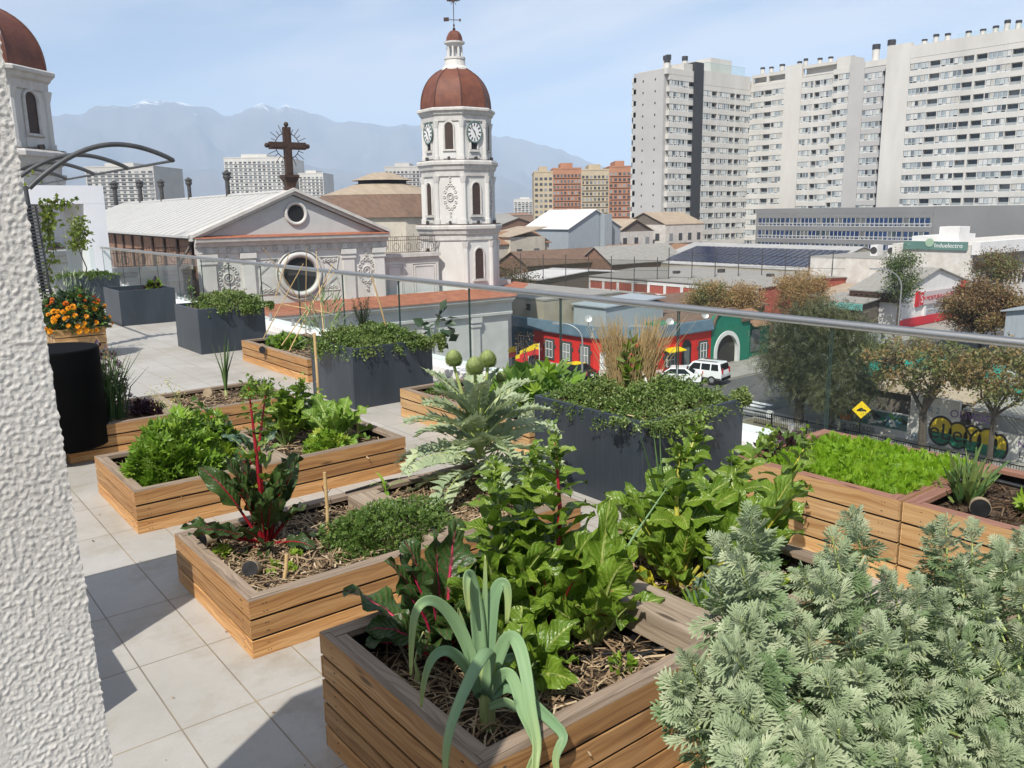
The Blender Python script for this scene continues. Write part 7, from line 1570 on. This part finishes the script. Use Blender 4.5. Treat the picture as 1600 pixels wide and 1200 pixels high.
# ------------------------------------------------------------------ SLATE PLANTER PLANTS
mound('trailing green cover spilling over the rim of the slate planter beside the tan grass', 3.95, 4.93, 3.61, 4.63, .61, .17, 30000, ['purslane', 'purslane2'], .021, 101, .005, spill=[(4.0, 3.57, 0, -1, .07, 26), (4.15, 3.56, 0, -1, .10, 50), (4.35, 3.56, 0, -1, .06, 30), (4.9, 3.62, .7, -.7, .03, 60), (5.0, 3.7, 1, -.3, .01, 50), (3.9, 3.68, -1, 0, .03, 12)])
mound('trailing green mound round the rosemary, hanging over the slate planter', 3.97, 4.86, 7.62, 8.52, .61, .17, 20000, ['purslane', 'purslane2'], .026, 102, .03, spill=[(3.92, 8.1, -1, 0, .16, 34), (4.9, 7.58, .5, -.8, .12, 70), (5.0, 7.7, 1, -.2, .10, 60), (4.7, 7.55, 0, -1, .07, 40)])
mound('low green cover leaning over the right rim of the middle slate planter', 4.20, 4.92, 12.25, 13.2, .62, .22, 10000, ['purslane2', 'purslane'], .034, 103, .06, spill=[(4.6, 12.2, 0, -1, .10, 40), (4.95, 12.3, .7, -.7, .05, 40)])
mound('flat green cover on the farthest slate planter', 3.9, 5.0, 21.12, 22.15, .62, .10, 5000, ['purslane', 'herb'], .035, 104, .05)
def tangrass():
    t = thing('tan_grass', 'tall dry tan ornamental grass standing in the slate planter', 'ornamental grass', (4.40, 4.15, .62)); r = np.random.default_rng(17); b = MB()
    for k in range(760):
        sd = -1 if k % 2 else 1; a = r.uniform(0, 6.28); l = r.uniform(.36, .66); lean = abs(r.normal(0, .13)); x0_, y0_ = .075 * sd * .78 + r.normal(0, .03), -.075 * sd * .6 + r.normal(0, .03); d = np.array([math.cos(a) * lean + sd * .09, math.sin(a) * lean - sd * .07, 1.0])
        b.tube([[x0_, y0_, 0], np.array([x0_, y0_, 0]) + d * l * .5, np.array([x0_, y0_, 0]) + d * l * np.array([1.25, 1.25, .95])], [.003, .0025, .001], 3, 0, False)
    b.build('blades', M['tangrass'], t)
tangrass()
bushy('leafy green stem between the two tufts of tan grass', (4.40, 4.15, .66), (.07, .07), .40, 90, T_OVAL, .10, ['celery', 'purslane2'], 'leafy_shrub', None, 105, .3, 'shrub', 6, .5)
def stick(label, A, B, r_=.009, mt='bamboo', name='bamboo_stick', group='bamboo sticks'):
    A, B = np.array(A, float), np.array(B, float); t = thing(name, label, 'stick', A, 0, group); b = MB(); d = B - A
    b.tube([d * 0, d * .5 + np.array([.003, -.003, 0]), d], r_, 8); 
    for s in (.22, .5, .78): b.tube([d * s - d * .006, d * s, d * s + d * .006], [r_, r_ * 1.22, r_], 8)
    b.build('cane', M[mt], t); return t
stick('white leaning stick in the tan grass planter', (4.42, 3.95, .66), ony(986, 540, 4.2), .011, 'white', 'white_stick', None)
stick('tall bamboo stick standing at the back of the long box before the slate planter', (2.96, 6.36, .2), ony(491, 520, 6.42), .012)
stick('short bamboo stick at the front rim of the chard box', onz(444, 906, .23), ony(448, 866, onz(444, 906, .23)[1]), .010)
stick('tall bamboo stick beside the red-stemmed chard', onz(513, 846, .23), ony(507, 738, onz(513, 846, .23)[1]), .010)
stick('bamboo stick at the right end of the long box', onz(558, 689, .2), ony(558, 652, onz(558, 689, .2)[1]), .009)
stick('thin bamboo stick in the rosemary planter', (4.60, 7.98, .62), ony(581, 432, 8.0), .009)
r = np.random.default_rng(18)
def rosemary(label, loc, h, n, seed):
    r = np.random.default_rng(seed); t = thing('rosemary_bush', label, 'rosemary', loc, 0, 'dark upright herbs in the slate planter'); b = MB(); sb = MB()
    for k in range(n):
        a = r.uniform(0, 6.28); l = h * r.uniform(.6, 1.05); s = r.uniform(.05, .35); P = np.array([[0, 0, 0], [s * l * .4 * math.cos(a), s * l * .4 * math.sin(a), l * .5], [s * l * math.cos(a), s * l * math.sin(a), l]]); sb.tube(P, [.004, .003, .0015], 4, 0, False)
        m_ = 46; q = r.uniform(.15, 1, m_); Pp = P[0] * (1 - q)[:, None] + P[2] * q[:, None] + r.normal(0, .006, (m_, 3)); D = r.normal(0, .7, (m_, 3)) + [0, 0, .5]; scatter(b, *T_BLADE, Pp, D, r.normal(0, 1, (m_, 3)), .032, 0, .05)
    b.build('foliage', M['rosemary'], t); sb.build('stems', M['twig'], t)
rosemary('tall dark rosemary bush in the middle of the slate planter', (4.36, 8.1, .62), .46, 26, 1)
t = bushy('grey-green succulent shrub with twisted stems left of the rosemary', (4.02, 8.36, .62), (.22, .2), .5, 170, T_BLADE, .12, ['silver_deep'], 'succulent_shrub', None, 106, .5, 'shrub', 12, .8, stem='stem_pale')
bushy('small seedling with dark top in the nearly empty slate planter', (4.62, 16.9, .58), (.15, .12), .22, 60, T_PALM5, .10, ['celery', 'purple'], 'seedling', None, 107, .5, 'seedling', 5, .3)
tree('thin young tree in the farthest slate planter', (4.36, 21.6, .6), 1.5, (.0, 0, .98, .22, .22, .42), ['vine', 'vine'], 420, .11, 108, .014, .35, 3, 0, 'young_tree', clump=.07, nclump=26)
stick('thin leafy twig at the left of the green cover in the middle slate planter', (4.06, 12.9, .62), (4.04, 12.95, 1.12), .008, 'twig', 'leafy_twig', None)
bushy('small leaves climbing the twig in the middle slate planter', (4.05, 12.92, .64), (.05, .05), .48, 60, T_OVAL, .05, ['herb'], 'climbing_seedling', None, 109, .3, 'seedling', 0, .2)
# dark shrub leaves at the right end of the rosemary planter
bushy('dark drooping leaves beyond the rosemary planter by the glass', (5.18, 7.9, .55), (.16, .14), .36, 34, T_OVAL, .15, ['rosemary'], 'dark_shrub', None, 110, -.4, 'shrub', 6, .5)
# marigolds
t = bushy('bushy marigolds with orange flowers in the square wooden box', (2.46, 13.14, .42), (.46, .40), .52, 1700, T_PALM3, .07, ['herb', 'rosemary'], 'marigold_bush', None, 111, .4, 'marigolds', 30, .5)
r = np.random.default_rng(19)
for k in range(88):
    u = r.normal(size=3); u[2] = abs(u[2]); u /= np.linalg.norm(u)
    if u[0] * .62 + u[1] * .78 > .55: u[:2] *= -1
    p = u * np.array([.48, .42, .52]) * r.uniform(.9, 1.05); n = 26; b = MB(); th = np.arange(n) * 2.4; q = np.sqrt(np.arange(n) / n); R_ = r.uniform(.022, .040); a_ = np.cross(u, [0, 0, 1.]); a_ /= np.linalg.norm(a_) + 1e-9; c_ = np.cross(u, a_)
    U_ = (a_[None] * np.cos(th)[:, None] + c_[None] * np.sin(th)[:, None]); Pp = p + U_ * (q * R_ * .55)[:, None] + u * ((1 - q) * R_ * .6)[:, None]; scatter(b, *T_OVAL, Pp, U_ + u * (1.2 - q)[:, None], np.tile(u, (n, 1)), R_ * .75, 0, R_ * 1.1)
    b.build('flower', M['marigold_red' if u[2] > .72 else 'marigold'], t)
bushy('silvery lavender stems behind the marigolds', (2.50, 13.4, .44), (.34, .1), .80, 240, T_BLADE, .09, ['silver'], 'lavender', None, 112, 1.2, 'lavender', 18, .75)
# vine on the trellis
t = thing('climbing_vine', 'yellow-green climbing vine hanging on the steel trellis', 'vine', (2.42, 13.75, 0)); b = MB(); sb = MB(); r = np.random.default_rng(20); P_ = []
path = [ony(px, py, 13.8) for px, py in ((80, 470), (72, 430), (84, 395), (74, 360), (78, 335), (70, 318), (92, 312), (115, 318))]; path = np.array(path) - np.array([2.42, 13.75, 0]); sb.tube(np.vstack([[[-.05, 0, 0]], path]), .007, 5)
for i in range(len(path) - 1):
    m_ = (20, 26, 34, 46, 50, 34, 26)[i]; q = r.random(m_)[:, None]; P_.append(path[i] * (1 - q) + path[i + 1] * q + r.normal(0, .055, (m_, 3)))
P_.append(np.array([ony(px, py, 13.9) - np.array([2.42, 13.75, 0]) for px, py in ((48, 268), (55, 262), (60, 275), (46, 282), (52, 290), (64, 270))]) + r.normal(0, .05, (6, 3)))
P_ = np.concatenate(P_); scatter(b, *T_OVAL, P_, r.normal(0, .6, (len(P_), 3)) + [0, 0, -.8], r.normal(0, .8, (len(P_), 3)) + [-.3, -.6, .3], r.uniform(.06, .11, len(P_)), 0, .09); b.build('leaves', M['vine'], t); sb.build('stem', M['twig'], t)
# ------------------------------------------------------------------ SILVER SHRUBS (closest)
wood_box('wooden planter box mostly hidden under the silver shrubs', 1.42, 3.44, .16, 1.16, .47, 5, 'wood', soil=.40, seed=21, nm=200)
def silver(label, heads, seed, root):
    r = np.random.default_rng(seed); t = thing('silver_shrub', label, 'artemisia shrub', root, 0, 'silver artemisia shrubs in the nearest box'); o = np.array(root); b = MB(); sb = MB()
    for (P, ln, n, sz) in heads:
        tip = P - o; base = np.array([np.clip(tip[0] * .35, -.3, .3), np.clip(tip[1] * .35, -.2, .2), 0.0]); axis = tip - base; axis /= np.linalg.norm(axis); axis = axis + r.normal(0, .3, 3); axis /= np.linalg.norm(axis); low = tip - (axis * .6 + np.array([0, 0, .4])) * ln; sb.tube([base, (base + low) / 2 + r.normal(0, .02, 3), low, tip], [.006, .005, .004, .0022], 5)
        k = np.arange(n); s = (k / n) ** .9; th = k * 2.39996 + r.uniform(0, 6); a_ = np.cross(axis, [1, .2, 0]); a_ /= np.linalg.norm(a_); c_ = np.cross(axis, a_)
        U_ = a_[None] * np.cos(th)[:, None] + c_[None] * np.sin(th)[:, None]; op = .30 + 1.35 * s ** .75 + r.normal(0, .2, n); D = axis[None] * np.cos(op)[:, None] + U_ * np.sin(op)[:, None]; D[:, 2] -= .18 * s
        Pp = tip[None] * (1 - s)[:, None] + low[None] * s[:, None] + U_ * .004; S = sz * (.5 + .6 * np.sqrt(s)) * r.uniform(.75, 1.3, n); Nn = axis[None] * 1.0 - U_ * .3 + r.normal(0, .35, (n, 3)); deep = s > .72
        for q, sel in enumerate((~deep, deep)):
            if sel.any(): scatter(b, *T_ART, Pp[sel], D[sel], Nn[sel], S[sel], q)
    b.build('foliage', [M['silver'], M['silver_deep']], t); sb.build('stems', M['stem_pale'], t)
r = np.random.default_rng(22)
def hd(px, py, y, ln=.15, n=38, sz=.060): return (ony(px, py, y), ln, n, sz)
L1 = [hd(1172, 806, 1.12), hd(1156, 872, 1.02), hd(1202, 905, 1.05), hd(1178, 960, .95), hd(1158, 968, .92, .14), hd(1140, 1015, .85, .14), hd(1178, 1035, .88), hd(1158, 1095, .8), hd(1176, 1120, .78), hd(1148, 1150, .74), hd(1216, 1010, .95), hd(1201, 1085, .82), hd(1246, 1150, .72), hd(1166, 1185, .68), hd(1231, 950, 1.05)]
L2 = [hd(1336, 806, 1.16), hd(1300, 838, 1.12, .16, 24, .06), hd(1285, 900, 1.05), hd(1330, 880, 1.1), hd(1262, 985, .95), hd(1320, 960, 1.0), hd(1385, 900, 1.1), hd(1370, 970, .98), hd(1290, 1060, .84), hd(1345, 1050, .86), hd(1400, 1040, .9), hd(1310, 1140, .72), hd(1370, 1130, .74), hd(1270, 1185, .66), hd(1420, 965, 1.02), hd(1435, 910, 1.1), hd(1400, 1185, .68)]
L3 = [hd(1478, 812, 1.14, .18, 26, .06), hd(1520, 822, 1.14, .18, 26, .06), hd(1500, 880, 1.08), hd(1560, 850, 1.1), hd(1598, 832, 1.1), hd(1470, 930, 1.05), hd(1535, 925, 1.0), hd(1590, 905, 1.0), hd(1480, 1000, .92), hd(1545, 1000, .92), hd(1600, 985, .92), hd(1450, 1080, .84), hd(1510, 1075, .82), hd(1575, 1070, .8), hd(1620, 1060, .82), hd(1470, 1160, .7), hd(1535, 1150, .7), hd(1600, 1145, .7), hd(1500, 1200, .64), hd(1640, 900, 1.0), hd(1650, 1000, .9), hd(1660, 1120, .75)]
def fill(L, n, dy):
    out = list(L)
    for k in range(n):
        P, ln, m_, sz = L[r.integers(len(L))]; out.append((P + np.array([abs(r.normal(.03, .05)) - .015, r.uniform(-.02, .14), r.uniform(-.26, -.05)]), ln, 30, sz * r.uniform(.85, 1.1)))
    return out
silver('silver shrub with feathery leaves, left of three and nearest the leek box', fill(L1, 20, 0), 31, (1.72, .80, .42))
silver('silver shrub in the middle of the three nearest the camera', fill(L2, 28, 0), 32, (2.10, .72, .42))
silver('silver shrub filling the bottom right corner of the photo', fill(L3, 36, 0), 33, (2.62, .66, .42))
# ------------------------------------------------------------------ GARDEN SMALL THINGS
def marker(label, loc, az, tilt, R_=.036, L=.055, face='black'):
    t = thing('round_marker', label, 'garden marker', loc, 0, 'round log-like garden markers'); n_ = np.array([math.cos(az) * math.cos(tilt), math.sin(az) * math.cos(tilt), math.sin(tilt)]); c = np.array([0, 0, R_ * .95])
    b = MB(); b.tube([c - n_ * L / 2, c + n_ * L / 2], R_, 22); b.build('body', M['brass'], t); b = MB(); b.tube([c + n_ * (L / 2 + .0005), c + n_ * (L / 2 + .003)], R_ * .96, 22); b.build('face', M['liner'] if face == 'black' else M['brass'], t)
P = onz(394, 900, .225); marker('round marker with dark scratched face lying on the mulch by the front rim', P, rad(232), .35, .042)
P = onz(326, 852, .225); marker('round marker with black face in the back left corner of the chard box', P, rad(190), .05, .042)
P = onz(634, 800, .225); marker('round marker with dark face beside the divider and herb mound', P, rad(200), .2, .045)
P = onz(326, 620, .23); marker('small tan round marker standing in the straw of the onion box', P, rad(235), .1, .046, .03, 'tan')
P = onz(1530, 806, .41); marker('round marker with dark face and pale side near the lettuce at the right edge', P, rad(205), .1, .05)
P = onz(412, 552, .21); marker('small dark round marker in front of the parsley in the teepee box', P, rad(220), .1, .05)
def hose(label, pts, r_=.009, name='drip_hose'):
    t = thing(name, label, 'irrigation hose', pts[0], 0, 'black drip irrigation hoses'); P = np.array(pts, float) - np.array(pts[0]); s = np.linspace(0, len(P) - 1, 40); Q = np.stack([np.interp(s, np.arange(len(P)), P[:, k]) for k in range(3)], 1)
    for _ in range(3): Q[1:-1] = (Q[:-2] + Q[1:-1] * 2 + Q[2:]) / 4
    b = MB(); b.tube(Q, r_, 7); b.build('pipe', M['black_rubber'], t)
W = lambda px, py, z: onz(px, py, z)
hose('black hose running along the front rim of the leek box under the silver shrub', [W(930, 1040, .345), W(980, 1030, .35), W(1040, 1012, .36), W(1075, 988, .45), W(1130, 952, .485), W(1170, 925, .485)], .010)
hose('thin black hose looping over the soil of the leek box', [W(890, 1035, .345), W(940, 1022, .35), W(990, 1018, .35), W(1030, 1020, .35), W(1060, 1000, .37)], .006)
hose('black hose crossing the dry soil below the artichoke', [W(668, 760, .235), W(710, 775, .238), W(745, 795, .24), W(775, 815, .238)], .007)
hose('black hose lying along the back rim of the chard box', [W(540, 770, .29), W(600, 752, .30), W(660, 742, .24), W(740, 735, .24)], .008)
hose('short black hose end curling by the front round marker', [W(372, 905, .235), W(400, 905, .24), W(425, 918, .235)], .004)
hose('black hose resting on the railing side rim behind the round marker', [W(1490, 752, .50), W(1520, 748, .52), W(1560, 752, .50), W(1600, 762, .49)], .013)
t = thing('dry_stake', 'dead twiggy stake in the mulch of the chard box', 'twig', onz(508, 800, .23)); b = MB(); b.tube([[0, 0, 0], [.01, 0, .1], [.0, .02, .16]], .003, 5); b.tube([[.01, 0, .1], [.04, -.02, .15]], .002, 4); b.build('twig', M['twig'], t)
# ================================================================== MOUNTAINS, SKY, AIR
def mountain_mat():
    k = N('mountain_rock'); co = k.coord('Object'); z = k.n('ShaderNodeSeparateXYZ', {0: co}).outputs[2]
    rock = k.ramp(k.noise(co, .002, 6), [(.3, (.10, .085, .07)), (.7, (.16, .13, .11))])
    sn = k.math('ADD', k.math('MULTIPLY', k.noise(co, .006, 7, .7), 1.0), k.math('MULTIPLY_ADD', z, .0012, -1.22)); m = k.ramp(sn, [(.50, (0, 0, 0)), (.58, (1, 1, 1))])
    return k.fin(k.mix(m, rock, (.85, .86, .88)), .95, 0, .1)
M['rock'] = mountain_mat()
def ridge(nm, D, pts, deep, seed, jag):
    """mountain range: crest follows surveyed bearings, real slopes falling to both sides"""
    u = np.array([p[0] for p in pts], float); v = np.array([p[1] for p in pts], float); n = 220; uu = np.linspace(u[0], u[-1], n); vv = np.interp(uu, u, v); m_ = 26; V = []
    for i in range(n):
        d = sight(uu[i], vv[i]); d = d / np.linalg.norm(d[:2]); top = EYE + d * D; h = top[2] - GZ + jag * mnoise.fractal(Vector((uu[i] * .03, seed, 0)), .9, 2.0, 5); dh = d[:2]
        for j in range(m_):
            s = j / (m_ - 1); k = 1 - abs(s - .55) / .55 if s < .55 else 1 - (s - .55) / .45; off = (s - .55) * deep
            z = GZ - 4 + h * k ** .85 * (1 + .0) + (1 - k) * k * h * .9 * mnoise.fractal(Vector((uu[i] * .018, s * 5, seed)), .8, 2, 5); V.append([EYE[0] + dh[0] * (D + off), EYE[1] + dh[1] * (D + off), z])
    b = MB(); i, j = np.meshgrid(np.arange(n - 1), np.arange(m_ - 1), indexing='ij'); b.add(np.array(V), np.stack([i * m_ + j, (i + 1) * m_ + j, (i + 1) * m_ + j + 1, i * m_ + j + 1], -1).reshape(-1, 4), None, 0, True); struct(b.build(nm, M['rock']))
ridge('mountains', 9000, [(-700, 230), (-300, 200), (0, 185), (110, 176), (165, 166), (215, 156), (262, 154), (300, 160), (345, 172), (400, 168), (440, 162), (480, 172), (530, 188), (600, 193), (660, 192), (720, 205), (800, 212), (870, 232), (930, 252), (990, 285), (1060, 310), (1200, 300), (1500, 285), (2000, 250)], 5200, 3.3, 60)
ridge('mountains', 6300, [(-500, 290), (0, 272), (120, 262), (260, 270), (420, 250), (520, 262), (640, 275), (760, 270), (840, 290), (940, 305), (1100, 322), (1400, 318)], 2800, 8.1, 24)
# far city filling the plain under the hills
r = random.Random(77); q = 0
for px, dist, wl, rf, lb in [(775, 150, 'cream', 'rustroof', 'cream house with rusty roof right beside the bell tower base'), (790, 230, 'brick', 'greyroof', 'brick house with grey roof among the far rooftops right of the bell tower'), (772, 300, 'beige', 'greyroof', 'beige far house peeping out at the edge of the bell tower'), (828, 320, 'dirtywhite', 'brownroof', 'dirty white far house in front of the sand coloured end of the flats'), (806, 480, 'cream', 'rustroof', 'cream far house with rusty roof below the small white stepped block')]:
    d = sight(px, 330); P = EYE + d / (d @ _F) * dist; w, dp, h = r.uniform(11, 18), r.uniform(8, 14), r.uniform(6.0, 9.0) * (1 + dist / 700)
    house(lb, P[0] - w / 2, P[0] + w / 2, P[1] - dp / 2, P[1] + dp / 2, h, r.uniform(.8, 2.2), 'xy'[q % 2], wl, rf, 'house', 'house', wins=[((0, 0), (w, 0), (0, -1), h * .5, 1, 1, 3, 1.1, 1.4, M['pane_dark'], .05)], group='far rooftops towards the hazy plain'); q += 1
# world
SUN_AZ, SUN_EL = 212.0, 50.0      # direction towards the sun, degrees from +x, counter-clockwise
w = bpy.data.worlds.new('World'); sc.world = w; w.use_nodes = True; nt = w.node_tree; nt.nodes.clear()
out = nt.nodes.new('ShaderNodeOutputWorld'); bg = nt.nodes.new('ShaderNodeBackground'); sky = nt.nodes.new('ShaderNodeTexSky'); sky.sky_type = 'NISHITA'; sky.sun_disc = False
sky.sun_elevation = rad(SUN_EL); sky.sun_rotation = rad(90 - SUN_AZ); sky.air_density = 1.0; sky.dust_density = .9; sky.ozone_density = 4.0; sky.altitude = 1500
tc = nt.nodes.new('ShaderNodeTexCoord'); sp = nt.nodes.new('ShaderNodeSeparateXYZ'); nt.links.new(tc.outputs['Generated'], sp.inputs[0])
def wm(op, a, b_=0.0, c=0.0):
    x = nt.nodes.new('ShaderNodeMath'); x.operation = op
    for i, v in enumerate((a, b_, c)):
        if isinstance(v, bpy.types.NodeSocket): nt.links.new(v, x.inputs[i])
        else: x.inputs[i].default_value = v
    return x.outputs[0]
zc = wm('MAXIMUM', wm('ADD', sp.outputs[2], .10), .05); cx_ = wm('DIVIDE', sp.outputs[0], zc); cy_ = wm('DIVIDE', sp.outputs[1], zc)
cv = nt.nodes.new('ShaderNodeCombineXYZ'); nt.links.new(cx_, cv.inputs[0]); nt.links.new(cy_, cv.inputs[1])
mp = nt.nodes.new('ShaderNodeMapping'); nt.links.new(cv.outputs[0], mp.inputs[0]); mp.inputs['Location'].default_value = CLOUD_LOC; mp.inputs['Rotation'].default_value = (0, 0, rad(25)); mp.inputs['Scale'].default_value = (.8, .42, 1)
n1 = nt.nodes.new('ShaderNodeTexNoise'); nt.links.new(mp.outputs[0], n1.inputs['Vector']); n1.inputs['Scale'].default_value = .9; n1.inputs['Detail'].default_value = 5; n1.inputs['Roughness'].default_value = .5; n1.inputs['Distortion'].default_value = .3
rp = nt.nodes.new('ShaderNodeValToRGB'); nt.links.new(n1.outputs['Fac'], rp.inputs[0]); rp.color_ramp.elements[0].position = .41; rp.color_ramp.elements[1].position = .57; rp.color_ramp.elements[0].color = (.0, .0, .0, 1); rp.color_ramp.elements[1].color = (.85, .85, .85, 1)
mx = nt.nodes.new('ShaderNodeMix'); mx.data_type = 'RGBA'; nt.links.new(rp.outputs[0], mx.inputs[0]); nt.links.new(sky.outputs[0], mx.inputs[6]); mx.inputs[7].default_value = (*CLOUD_COL, 1)
nt.links.new(mx.outputs[2], bg.inputs[0]); bg.inputs[1].default_value = SKY_STR; nt.links.new(bg.outputs[0], out.inputs[0])
sd = bpy.data.lights.new('sun', 'SUN'); sd.energy = SUN_E; sd.angle = rad(.5); sd.color = (1.0, .955, .88); so = bpy.data.objects.new('sun', sd); COL.objects.link(so)
dv = Vector((math.cos(rad(SUN_AZ)) * math.cos(rad(SUN_EL)), math.sin(rad(SUN_AZ)) * math.cos(rad(SUN_EL)), math.sin(rad(SUN_EL)))); so.rotation_euler = (-dv).to_track_quat('-Z', 'Y').to_euler(); so.location = (0, 0, 60)
# air
if HAZE_D > 0:
    b = MB(); b.box(-13000, 14500, -7500, 15500, GZ - 8, 1620)
    k = N('haze_air'); k.out.inputs[0]; v = k.n('ShaderNodeVolumePrincipled', {'Color': (.62, .79, 1.0), 'Density': HAZE_D, 'Anisotropy': -.3}); k.link(v.outputs[0], k.out.inputs[1])
    hz = b.build('haze', k.m); hz['kind'] = 'stuff'; hz['label'] = 'thin blue-grey haze over the city and hills'; hz['category'] = 'haze'
sc.render.engine = 'CYCLES'; cy = sc.cycles; cy.use_denoising = True; cy.max_bounces = 6; cy.diffuse_bounces = 3; cy.glossy_bounces = 3; cy.transmission_bounces = 4; cy.transparent_max_bounces = 14; cy.volume_bounces = 2; cy.caustics_reflective = False; cy.caustics_refractive = False
cy.sample_clamp_indirect = 6.0; cy.use_adaptive_sampling = True; cy.adaptive_threshold = .01
sc.view_settings.view_transform = 'Standard'; sc.view_settings.look = 'None'; sc.view_settings.gamma = 1.0; sc.view_settings.exposure = EXPO; sc.view_settings.use_curve_mapping = False
